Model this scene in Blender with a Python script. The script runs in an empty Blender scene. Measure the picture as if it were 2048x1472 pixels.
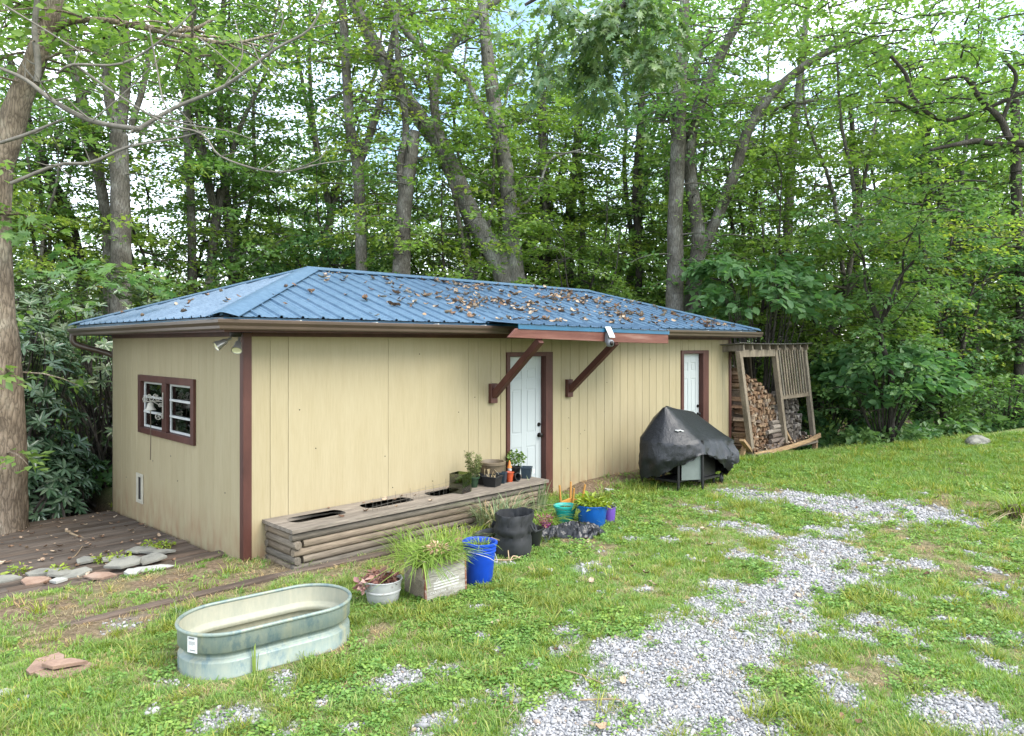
import bpy, bmesh, math, random
import numpy as np
from mathutils import Vector, Matrix

S = bpy.context.scene
COL = S.collection
RNG = np.random.default_rng(7)
random.seed(7)

# ---------------------------------------------------------------- camera
CAM = (-3.223, -7.003, 2.19)
FPX, HPX, CPX = 1445.0, 687.0, 1024.0
SQ = math.sqrt(0.5)
cam_data = bpy.data.cameras.new('camera')
cam_data.sensor_width = 36.0
cam_data.lens = FPX / 2048 * 36
cam_data.shift_y = -(736 - HPX) / 2048
cam_data.clip_start = 0.1
cam_data.clip_end = 1000
cam = bpy.data.objects.new('camera', cam_data)
cam.location = CAM
cam.rotation_euler = (math.radians(90), 0, math.radians(-45))
COL.objects.link(cam)
S.camera = cam

# ---------------------------------------------------------------- sky and sun
SUN_TO = Vector((0.25, -0.90, 1.05)).normalized()
world = bpy.data.worlds.new('World')
S.world = world
world.use_nodes = True
nt = world.node_tree
nt.nodes.clear()
out = nt.nodes.new('ShaderNodeOutputWorld')
bg = nt.nodes.new('ShaderNodeBackground')
sky = nt.nodes.new('ShaderNodeTexSky')
sky.sky_type = 'NISHITA'
sky.sun_disc = False
sky.sun_elevation = math.asin(SUN_TO.z)
sky.sun_rotation = math.atan2(SUN_TO.x, SUN_TO.y)
sky.air_density = 1.3
sky.dust_density = 1.0
sky.ozone_density = 1.5
tc = nt.nodes.new('ShaderNodeTexCoord')
mp = nt.nodes.new('ShaderNodeMapping')
mp.inputs['Scale'].default_value = (1.0, 1.0, 2.2)
nz = nt.nodes.new('ShaderNodeTexNoise')
nz.inputs['Scale'].default_value = 2.4
nz.inputs['Detail'].default_value = 7
nz.inputs['Roughness'].default_value = 0.58
rp = nt.nodes.new('ShaderNodeValToRGB')
rp.color_ramp.elements[0].position = 0.36
rp.color_ramp.elements[1].position = 0.70
mx = nt.nodes.new('ShaderNodeMix')
mx.data_type = 'RGBA'
mx.inputs['B'].default_value = (11.0, 11.7, 13.0, 1)
nt.links.new(tc.outputs['Generated'], mp.inputs['Vector'])
nt.links.new(mp.outputs['Vector'], nz.inputs['Vector'])
nt.links.new(nz.outputs['Fac'], rp.inputs['Fac'])
nt.links.new(rp.outputs['Color'], mx.inputs['Factor'])
nt.links.new(sky.outputs['Color'], mx.inputs['A'])
nt.links.new(mx.outputs['Result'], bg.inputs['Color'])
bg.inputs['Strength'].default_value = 0.10
nt.links.new(bg.outputs['Background'], out.inputs['Surface'])

sun_data = bpy.data.lights.new('sun', 'SUN')
sun_data.energy = 1.5
sun_data.angle = math.radians(42)
sun_data.color = (1.0, 0.95, 0.86)
sun = bpy.data.objects.new('sun', sun_data)
sun.rotation_euler = SUN_TO.to_track_quat('Z', 'Y').to_euler()
sun.location = (0, -10, 20)
COL.objects.link(sun)

S.view_settings.view_transform = 'Standard'
S.view_settings.look = 'None'
S.view_settings.gamma = 1.0
S.view_settings.use_curve_mapping = False
S.view_settings.exposure = 2.02
S.cycles.max_bounces = 9
S.cycles.diffuse_bounces = 6
S.cycles.glossy_bounces = 3
S.cycles.transmission_bounces = 6
S.cycles.transparent_max_bounces = 6
S.cycles.use_denoising = True
S.cycles.caustics_reflective = False
S.cycles.caustics_refractive = False

# ---------------------------------------------------------------- measuring helpers (photo measurements -> world metres)
def P(px, py, Z):
    X = (px - CPX) / FPX * Z
    return Vector((CAM[0] + SQ * (X + Z), CAM[1] + SQ * (Z - X), CAM[2] - (py - HPX) / FPX * Z))

def G(px, py, z=0.0):
    return P(px, py, (CAM[2] - z) * FPX / (py - HPX))

def LW(px, x=0.0):
    """distance y along a plane x = const seen at column px"""
    a = x - CAM[0]
    q = (px - CPX) / FPX
    return a * (1 - q) / (1 + q) + CAM[1]

# ---------------------------------------------------------------- numpy noise
def _hash(ix, iy, seed):
    h = (ix.astype(np.int64) * 374761393 + iy.astype(np.int64) * 668265263 + seed * 974634777) & 0xFFFFFFFF
    h = ((h ^ (h >> 13)) * 1274126177) & 0xFFFFFFFF
    return ((h ^ (h >> 16)) & 0xFFFF) / 65535.0

def vnoise(x, y, seed=0):
    ix, iy = np.floor(x), np.floor(y)
    fx, fy = x - ix, y - iy
    ux, uy = fx * fx * (3 - 2 * fx), fy * fy * (3 - 2 * fy)
    a = _hash(ix, iy, seed); b = _hash(ix + 1, iy, seed)
    c = _hash(ix, iy + 1, seed); d = _hash(ix + 1, iy + 1, seed)
    return (a * (1 - ux) + b * ux) * (1 - uy) + (c * (1 - ux) + d * ux) * uy

def fbm(x, y, seed=0, octv=4):
    s = 0; a = 0.5; t = 0
    for i in range(octv):
        s = s + a * vnoise(x * 2 ** i, y * 2 ** i, seed + i * 17); t += a; a *= 0.5
    return s / t

def sstep(a, b, x):
    t = np.clip((x - a) / (b - a), 0, 1)
    return t * t * (3 - 2 * t)

# ---------------------------------------------------------------- object helpers
def setp(o, label=None, cat=None, group=None, kind=None):
    if label: o['label'] = label
    if cat: o['category'] = cat
    if group: o['group'] = group
    if kind: o['kind'] = kind
    return o

def link(name, data, parent=None, loc=None):
    o = bpy.data.objects.new(name, data)
    COL.objects.link(o)
    if parent is not None:
        o.parent = parent
        if parent.type == 'EMPTY':
            o.matrix_parent_inverse = Matrix.Translation(-Vector(parent.location))
    if loc is not None:
        o.location = loc
    return o

def thing(name, loc, label, cat, group=None):
    o = bpy.data.objects.new(name, None)
    o.empty_display_size = 0.1
    COL.objects.link(o)
    o.location = loc
    return setp(o, label, cat, group)

def np_mesh(name, verts, faces, mat, smooth=False):
    """faces: (N,k) int array or list of arrays"""
    if not isinstance(faces, list):
        faces = [faces]
    faces = [np.asarray(f, dtype=np.int32) for f in faces if len(f)]
    me = bpy.data.meshes.new(name)
    verts = np.ascontiguousarray(verts, dtype=np.float32)
    me.vertices.add(len(verts))
    me.vertices.foreach_set('co', verts.ravel())
    nl = sum(f.size for f in faces); nf = sum(len(f) for f in faces)
    me.loops.add(nl)
    me.loops.foreach_set('vertex_index', np.concatenate([f.ravel() for f in faces]))
    me.polygons.add(nf)
    starts = []; c = 0
    for f in faces:
        k = f.shape[1]
        starts.append(c + np.arange(len(f)) * k); c += f.size
    me.polygons.foreach_set('loop_start', np.concatenate(starts).astype(np.int32))
    if smooth:
        me.polygons.foreach_set('use_smooth', np.ones(nf, dtype=bool))
    me.update(calc_edges=True)
    if mat: me.materials.append(mat)
    return me

class MB:
    """collects simple solids and builds them as one mesh"""
    def __init__(s):
        s.v = []; s.f = []
    def add(s, vs, fs):
        n = len(s.v)
        s.v += [tuple(v) for v in vs]
        s.f += [tuple(i + n for i in f) for f in fs]
        return s
    def box(s, a, b, M=None):
        x0, y0, z0 = a; x1, y1, z1 = b
        vs = [Vector(p) for p in ((x0,y0,z0),(x1,y0,z0),(x1,y1,z0),(x0,y1,z0),(x0,y0,z1),(x1,y0,z1),(x1,y1,z1),(x0,y1,z1))]
        if M is not None: vs = [M @ v for v in vs]
        return s.add(vs, ((0,3,2,1),(4,5,6,7),(0,1,5,4),(1,2,6,5),(2,3,7,6),(3,0,4,7)))
    def bar(s, p, q, w, h, up=(0,0,1)):
        p, q = Vector(p), Vector(q); d = (q - p); L = d.length; d.normalize()
        side = d.cross(Vector(up))
        if side.length < 1e-4: side = d.cross(Vector((1,0,0)))
        side.normalize(); u = side.cross(d).normalized()
        M = Matrix((( side.x, d.x, u.x, p.x),(side.y, d.y, u.y, p.y),(side.z, d.z, u.z, p.z),(0,0,0,1)))
        return s.box((-w/2,0,-h/2),(w/2,L,h/2),M)
    def tube(s, pts, rads, n=8, cap=True):
        vs, fs = tube_geo([Vector(p) for p in pts], rads, n, cap)
        return s.add(vs, fs)
    def lathe(s, prof, c, n=24, M=None, ax=(1,1)):
        """prof: list of (r, z); closed fans where r == 0"""
        base = len(s.v); rows = []
        for r, z in prof:
            if r < 1e-6:
                vs = [Vector((0, 0, z))]
            else:
                vs = [Vector((ax[0]*r*math.cos(2*math.pi*i/n), ax[1]*r*math.sin(2*math.pi*i/n), z)) for i in range(n)]
            if M is not None: vs = [M @ v for v in vs]
            rows.append((len(s.v), len(vs)))
            s.v += [tuple(v + Vector(c)) for v in vs]
        for (a, na), (b, nb) in zip(rows, rows[1:]):
            for i in range(n):
                j = (i + 1) % n
                if na == 1 and nb == 1: continue
                if na == 1: s.f.append((a, b + j, b + i))
                elif nb == 1: s.f.append((a + i, a + j, b))
                else: s.f.append((a + i, a + j, b + j, b + i))
        return s
    def mesh(s, name, mat, smooth=False, bevel=0, seg=1):
        me = bpy.data.meshes.new(name)
        me.from_pydata(s.v, [], s.f)
        bm = bmesh.new(); bm.from_mesh(me)
        bmesh.ops.recalc_face_normals(bm, faces=bm.faces)
        if bevel:
            es = [e for e in bm.edges if len(e.link_faces) == 2 and e.calc_face_angle(0) > 0.6]
            bmesh.ops.bevel(bm, geom=es, offset=bevel, segments=seg, affect='EDGES', clamp_overlap=True)
        bm.to_mesh(me); bm.free()
        if smooth:
            for p in me.polygons: p.use_smooth = True
            try: me.set_sharp_from_angle(angle=math.radians(smooth if smooth is not True else 40))
            except Exception: pass
        if mat: me.materials.append(mat)
        return me
    def part(s, name, mat, parent=None, smooth=False, bevel=0, seg=1):
        return link(name, s.mesh(name, mat, smooth, bevel, seg), parent)
    def single(s, name, mat, loc, label, cat, group=None, kind=None, smooth=False, bevel=0):
        loc = Vector(loc)
        s.v = [tuple(Vector(v) - loc) for v in s.v]
        o = link(name, s.mesh(name, mat, smooth, bevel), None, loc)
        return setp(o, label, cat, group, kind)

def tube_geo(pts, rads, n=8, cap=True):
    vs = []; fs = []
    prev = None
    for i, p in enumerate(pts):
        d = (pts[min(i+1, len(pts)-1)] - pts[max(i-1, 0)])
        if d.length < 1e-9: d = Vector((0,0,1))
        d.normalize()
        if prev is None:
            a = d.cross(Vector((0.3, 0.9, 0.1)))
            if a.length < 1e-3: a = d.cross(Vector((1, 0, 0)))
        else:
            a = prev - d * prev.dot(d)
        a.normalize(); prev = a
        b = d.cross(a)
        r = rads[i] if hasattr(rads, '__len__') else rads
        for k in range(n):
            t = 2 * math.pi * k / n
            vs.append(p + a * (r * math.cos(t)) + b * (r * math.sin(t)))
    for i in range(len(pts) - 1):
        for k in range(n):
            l = (k + 1) % n
            fs.append((i*n + k, i*n + l, (i+1)*n + l, (i+1)*n + k))
    if cap:
        fs.append(tuple(range(n - 1, -1, -1)))
        e = (len(pts) - 1) * n
        fs.append(tuple(e + k for k in range(n)))
    return vs, fs

def smooth_path(pts, rads, sub=4):
    """Catmull-Rom through points with radii"""
    pts = [Vector(p) for p in pts]
    P0 = [pts[0] * 2 - pts[1]] + pts + [pts[-1] * 2 - pts[-2]]
    op, orr = [], []
    for i in range(len(pts) - 1):
        a, b, c, d = P0[i], P0[i+1], P0[i+2], P0[i+3]
        for k in range(sub):
            t = k / sub
            op.append(0.5 * ((2*b) + (c - a)*t + (2*a - 5*b + 4*c - d)*t*t + (3*b - a - 3*c + d)*t**3))
            orr.append(rads[i] * (1 - t) + rads[i+1] * t)
    op.append(pts[-1]); orr.append(rads[-1])
    return op, orr

# ---------------------------------------------------------------- materials
def mat_base(name):
    m = bpy.data.materials.new(name); m.use_nodes = True
    nt = m.node_tree
    return m, nt, nt.nodes['Principled BSDF']

def N(nt, t, **kw):
    n = nt.nodes.new(t)
    for k, v in kw.items():
        if k in n.inputs: n.inputs[k].default_value = v
        else: setattr(n, k, v)
    return n

def ramp(nt, src, stops):
    r = nt.nodes.new('ShaderNodeValToRGB')
    els = r.color_ramp.elements
    while len(els) < len(stops): els.new(0.5)
    for e, (p, c) in zip(els, stops):
        e.position = p; e.color = (*c, 1)
    nt.links.new(src, r.inputs['Fac'])
    return r.outputs['Color']

def coords(nt, scale=(1,1,1), obj=False):
    t = nt.nodes.new('ShaderNodeTexCoord') if obj else nt.nodes.new('ShaderNodeNewGeometry')
    m = nt.nodes.new('ShaderNodeMapping')
    m.inputs['Scale'].default_value = scale
    nt.links.new(t.outputs['Object' if obj else 'Position'], m.inputs['Vector'])
    return m.outputs['Vector']

def mixc(nt, fac, a, b, mode='MIX'):
    m = nt.nodes.new('ShaderNodeMix'); m.data_type = 'RGBA'; m.blend_type = mode
    for sock, v in (('Factor', fac), ('A', a), ('B', b)):
        if hasattr(v, 'is_output'): nt.links.new(v, m.inputs[sock])
        elif isinstance(v, (int, float)): m.inputs[sock].default_value = v
        else: m.inputs[sock].default_value = (*v, 1)
    return m.outputs['Result']

def noise(nt, vec, scale, detail=4, rough=0.55):
    n = N(nt, 'ShaderNodeTexNoise', Scale=scale, Detail=detail, Roughness=rough)
    nt.links.new(vec, n.inputs['Vector'])
    return n.outputs['Fac']

def bump(nt, b, h, strength=0.3, dist=0.01):
    n = N(nt, 'ShaderNodeBump', Strength=strength, Distance=dist)
    nt.links.new(h, n.inputs['Height']); nt.links.new(n.outputs['Normal'], b.inputs['Normal'])

def mat_noise(name, c1, c2, scale=6, rough=0.7, stretch=(1,1,1), bmp=0.2, bdist=0.005, c3=None, metal=0, spec=0.3, obj=False, detail=5, lo=0.32, hi=0.68):
    m, nt, b = mat_base(name)
    v = coords(nt, stretch, obj)
    f = noise(nt, v, scale, detail)
    col = ramp(nt, f, [(lo, c1), (hi, c2)] if c3 is None else [(lo, c1), ((lo+hi)/2, c2), (hi, c3)])
    f2 = noise(nt, v, scale * 9, 4)
    col = mixc(nt, 0.35, col, mixc(nt, f2, tuple(x*0.55 for x in c1), tuple(min(1, x*1.35) for x in c2)))
    nt.links.new(col, b.inputs['Base Color'])
    b.inputs['Roughness'].default_value = rough
    b.inputs['Metallic'].default_value = metal
    b.inputs['Specular IOR Level'].default_value = spec
    if bmp: bump(nt, b, f2, bmp, bdist)
    return m

def mat_piece(name, cols, scale=4, stretch=(1,1,1), rough=0.8, bmp=0.4, bdist=0.006, grain=12, dark=0.5, spec=0.2):
    """per-object colour (Object Info random) with grain: for boards, logs, stones"""
    m, nt, b = mat_base(name)
    oi = nt.nodes.new('ShaderNodeObjectInfo')
    n = len(cols)
    base = ramp(nt, oi.outputs['Random'], [(i / max(1, n - 1), c) for i, c in enumerate(cols)])
    v = coords(nt, stretch, True)
    off = nt.nodes.new('ShaderNodeVectorMath'); off.operation = 'ADD'
    sc = nt.nodes.new('ShaderNodeVectorMath'); sc.operation = 'SCALE'; sc.inputs['Scale'].default_value = 3.7
    cmb = nt.nodes.new('ShaderNodeCombineXYZ')
    for k in range(3): nt.links.new(oi.outputs['Random'], cmb.inputs[k])
    nt.links.new(cmb.outputs['Vector'], sc.inputs[0])
    sc.inputs['Scale'].default_value = 37
    nt.links.new(v, off.inputs[0]); nt.links.new(sc.outputs['Vector'], off.inputs[1])
    v = off.outputs['Vector']
    f = noise(nt, v, scale, 5); g = noise(nt, v, scale * grain, 4)
    k = ramp(nt, f, [(0.3, (dark,)*3), (0.7, (1.15,)*3)])
    k2 = ramp(nt, g, [(0.35, (0.72,)*3), (0.65, (1.15,)*3)])
    col = mixc(nt, 1.0, mixc(nt, 1.0, base, k, 'MULTIPLY'), k2, 'MULTIPLY')
    nt.links.new(col, b.inputs['Base Color'])
    b.inputs['Roughness'].default_value = rough
    b.inputs['Specular IOR Level'].default_value = spec
    bump(nt, b, g, bmp, bdist)
    return m

def mat_leaf(name, cols, trans=0.42, rough=0.45, tint=(1.5, 1.35, 0.5), spec=0.35, use_obj=True):
    """leaf: colour varies leaf by leaf and tree by tree; lit from behind it glows through"""
    m, nt, b = mat_base(name)
    g = nt.nodes.new('ShaderNodeNewGeometry')
    n = len(cols)
    col = ramp(nt, g.outputs['Random Per Island'], [(i / max(1, n - 1), c) for i, c in enumerate(cols)])
    if use_obj:
        oi = nt.nodes.new('ShaderNodeObjectInfo')
        k = ramp(nt, oi.outputs['Random'], [(0, (0.78, 0.88, 0.9)), (0.5, (1, 1, 1)), (1, (1.3, 1.12, 0.9))])
        col = mixc(nt, 1.0, col, k, 'MULTIPLY')
    nt.links.new(col, b.inputs['Base Color'])
    b.inputs['Roughness'].default_value = rough
    b.inputs['Specular IOR Level'].default_value = spec
    tr = nt.nodes.new('ShaderNodeBsdfTranslucent')
    nt.links.new(mixc(nt, 1.0, col, tint, 'MULTIPLY'), tr.inputs['Color'])
    ms = nt.nodes.new('ShaderNodeMixShader'); ms.inputs['Fac'].default_value = trans
    nt.links.new(b.outputs['BSDF'], ms.inputs[1]); nt.links.new(tr.outputs['BSDF'], ms.inputs[2])
    nt.links.new(ms.outputs['Shader'], nt.nodes['Material Output'].inputs['Surface'])
    return m

def mat_bark(name, c1, c2, c3, sc=1.0):
    m, nt, b = mat_base(name)
    v = coords(nt, (1, 1, 0.22), False)
    vo = N(nt, 'ShaderNodeTexVoronoi', Scale=26 * sc); vo.feature = 'DISTANCE_TO_EDGE'
    f0 = noise(nt, v, 9 * sc, 5, 0.65)
    wv = nt.nodes.new('ShaderNodeVectorMath'); wv.operation = 'ADD'
    cb = nt.nodes.new('ShaderNodeCombineXYZ')
    mul = N(nt, 'ShaderNodeMath', operation='MULTIPLY'); mul.inputs[1].default_value = 0.12
    nt.links.new(f0, mul.inputs[0])
    for k in range(3): nt.links.new(mul.outputs[0], cb.inputs[k])
    nt.links.new(v, wv.inputs[0]); nt.links.new(cb.outputs[0], wv.inputs[1])
    nt.links.new(wv.outputs[0], vo.inputs['Vector'])
    crack = ramp(nt, vo.outputs['Distance'], [(0.0, (0.35,)*3), (0.12, (0.85,)*3), (0.4, (1.1,)*3)])
    v2 = coords(nt, (1, 1, 1), False)
    big = noise(nt, v2, 2.2, 5, 0.6)
    col = ramp(nt, big, [(0.32, c1), (0.52, c2), (0.68, c3)])
    col = mixc(nt, 0.85, col, crack, 'MULTIPLY')
    nt.links.new(col, b.inputs['Base Color'])
    b.inputs['Roughness'].default_value = 0.9
    b.inputs['Specular IOR Level'].default_value = 0.15
    bump(nt, b, vo.outputs['Distance'], 0.7, 0.03)
    return m

def mat_plain(name, c, rough=0.5, metal=0, spec=0.4, var=0.12, scale=9, bmp=0.0):
    m, nt, b = mat_base(name)
    v = coords(nt, (1,1,1), False)
    f = noise(nt, v, scale, 5, 0.6)
    k = ramp(nt, f, [(0.3, tuple(x * (1 - var) for x in c)), (0.7, tuple(min(1, x * (1 + var)) for x in c))])
    nt.links.new(k, b.inputs['Base Color'])
    b.inputs['Roughness'].default_value = rough
    b.inputs['Metallic'].default_value = metal
    b.inputs['Specular IOR Level'].default_value = spec
    if bmp: bump(nt, b, noise(nt, v, scale * 6, 4), bmp, 0.004)
    return m

def mat_glass(name, tint=(1,1,1), rough=0.02, alpha=0.25, refl=0.35):
    """window glass: mostly clear with a fresnel reflection"""
    m = bpy.data.materials.new(name); m.use_nodes = True
    nt = m.node_tree; nt.nodes.clear()
    o = nt.nodes.new('ShaderNodeOutputMaterial')
    t = N(nt, 'ShaderNodeBsdfTransparent', Color=(*tint, 1))
    gl = N(nt, 'ShaderNodeBsdfGlossy', Roughness=rough)
    fr = N(nt, 'ShaderNodeFresnel', IOR=1.5)
    ma = N(nt, 'ShaderNodeMath', operation='MULTIPLY_ADD'); ma.inputs[1].default_value = 1.0; ma.inputs[2].default_value = refl
    nt.links.new(fr.outputs[0], ma.inputs[0])
    ms = nt.nodes.new('ShaderNodeMixShader')
    nt.links.new(ma.outputs[0], ms.inputs[0]); nt.links.new(t.outputs[0], ms.inputs[1]); nt.links.new(gl.outputs[0], ms.inputs[2])
    nt.links.new(ms.outputs[0], o.inputs['Surface'])
    return m

M = {}
# ================================================================ terrain
WL, WD = 9.80, 4.13        # house length and depth

def edge_y(x):
    return np.where(x < 9.9, 4.9, np.where(x < 11.2, 4.9 + (x - 9.9) / 1.3 * (-1.1 - 4.9), -1.1 - 0.37 * (x - 11.2)))

def gz(x, y):
    x = np.asarray(x, dtype=float); y = np.asarray(y, dtype=float)
    z = (fbm(x * 0.55, y * 0.55, 3, 3) - 0.5) * 0.07 + (fbm(x * 2.2, y * 2.2, 5, 3) - 0.5) * 0.025
    z = z * (1 - 0.7 * sstep(1.0, 0.0, np.hypot(x - 1.5, y + 1.5) / 4.0))
    t = np.maximum(y - edge_y(x), 0)
    drop = 0.30 * t * t / (t + 1.2)
    drop = np.where(drop > 3.2, 3.2 + (drop - 3.2) * 0.12, drop)
    z = z - drop
    # the side yard by the deck falls away to the back
    w = sstep(0.3, -0.2, x)
    z = z - w * (0.06 * np.clip(y - 0.2, 0, 4.2) + 0.12 * np.maximum(y - 4.4, 0)) - 0.14 * w * sstep(0.3, 0.75, y)
    # left of everything the slope goes on down
    z = z - 0.10 * np.maximum(-3.0 - x, 0)
    # earth heaped against the wall, and the hump at the far right of the lawn
    z = z + 0.10 * sstep(-0.75, -0.1, y) * sstep(0.4, 0.1, y) * sstep(4.7, 5.3, x) * sstep(8.4, 7.0, x)
    z = z + 0.22 * np.exp(-((x - 17.6) ** 2 / 5.0 + (y + 3.9) ** 2 / 1.2))
    return z

def gz1(x, y):
    return float(gz(np.array([x]), np.array([y]))[0])

# ---- where the gravel lies (world positions measured off the photo's drive)
_gp = [(1480,990,.42),(1560,998,.5),(1640,1003,.5),(1700,1012,.55),(1780,1012,.6),(1850,1025,.5),(1915,1040,.4),(1740,1040,.45),
       (1660,1062,.35),(1640,1085,.35),(1700,1115,.38),(1630,1112,.38),(1600,1145,.3),(1690,1155,.28),(1570,1180,.32),(1650,1180,.28),
       (1500,1200,.3),(1440,1168,.22),(1540,1230,.35),(1615,1252,.24),(1450,1232,.36),(1400,1270,.36),(1470,1285,.34),(1350,1312,.33),
       (1290,1338,.3),(1420,1345,.34),(1360,1380,.32),(1260,1370,.26),(1230,1405,.26),(1450,1405,.3),(1460,1450,.28),(1170,1425,.2),
       (1130,1445,.22),(1090,1475,.25),(1260,1465,.2),(1010,1390,.16),(1390,1420,.3),(1320,1430,.2),
       (1650,1350,.16),(1690,1392,.17),(1745,1242,.15),(1800,1262,.14),(1945,1277,.17),(1890,1240,.12),(1985,1330,.12),(1905,1405,.22),
       (1950,1445,.24),(1860,1430,.15),(2030,1462,.2),(2035,1270,.12),(1720,1275,.12),(1830,1290,.1),(1780,1330,.1),
       (785,1362,.17),(565,1352,.13),(470,1440,.16),(575,1462,.15),(700,1452,.09),(860,1440,.08),(930,1412,.09),(1130,1262,.13),
       (1215,1290,.12),(960,1212,.1),(955,1272,.09),(1450,1050,.2),(1380,1062,.15),(1000,1300,.08),(1120,1300,.1),(1060,1330,.08),
       (1340,1080,.14),(1290,1180,.12),(1180,1130,.12),(1390,1120,.14),(640,1400,.08),(900,1340,.09),(1480,1110,.2),(1520,1070,.2),
       (1850,1130,.2),(1950,1110,.2),(1800,1190,.15),(1900,1200,.12),(1990,1185,.15)]
_gpw = [(G(a, b).x, G(a, b).y, r * 1.16) for a, b, r in _gp]

def gravel_mask(x, y):
    m = np.ones_like(x)
    for gx, gy, r in _gpw:
        m *= 1 - 0.92 * np.exp(-((x - gx) ** 2 + (y - gy) ** 2) / (r * r))
    m = 1 - m
    n = fbm(x * 3.2, y * 3.2, 11, 4) * 0.65 + fbm(x * 9.5, y * 9.5, 29, 3) * 0.35
    n5 = vnoise(x * 24, y * 24, 31)
    g = sstep(0.38, 0.80, m * 0.82 + (n - 0.47) * 1.15 + (n5 - .5) * .22)
    lane = sstep(-0.9, -1.7, y + 0.12 * (x - 2)) * sstep(0.75, 0.85, n + 0.12)
    return np.clip(np.maximum(g, 0.75 * lane), 0, 1)

def bare_mask(x, y):
    n = fbm(x * 2.1, y * 2.1, 41, 4)
    b = 0.95 * sstep(-0.75, -0.35, y) * sstep(0.3, 0.0, y) * sstep(4.4, 4.9, x) * sstep(9.4, 8.0, x)
    b = np.maximum(b, 0.9 * sstep(0.75, 0.3, np.abs(y + 0.72 + 0.04 * x)) * sstep(0.7, 0.2, np.abs(x + 0.75) - 0.9))
    b = np.maximum(b, 0.95 * sstep(0.55, 0.15, np.abs(y - 0.05)) * sstep(0.6, -0.1, x) * sstep(-4, -2, x))
    b = np.maximum(b, 0.85 * sstep(-1.25, -0.8, y) * sstep(4.5, 3.5, x) * sstep(-0.2, 0.2, x) * sstep(0.2, 0.0, y))
    b = b * sstep(0.25, 0.55, n + 0.12)
    spots = sstep(0.60, 0.72, fbm(x * 1.7, y * 1.7, 77, 4)) * 0.75
    return np.clip(np.maximum(b, spots), 0, 1)

def axis_pts(lo, hi, step, far):
    mid = np.arange(lo, hi + 1e-6, step)
    k = np.cumsum(step * 1.28 ** np.arange(1, 60)); k = k[k < far]
    return np.concatenate([(lo - k)[::-1], mid, hi + k])

gx_ = axis_pts(-5.0, 19.0, 0.085, 260); gy_ = axis_pts(-7.0, 6.0, 0.085, 260)
XX, YY = np.meshgrid(gx_, gy_)
ZZ = gz(XX, YY)
nxg, nyg = len(gx_), len(gy_)
idx = np.arange(nxg * nyg).reshape(nyg, nxg)
gf = np.stack([idx[:-1, :-1], idx[:-1, 1:], idx[1:, 1:], idx[1:, :-1]], -1).reshape(-1, 4)
cx = 0.5 * (gx_[:-1] + gx_[1:]); cy = 0.5 * (gy_[:-1] + gy_[1:])
m, nt, b = mat_base('ground_soil')
v = coords(nt)
n1 = noise(nt, v, 2.2, 6); n2 = noise(nt, v, 26, 5, 0.7); n3 = noise(nt, v, 90, 3, 0.7)
thatch = ramp(nt, n2, [(0.3, (0.08, 0.13, 0.035)), (0.5, (0.17, 0.205, 0.075)), (0.7, (0.29, 0.28, 0.135))])
soil = ramp(nt, n2, [(0.3, (0.06, 0.042, 0.028)), (0.55, (0.165, 0.115, 0.078)), (0.75, (0.30, 0.235, 0.165))])
grv = ramp(nt, n3, [(0.3, (0.10, 0.10, 0.105)), (0.55, (0.30, 0.30, 0.31)), (0.75, (0.5, 0.5, 0.51))])
duff = ramp(nt, n2, [(0.3, (0.022, 0.017, 0.01)), (0.55, (0.07, 0.047, 0.027)), (0.75, (0.13, 0.09, 0.05))])
def attr(nt, name):
    a = nt.nodes.new('ShaderNodeAttribute'); a.attribute_name = name
    return a.outputs['Fac']
col = mixc(nt, attr(nt, 'bare'), thatch, soil)
col = mixc(nt, attr(nt, 'gravel'), col, grv)
col = mixc(nt, attr(nt, 'duff'), col, duff)
nt.links.new(col, b.inputs['Base Color'])
b.inputs['Roughness'].default_value = 0.95
b.inputs['Specular IOR Level'].default_value = 0.1
bump(nt, b, n2, 0.8, 0.02)
gm = np_mesh('ground', np.stack([XX, YY, ZZ], -1).reshape(-1, 3), gf, m, True)
def fattr(me, name, arr):
    a = me.attributes.new(name, 'FLOAT', 'POINT'); a.data.foreach_set('value', np.ascontiguousarray(arr.ravel(), dtype=np.float32))
fattr(gm, 'gravel', gravel_mask(XX, YY)); fattr(gm, 'bare', bare_mask(XX, YY))
DUFF = sstep(-0.1, 0.6, YY - edge_y(XX) - 0.3)
DUFF = np.maximum(DUFF, sstep(3.9, 4.4, YY) * sstep(0.4, 0.0, XX))
fattr(gm, 'duff', DUFF)
ground = link('ground', gm)
setp(ground, 'patchy lawn and gravel yard around the cream building', None, None, 'structure')

# ================================================================ grass, clover and gravel
def proto(name, verts, faces, mat, smooth=False):
    return bpy.data.objects.new(name, np_mesh(name, verts, faces, mat, smooth))   # source geometry only, never linked

def blades_geo(n, rad, hmin, hmax, width, rng, lean=0.6, droop=0.35, seg=3):
    V, F = [], []
    for i in range(n):
        a = rng.uniform(0, 2*math.pi); r = rad * math.sqrt(rng.uniform())
        base = np.array([r*math.cos(a), r*math.sin(a), -0.006])
        d = a + rng.normal(0, 0.9); h = rng.uniform(hmin, hmax); l = h * lean * rng.uniform(0.2, 1.3)
        dv = np.array([math.cos(d), math.sin(d), 0]); sv = np.array([-math.sin(d), math.cos(d), 0])
        k = len(V); w = width * rng.uniform(0.7, 1.3)
        for j in range(seg):
            t = j / seg
            p = base + dv * l * t * (0.4 + 0.6*t) + np.array([0, 0, h * (t - droop * t * t)])
            ww = w * (1 - 0.65 * t) / 2
            V += [p - sv * ww, p + sv * ww]
        V.append(base + dv * l + np.array([0, 0, h * (1 - droop)]))
        for j in range(seg - 1):
            F.append((k + 2*j, k + 2*j + 1, k + 2*j + 3)); F.append((k + 2*j, k + 2*j + 3, k + 2*j + 2))
        e = k + 2 * (seg - 1)
        F.append((e, e + 1, e + 2))
    return np.array(V), np.array(F)

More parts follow.
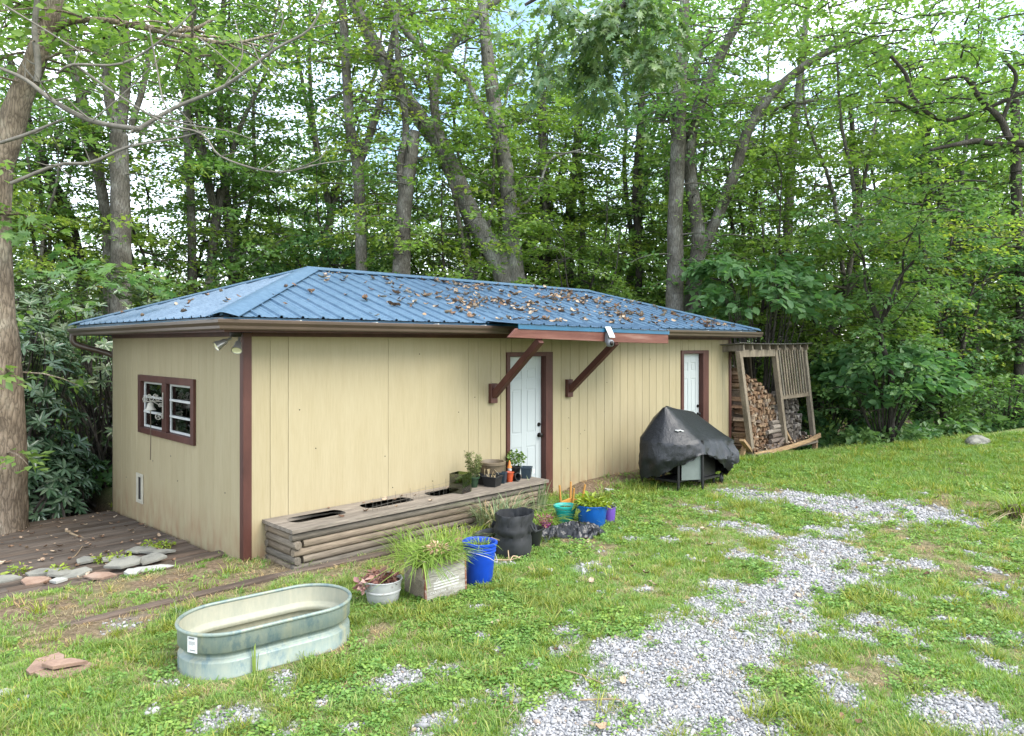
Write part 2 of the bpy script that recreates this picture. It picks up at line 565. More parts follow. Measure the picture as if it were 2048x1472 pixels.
def leaves_geo(n, rad, hmin, hmax, size, rng):
    V, F = [], []
    for i in range(n):
        a = rng.uniform(0, 2*math.pi); r = rad * math.sqrt(rng.uniform())
        c = np.array([r*math.cos(a), r*math.sin(a), rng.uniform(hmin, hmax)])
        nrm = np.array([rng.normal(0, .35), rng.normal(0, .35), 1]); nrm /= np.linalg.norm(nrm)
        u = np.cross(nrm, [math.cos(a*7), math.sin(a*7), 0.01]); u /= np.linalg.norm(u); w = np.cross(nrm, u)
        s = size * rng.uniform(0.6, 1.3); k = len(V)
        for q in ((-1, 0), (-0.2, -0.75), (0.9, -0.45), (1.05, 0.35), (-0.1, 0.8)):
            V.append(c + u * q[0] * s + w * q[1] * s)
        F += [(k, k+1, k+2), (k, k+2, k+3), (k, k+3, k+4)]
    return np.array(V), np.array(F)

GC1 = [(0.115, 0.22, 0.040), (0.175, 0.30, 0.060), (0.25, 0.37, 0.095)]
M['grass'] = mat_leaf('grass_blade', GC1, 0.40, 0.5, (1.35, 1.25, 0.55))
M['grass_tall'] = mat_leaf('grass_tall', [(0.12, 0.19, 0.03), (0.20, 0.27, 0.05), (0.32, 0.34, 0.10)], 0.40, 0.5, (1.35, 1.25, 0.55))
M['clover'] = mat_leaf('clover', [(0.095, 0.20, 0.036), (0.145, 0.26, 0.052), (0.20, 0.32, 0.075)], 0.35, 0.5, (1.35, 1.25, 0.5))
M['straw'] = mat_leaf('dry_straw', [(0.20, 0.14, 0.07), (0.33, 0.26, 0.13), (0.40, 0.33, 0.18)], 0.25, 0.7, (1, 1, 0.8))

rg = np.random.default_rng(21)
PROTOS = []
for q in range(2):
    PROTOS.append(proto('grass_tuft', *blades_geo(26, 0.055, 0.025, 0.06, 0.0065, rg, 0.8), M['grass']))
PROTOS.append(proto('clover_tuft', *leaves_geo(26, 0.065, 0.008, 0.035, 0.011, rg), M['clover']))
PROTOS.append(proto('tall_tuft', *blades_geo(22, 0.045, 0.06, 0.14, 0.007, rg, 0.8), M['grass_tall']))
PROTOS.append(proto('dry_tuft', *blades_geo(20, 0.06, 0.015, 0.05, 0.005, rg, 1.6), M['straw']))

def stone_proto(rng, s):
    bm = bmesh.new(); bmesh.ops.create_icosphere(bm, subdivisions=1, radius=1)
    sq = (rng.uniform(.8, 1.3), rng.uniform(.6, 1.0), rng.uniform(.4, .7))
    for v in bm.verts:
        d = rng.uniform(0.72, 1.15)
        v.co = Vector((v.co.x * sq[0], v.co.y * sq[1], v.co.z * sq[2])) * d * s
    V = np.array([v.co[:] for v in bm.verts]); F = np.array([[v.index for v in f.verts] for f in bm.faces]); bm.free()
    return V, F
m, nt, b = mat_base('gravel_stone')
oi = nt.nodes.new('ShaderNodeObjectInfo')
c = ramp(nt, oi.outputs['Random'], [(0, (0.17, 0.168, 0.168)), (0.3, (0.31, 0.307, 0.308)), (0.75, (0.42, 0.415, 0.412)), (0.93, (0.46, 0.445, 0.42)), (1, (0.33, 0.26, 0.20))])
c = mixc(nt, 0.5, c, ramp(nt, noise(nt, coords(nt), 140, 4), [(0.3, (0.55,)*3), (0.7, (1.3,)*3)]), 'MULTIPLY')
nt.links.new(c, b.inputs['Base Color']); b.inputs['Roughness'].default_value = 0.8; b.inputs['Specular IOR Level'].default_value = 0.25
M['gravel'] = m
STONES = [proto('gravel_piece', *stone_proto(rg, 0.0130), M['gravel']) for _ in range(4)]

def instancer(name, pts, kind, scale, rot, protos):
    me = bpy.data.meshes.new(name)
    me.vertices.add(len(pts)); me.vertices.foreach_set('co', np.ascontiguousarray(pts, dtype=np.float32).ravel())
    a = me.attributes.new('kindno', 'INT', 'POINT'); a.data.foreach_set('value', np.ascontiguousarray(kind, dtype=np.int32))
    a = me.attributes.new('size', 'FLOAT', 'POINT'); a.data.foreach_set('value', np.ascontiguousarray(scale, dtype=np.float32))
    a = me.attributes.new('turn', 'FLOAT_VECTOR', 'POINT'); a.data.foreach_set('vector', np.ascontiguousarray(rot, dtype=np.float32).ravel())
    o = link(name, me)
    ng = bpy.data.node_groups.new(name, 'GeometryNodeTree')
    ng.interface.new_socket('Geometry', in_out='INPUT', socket_type='NodeSocketGeometry')
    ng.interface.new_socket('Geometry', in_out='OUTPUT', socket_type='NodeSocketGeometry')
    gi = ng.nodes.new('NodeGroupInput'); go = ng.nodes.new('NodeGroupOutput'); jn = ng.nodes.new('GeometryNodeJoinGeometry')
    def named(n, t):
        x = ng.nodes.new('GeometryNodeInputNamedAttribute'); x.data_type = t; x.inputs['Name'].default_value = n
        return x.outputs['Attribute']
    kn, sz, tn = named('kindno', 'INT'), named('size', 'FLOAT'), named('turn', 'FLOAT_VECTOR')
    for i, p in enumerate(protos):
        oi = ng.nodes.new('GeometryNodeObjectInfo'); oi.inputs['Object'].default_value = p; oi.inputs['As Instance'].default_value = True
        cmp_ = ng.nodes.new('FunctionNodeCompare'); cmp_.data_type = 'INT'; cmp_.operation = 'EQUAL'
        ng.links.new(kn, cmp_.inputs[2]); cmp_.inputs[3].default_value = i
        ip = ng.nodes.new('GeometryNodeInstanceOnPoints')
        ng.links.new(gi.outputs[0], ip.inputs['Points']); ng.links.new(cmp_.outputs[0], ip.inputs['Selection'])
        ng.links.new(oi.outputs['Geometry'], ip.inputs['Instance'])
        ng.links.new(tn, ip.inputs['Rotation']); ng.links.new(sz, ip.inputs['Scale'])
        ng.links.new(ip.outputs['Instances'], jn.inputs[0])
    ng.links.new(jn.outputs[0], go.inputs[0])
    o.modifiers.new('scatter', 'NODES').node_group = ng
    return o

def jitter_grid(x0, x1, y0, y1, step, rng):
    xs = np.arange(x0, x1, step); ys = np.arange(y0, y1, step)
    X, Y = np.meshgrid(xs, ys)
    X = X.ravel() + rng.uniform(-.5, .5, X.size) * step; Y = Y.ravel() + rng.uniform(-.5, .5, Y.size) * step
    return X, Y

def camdist(x, y):
    return np.hypot(x - CAM[0], y - CAM[1])

def in_view(x, y, margin=1.5):
    dx, dy = x - CAM[0], y - CAM[1]
    Z = SQ * (dx + dy); X = SQ * (dx - dy)
    return (np.abs(X) < Z * 0.74 + margin) & (Z > 2.4)

TUB_C, TUB_A = G(527, 1262, 0.0), None
def blocked(x, y):
    """footprints of things that keep the grass out"""
    bl = (x > -0.02) & (x < WL + 0.02) & (y > -0.02) & (y < WD + .1)
    bl |= (x > 0.15) & (x < 3.85) & (y > -0.66) & (y < 0.1)
    bl |= (x > 9.85) & (x < 12.95) & (y > -0.36) & (y < 1.5)
    dx, dy = x - TUBX, y - TUBY
    u = dx * TUBU[0] + dy * TUBU[1]; w = -dx * TUBU[1] + dy * TUBU[0]
    bl |= (np.hypot(np.maximum(np.abs(u) - 0.275, 0), w) < 0.335)
    for cxx, cyy, r in FOOT:
        bl |= np.hypot(x - cxx, y - cyy) < r
    return bl

# footprint of the stock tank: two end points of its ground line
_a, _b = G(372, 1310), G(686, 1215)
TUBX, TUBY = -0.80, -2.11
_d = Vector((1.19, -0.15)); _d.normalize(); TUBU = (_d.x, _d.y)
FOOT = [(0.80, -2.02, 0.22), (1.21, -2.06, 0.15), (0.33, -1.86, 0.13), (2.14, -1.60, 0.21), (2.47, -1.57, 0.12), (3.49, -1.18, 0.13), (3.55, -1.52, 0.2), (3.85, -1.5, 0.1)]

# ---- lawn
rg = np.random.default_rng(5)
px_, pk_, ps_, pr_ = [], [], [], []
def add_grass(x, y, base_scale, far):
    keep = in_view(x, y) & ~blocked(x, y)
    x, y = x[keep], y[keep]
    g, br = gravel_mask(x, y), bare_mask(x, y)
    fo = sstep(0.2, 0.9, y - edge_y(x))
    fo = np.maximum(fo, sstep(0.35, 0.7, y) * sstep(0.1, -0.1, x))
    lush = fbm(x * 0.9, y * 0.9, 91, 3)
    dens = (1 - 0.93 * g) * (1 - 0.86 * br) * (1 - 0.985 * fo) * (0.72 + 0.5 * lush)
    keep = rg.uniform(size=len(x)) < dens
    x, y, lush, g, br = x[keep], y[keep], lush[keep], g[keep], br[keep]
    u = rg.uniform(size=len(x))
    cl = fbm(x * 1.6, y * 1.6, 55, 3)
    patch = fbm(x * 3.3, y * 3.3, 61, 3)
    lawn = sstep(-4.6, -3.0, y + 0.45 * (x - 8) * (x > 8)) * sstep(7.5, 9.5, x)      # the thicker grass at the back right
    kind = np.where(u < 0.5, 0, 1)
    kind = np.where((u < 0.55 * sstep(0.40, 0.60, cl) * (1 - lawn)), 2, kind)
    kind = np.where(rg.uniform(size=len(x)) < 0.05 + 0.35 * sstep(0.60, 0.72, patch) * (1 - 0.8 * lawn), 3, kind)
    kind = np.where(rg.uniform(size=len(x)) < (0.11 + 0.40 * sstep(0.35, 0.7, br) + 0.26 * sstep(0.50, 0.34, lush)) * (1 - .75 * lawn), 4, kind)
    s = base_scale * rg.uniform(0.65, 1.3, len(x)) * (0.85 + 0.5 * lush) * (1 + 0.25 * lawn)
    px_.append(np.stack([x, y, gz(x, y)], -1)); pk_.append(kind); ps_.append(s)
    pr_.append(np.stack([rg.normal(0, .12, len(x)), rg.normal(0, .12, len(x)), rg.uniform(0, 6.28, len(x))], -1))
for (r0, r1, step, sc) in ((0, 6.5, 0.040, 0.78), (6.5, 10, 0.052, 0.92), (10, 20, 0.072, 1.2)):
    x, y = jitter_grid(-4.5, 19.5, -7.2, 4.5, step, rg)
    d = camdist(x, y); k = (d >= r0) & (d < r1)
    add_grass(x[k], y[k], sc, r0 > 8)
lawn = instancer('lawn_grass', np.concatenate(px_), np.concatenate(pk_), np.concatenate(ps_), np.concatenate(pr_), PROTOS)
setp(lawn, 'short green grass and clover over the whole yard', None, None, 'stuff')

# ---- gravel
px_, pk_, ps_, pr_ = [], [], [], []
for (r0, r1, step) in ((0, 6.5, 0.0165), (6.5, 10, 0.022), (10, 15, 0.031)):
    x, y = jitter_grid(-3.5, 13, -7.2, 0.2, step, rg)
    d = camdist(x, y); k = (d >= r0) & (d < r1) & in_view(x, y) & ~blocked(x, y); x, y = x[k], y[k]
    g = gravel_mask(x, y); k = rg.uniform(size=len(x)) < 0.92 * g; x, y = x[k], y[k]
    n = len(x)
    px_.append(np.stack([x, y, gz(x, y) + rg.uniform(-0.002, 0.010, n)], -1)); pk_.append(rg.integers(0, 4, n))
    ps_.append(np.exp(rg.normal(-0.12, 0.36, n)) * (step / 0.0165) ** 0.7); pr_.append(np.stack([rg.normal(0, .4, n), rg.normal(0, .4, n), rg.uniform(0, 6.28, n)], -1))
gravel = instancer('drive_gravel', np.concatenate(px_), np.concatenate(pk_), np.concatenate(ps_), np.concatenate(pr_), STONES)
setp(gravel, 'pale grey crushed gravel in patches across the yard', None, None, 'stuff')
# ================================================================ the cream building
ZS = 2.28                 # top of the siding
OV = 0.39                 # roof overhang
ZE, ZR = 2.45, 3.22       # eave and ridge heights
RY = WD / 2
RX0, RX1 = 1.86, 7.94     # ridge ends

# siding paint: cream, faint vertical brush and weathering, dirt splashed up from the ground
m, nt, b = mat_base('cream_paint')
v = coords(nt, (1, 1, 0.16))
f = noise(nt, v, 7, 6, 0.6); f2 = noise(nt, coords(nt, (1, 1, 0.06)), 60, 5, 0.7)
col = ramp(nt, f, [(0.3, (0.335, 0.280, 0.160)), (0.7, (0.375, 0.320, 0.195))])
col = mixc(nt, 0.30, col, ramp(nt, f2, [(0.3, (0.26, 0.212, 0.115)), (0.6, (0.40, 0.345, 0.225))]))
sep = nt.nodes.new('ShaderNodeSeparateXYZ'); nt.links.new(coords(nt), sep.inputs[0])
dz = ramp(nt, sep.outputs['Z'], [(0.0, (1, 1, 1)), (0.5, (0, 0, 0))])
dn = ramp(nt, noise(nt, coords(nt, (1, 1, 0.4)), 9, 5), [(0.35, (0, 0, 0)), (0.75, (0.8,) * 3)])
col = mixc(nt, mixc(nt, 1.0, dz, dn, 'MULTIPLY'), col, (0.26, 0.145, 0.08))
oi = nt.nodes.new('ShaderNodeObjectInfo')
col = mixc(nt, 1.0, col, ramp(nt, oi.outputs['Random'], [(0, (0.95, 0.945, 0.93)), (1, (1.03, 1.03, 1.03))]), 'MULTIPLY')
nt.links.new(col, b.inputs['Base Color'])
b.inputs['Roughness'].default_value = 0.62; b.inputs['Specular IOR Level'].default_value = 0.25
bump(nt, b, f2, 0.25, 0.003)
M['cream'] = m
M['wallcore'] = mat_plain('wall_core', (0.22, 0.18, 0.10), 0.9)
M['trim'] = mat_noise('brown_trim_paint', (0.050, 0.018, 0.013), (0.080, 0.029, 0.021), 5, 0.5, (1, 1, 0.3), 0.15, 0.003, (0.115, 0.046, 0.034))
M['redwood'] = mat_noise('faded_red_board', (0.10, 0.034, 0.023), (0.17, 0.067, 0.047), 3, 0.6, (0.4, 1, 5), 0.3, 0.004, (0.30, 0.185, 0.145), lo=0.38, hi=0.72)
M['gutter'] = mat_plain('brown_gutter', (0.085, 0.058, 0.042), 0.34, 0, 0.5, 0.10, 3)
M['soffit'] = mat_plain('brown_soffit', (0.045, 0.022, 0.016), 0.6)
M['foundation'] = mat_noise('grey_block', (0.07, 0.07, 0.065), (0.16, 0.155, 0.14), 6, 0.9)
M['white_door'] = mat_plain('white_door_paint', (0.42, 0.455, 0.455), 0.35, 0, 0.45, 0.03, 2)
M['white_vinyl'] = mat_plain('white_vinyl', (0.52, 0.53, 0.51), 0.4)
M['black_metal'] = mat_plain('dark_bronze', (0.018, 0.015, 0.013), 0.35, 0.6)
M['dark'] = mat_plain('dark_opening', (0.02, 0.017, 0.014), 0.9)
M['room'] = mat_noise('brown_room_panelling', (0.05, 0.028, 0.016), (0.10, 0.055, 0.03), 6, 0.6, (1, 1, 0.2))
M['curtain'] = mat_plain('pale_curtain', (0.62, 0.70, 0.74), 0.9)
M['glass'] = mat_glass('window_glass', (0.9, 0.93, 0.92), 0.02, 0.25, 0.05)

# blue painted steel roof
m, nt, b = mat_base('blue_metal_roof')
v = coords(nt)
f = noise(nt, v, 1.6, 6, 0.6); f2 = noise(nt, coords(nt, (1, 0.25, 1)), 26, 5, 0.65)
col = ramp(nt, f, [(0.3, (0.050, 0.115, 0.190)), (0.7, (0.092, 0.170, 0.255))])
col = mixc(nt, 0.35, col, ramp(nt, f2, [(0.35, (0.028, 0.07, 0.125)), (0.7, (0.17, 0.25, 0.33))]))
nt.links.new(col, b.inputs['Base Color'])
b.inputs['Roughness'].default_value = 0.5; b.inputs['Specular IOR Level'].default_value = 0.35
bump(nt, b, f2, 0.05, 0.003)
M['roof'] = m
M['bluefascia'] = mat_plain('blue_fascia', (0.012, 0.10, 0.19), 0.4, 0, 0.5, 0.15, 4)

house = thing('outbuilding', (0, 0, 0), 'long cream board building with blue metal hip roof and brown trim', 'outbuilding')

DOORS = [(3.65, 4.58, 2.07), (8.02, 8.96, 2.065)]
WIN = (1.19, 3.00, 1.05, 1.79)

# ---- walls: a core with real openings, clad in boards
def core_front():
    k = MB(); x = 0.02
    for a, c, t in DOORS:
        k.box((x, 0.0, -0.3), (a + .03, 0.09, ZS)); k.box((a + .03, 0.0, t - .03), (c - .03, 0.09, ZS)); x = c - .03
    k.box((x, 0.0, -0.3), (WL - .01, 0.09, ZS))
    return k
front_wall = core_front().part('front_wall', M['wallcore'], house)
k = MB(); y0, y1, z0, z1 = WIN
k.box((0.0, 0.092, -0.2), (0.09, y0 + .05, ZS)); k.box((0.0, y1 - .05, -0.2), (0.09, WD, ZS))
k.box((0.0, y0 + .05, -0.2), (0.09, y1 - .05, z0 + .05)); k.box((0.0, y0 + .05, z1 - .05), (0.09, y1 - .05, ZS))
side_wall = k.part('side_wall', M['wallcore'], house)
k = MB(); k.box((0.1, WD - 0.09, -0.3), (WL - .1, WD, ZS)); k.box((WL - 0.09, 0.1, -0.3), (WL, WD, ZS))
k.part('rear_wall', M['cream'], house)
k = MB(); k.box((0.09, WD - 0.12, 0.0), (WL - .09, WD - 0.095, ZS)); k.box((0.1, 0.1, -0.06), (WL - .1, WD - .1, -0.02)); k.box((3.0, 0.1, 0.0), (3.05, WD - .12, ZS)); k.box((0.05, 0.095, 2.24), (WL - .09, WD - .1, 2.27))
k.part('room_lining', M['room'], house)
k = MB(); k.box((0.02, 0.0, -0.9), (0.16, WD - .01, -0.2)); k.box((0.16, WD - .16, -0.9), (WL, WD - .01, -0.3)); k.box((0.165, 0.012, -0.6), (WL - .01, 0.15, -0.3))
k.part('foundation', M['foundation'], house)

TH = 0.016
def board(parent, a, c, z0, z1, axis, name='siding_board', gap=0.003, proud=0.0):
    if c - a < 0.02: return
    k = MB()
    t = TH + proud
    if axis == 'x': k.box((a + gap, -t, z0), (c - gap, -0.001, z1))
    else: k.box((-t, a + gap, z0), (-0.001, c - gap, z1))
    k.part(name, M['cream'], parent, bevel=0.0025)
edges = [0.045, 0.26, 0.46, 1.72, 2.97, 3.14, 3.37, 3.55]
while edges[-1] + 0.2055 < WL - 0.06: edges.append(edges[-1] + 0.2055)
edges.append(WL - 0.05)
for i, (a, c) in enumerate(zip(edges, edges[1:])):
    segs = [(a, c, -0.12)]
    for l, r, t in DOORS:
        new = []
        for (p, q, z) in segs:
            if q <= l or p >= r or z > 0: new.append((p, q, z)); continue
            if p < l: new.append((p, l, z))
            if q > r: new.append((r, q, z))
            new.append((max(p, l), min(q, r), t))
        segs = new
    nm = 'siding_panel' if i < 4 else 'siding_board'
    for p, q, z in segs:
        board(front_wall, p, q, z, ZS, 'x', nm, 0.0016 if i < 6 else 0.0035, random.uniform(0, .0015))
ys = [0.04] + [0.10 + 0.2025 * i for i in range(1, 20)] + [WD]
for a, c in zip(ys, ys[1:]):
    if c <= WIN[0] + .02 or a >= WIN[1] - .02: board(side_wall, a, c, -0.17, ZS, 'y', gap=0.0018, proud=random.uniform(0, .001))
    else:
        board(side_wall, a, c, -0.17, WIN[2] + .02, 'y', gap=0.0018); board(side_wall, a, c, WIN[3] - .02, ZS, 'y', gap=0.0018)
        if a < WIN[0]: board(side_wall, a, WIN[0] + .03, WIN[2] + .02, WIN[3] - .02, 'y', gap=0.0018)
        if c > WIN[1]: board(side_wall, WIN[1] - .03, c, WIN[2] + .02, WIN[3] - .02, 'y', gap=0.0018)

k = MB(); rn = random.Random(4)
for i in range(26):
    x, z = rn.uniform(.15, 9.6), rn.uniform(.3, 2.2)
    if any(l - .05 < x < r_ + .05 for l, r_, t in DOORS): continue
    k.lathe([(0, .0035), (.006, .002), (.007, 0)], (x, -TH - .0018, z), 8, Matrix.Rotation(math.radians(90), 4, 'X'))
for i in range(9):
    y, z = rn.uniform(.2, 3.9), rn.uniform(.2, 2.1)
    if WIN[0] - .1 < y < WIN[1] + .1 and z > .9: continue
    k.lathe([(0, .0035), (.008, .002), (.009, 0)], (-TH - .0012, y, z), 8, Matrix.Rotation(math.radians(-90), 4, 'Y'))
k.part('nail_head', M['black_metal'], house)['kind'] = 'stuff'

# ---- corner trim
def trim(name, a, c, mat='trim'):
    k = MB(); k.box(a, c); k.part(name, M[mat], house, bevel=0.003)
trim('corner_trim', (-0.030, -0.030, -0.1), (0.058, -0.0175, ZS + .02))
trim('corner_trim', (-0.030, -0.0170, -0.1), (-0.0175, 0.055, ZS + .02))
trim('corner_trim', (WL - .05, -0.034, -0.1), (WL + .03, -0.001, ZS + .02))
trim('corner_trim', (WL + .001, 0.0, -0.1), (WL + .03, 0.08, ZS + .02))
trim('frieze_board', (0.059, -0.0285, ZS - .02), (WL - .052, -0.0175, ZS + .04))
trim('frieze_board', (-0.0285, 0.056, ZS - .02), (-0.0175, WD, ZS + .04))

# ---- eaves
k = MB(); e = OV - .03
k.box((-e, -e, ZS + .035), (WL + e, -0.002, ZS + .05)); k.box((-e, 0.0, ZS + .035), (-0.002, WD + e, ZS + .05))
k.box((WL + .002, 0.0, ZS + .035), (WL + e, WD + e, ZS + .05)); k.box((0, WD + .002, ZS + .035), (WL, WD + e, ZS + .05))
k.part('soffit', M['soffit'], house)
k = MB()
k.box((-e - .012, -e - .014, ZE - .113), (WL + e + .012, -e - .001, ZE - .012)); k.box((-e - .014, -e, ZE - .113), (-e - .001, WD + e, ZE - .012))
k.box((WL + e + .001, -e, ZS + .02), (WL + e + .014, WD + e, ZE - .012)); k.box((-e, WD + e + .001, ZS + .02), (WL + e, WD + e + .014, ZE - .012))
k.part('eave_fascia', M['bluefascia'], house)
k = MB(); k.box((-e - .010, -e - .012, ZS + .018), (WL + e + .010, -e + .012, ZE - .115)); k.box((-e - .012, -e + .0125, ZS + .018), (-e + .012, WD + e, ZE - .115)); k.part('sub_fascia', M['trim'], house)

# ---- roof: ribbed steel sheets, each sheet its own piece, cut along the hips
RIB = 0.2286
PROF = [(0.0, 0.0), (0.042, 0.0), (0.048, 0.004), (0.066, 0.004), (0.072, 0.0), (0.094, 0.0), (0.104, 0.021), (0.124, 0.021), (0.134, 0.0), (0.156, 0.0), (0.162, 0.004), (0.18, 0.004), (0.186, 0.0)]
roof = MB()
roof.add([(-e, -e, ZE - .03), (WL + e, -e, ZE - .03), (WL + e, WD + e, ZE - .03), (-e, WD + e, ZE - .03), (RX0, RY, ZR - .04), (RX1, RY, ZR - .04)],
         [(0, 1, 5, 4), (2, 3, 4, 5), (1, 2, 5), (3, 0, 4), (3, 2, 1, 0)])
roof = roof.part('roof', M['soffit'], house)
def slope(A, B, top):
    """A->B eave corners; top(s) gives plan point reached from eave station s, and its height"""
    A, B = Vector(A), Vector(B); d = (B - A).normalized(); L = (B - A).length
    ss = [0.0]
    base = 0.0
    st = []
    while base < L:
        for o, h in PROF:
            s = base + o
            if s < L: st.append((s, h))
        base += RIB
    st.append((L, 0.0))
    extra = [x for x in top.breaks if 0 < x < L]
    for x in extra:
        for (s0, h0), (s1, h1) in zip(st, st[1:]):
            if s0 < x < s1:
                st.append((x, h0 + (h1 - h0) * (x - s0) / (s1 - s0))); break
        st.sort()
    sheet = RIB * 4
    n = int(math.ceil(L / sheet))
    for i in range(n):
        lo, hi = i * sheet, min((i + 1) * sheet, L)
        rows = [(s, h) for s, h in st if lo - 1e-6 <= s <= hi + 1e-6]
        if len(rows) < 2: continue
        vs = []
        lift = 0.0012 * (i % 2)
        for s, h in rows:
            p = A + d * s; q = top(s)
            up = (q - p); 
            nrm = d.cross(q - p) if (q - p).length > 1e-4 else Vector((0, 0, 1))
            if nrm.length < 1e-6: nrm = Vector((0, 0, 1))
            nrm.normalize()
            if nrm.z < 0: nrm = -nrm
            o = nrm * (h + lift) * 1.0
            pe = p - (up.normalized() * 0.02 if up.length > 1e-3 else Vector())
            vs += [pe + o, q + o]
        fs = [(2*j, 2*j+2, 2*j+3, 2*j+1) for j in range(len(rows) - 1)]
        k = MB(); k.add(vs, fs)
        link('roof_panel', k.mesh('roof_panel', M['roof']), roof)
class Top:
    def __init__(s, f, breaks): s.f, s.breaks = f, breaks
    def __call__(s, x): return s.f(x)
Lx, Ly = WL + 2 * OV, WD + 2 * OV
def lerp(a, b, t): return Vector(a) * (1 - t) + Vector(b) * t
c00, c10, c11, c01 = (-OV, -OV, ZE), (WL + OV, -OV, ZE), (WL + OV, WD + OV, ZE), (-OV, WD + OV, ZE)
R0, R1 = (RX0, RY, ZR), (RX1, RY, ZR)
def top_front(s):
    x = -OV + s
    if x < RX0: return lerp(c00, R0, s / (RX0 + OV))
    if x > RX1: return lerp(R1, c10, (x - RX1) / (WL + OV - RX1))
    return Vector((x, RY, ZR))
slope(c00, c10, Top(top_front, [RX0 + OV, RX1 + OV]))
def top_back(s):
    q = top_front(Lx - s); 
    t = (q.z - ZE) / (ZR - ZE)
    return Vector((q.x, WD + OV - t * (WD + OV - RY), q.z))
slope(c11, c01, Top(top_back, [Lx - RX0 - OV, Lx - RX1 - OV]))
slope(c01, c00, Top(lambda s: lerp(c01, R0, s / (Ly/2)) if s < Ly/2 else lerp(R0, c00, (s - Ly/2) / (Ly/2)), [Ly/2]))
slope(c10, c11, Top(lambda s: lerp(c10, R1, s / (Ly/2)) if s < Ly/2 else lerp(R1, c11, (s - Ly/2) / (Ly/2)), [Ly/2]))
def cap(p, q, n1, n2, w=0.15, name='hip_cap'):
    """folded cover strip: two wings lying on the two slopes"""
    p, q = Vector(p), Vector(q); d = (q - p).normalized()
    w1 = n1.cross(d).normalized(); w2 = n2.cross(d).normalized()
    if w1.z > 0: w1 = -w1
    if w2.z > 0: w2 = -w2
    up = (n1 + n2).normalized()
    rows = []
    for r in (p, q):
        rows.append([r + w1 * w + n1 * 0.020, r + w1 * w + n1 * 0.030, r + w1 * 0.02 + up * 0.040, r + w2 * 0.02 + up * 0.040, r + w2 * w + n2 * 0.030, r + w2 * w + n2 * 0.020])
    k = MB(); k.add(rows[0] + rows[1], [(j, j+1, j+7, j+6) for j in range(5)])
    link(name, k.mesh(name, M['roof']), roof)
def nrm(a, b, c):
    n = (Vector(b) - Vector(a)).cross(Vector(c) - Vector(a)).normalized()
    return n if n.z > 0 else -n
nf, nl, nr_, nb = nrm(c00, c10, R0), nrm(c00, c01, R0), nrm(c10, c11, R1), nrm(c01, c11, R0)
def ext(a, b, t): return Vector(a) + (Vector(b) - Vector(a)).normalized() * t
cap(ext(c00, R0, -.03), R0, nf, nl); cap(ext(c10, R1, -.03), R1, nf, nr_); cap(c01, R0, nl, nb); cap(c11, R1, nr_, nb)
cap(Vector(R0) - Vector((.05, 0, -.004)), Vector(R1) + Vector((.05, 0, .004)), nf, nb, 0.14, 'ridge_cap')

# ---- gutters
GP = [(0.0, 0.0), (0.0, -0.095), (0.055, -0.098), (0.066, -0.085), (0.070, -0.060), (0.092, -0.030), (0.095, -0.004), (0.088, 0.002), (0.080, -0.004), (0.060, -0.058), (0.050, -0.085), (0.008, -0.085), (0.006, 0.0)]
def gutter(p, q, outd, name='gutter', mitre0=0, mitre1=0):
    p, q, o = Vector(p), Vector(q), Vector(outd); d = (q - p).normalized()
    r0 = [p + o * u + Vector((0, 0, w)) - d * u * mitre0 for u, w in GP]
    r1 = [q + o * u + Vector((0, 0, w)) + d * u * mitre1 for u, w in GP]
    n = len(GP); k = MB()
    k.add(r0 + r1, [(j, (j+1) % n, n + (j+1) % n, n + j) for j in range(n)] + [tuple(range(n)), tuple(range(2*n - 1, n - 1, -1))])
    k.part(name, M['gutter'], house)
GZ = ZE - 0.035
ge = e + 0.015
gutter((-ge, -ge, GZ), (3.36, -ge, GZ - .006), (0, -1, 0), mitre0=1)
gutter((6.22, -ge, GZ), (WL + OV + .10, -ge, GZ - .004), (0, -1, 0))
gutter((-ge, -ge, GZ - .001), (-ge, WD + OV + .06, GZ - .02), (-1, 0, 0), mitre0=1)
k = MB()
for x in (0.35, 1.25, 2.1, 2.85, 6.9, 8.2, 9.4):
    k.box((x, -ge - .088, GZ - .002), (x + .02, -ge + .002, GZ + .006))
k.part('gutter_hanger', M['white_vinyl'], house)['kind'] = 'stuff'
pts, rr = smooth_path([(-0.42, WD + .34, GZ - .10), (-0.42, WD + .34, GZ - .19), (-0.36, WD + .31, GZ - .25), (-0.10, WD + .18, GZ - .34), (0.02, WD + .10, GZ - .40), (0.04, WD + .06, GZ - .5), (0.04, WD + .06, -0.3)], [0.042] * 7, 4)
k = MB(); k.tube(pts, rr, 10); k.part('downspout', M['gutter'], house, smooth=True)

# ---- awning over the first door: board, roof extension, two braces
AX0, AX1, AY = 2.93, 6.20, -0.93
k = MB()
def quadbox(k, p, q, zb0, zb1, zt0, zt1, t):
    k.add([(p[0], p[1], zb0), (q[0], q[1], zb1), (q[0], q[1] + t, zb1), (p[0], p[1] + t, zb0), (p[0], p[1], zt0), (q[0], q[1], zt1), (q[0], q[1] + t, zt1), (p[0], p[1] + t, zt0)],
          [(0,3,2,1),(4,5,6,7),(0,1,5,4),(1,2,6,5),(2,3,7,6),(3,0,4,7)])
XM = 4.73
quadbox(k, (AX0, AY), (XM, AY), 2.262, 2.215, 2.372, 2.345, 0.038)
b1 = k.part('awning_board', M['redwood'], house, bevel=.003)
for v_ in b1.data.vertices:
    if v_.co.x < AX0 + .02 and v_.co.z < 2.3: v_.co.x -= 0.13
k = MB(); quadbox(k, (XM + .012, AY - .003), (AX1, AY - .003), 2.208, 2.190, 2.343, 2.330, 0.038)
k.part('awning_board', M['redwood'], house, bevel=.003)
k = MB()
quadbox(k, (AX0 + .02, AY - .012), (AX1 + .015, AY - .012), 2.365, 2.327, 2.425, 2.378, 0.010)
k.part('awning_edge_trim', M['bluefascia'], house)
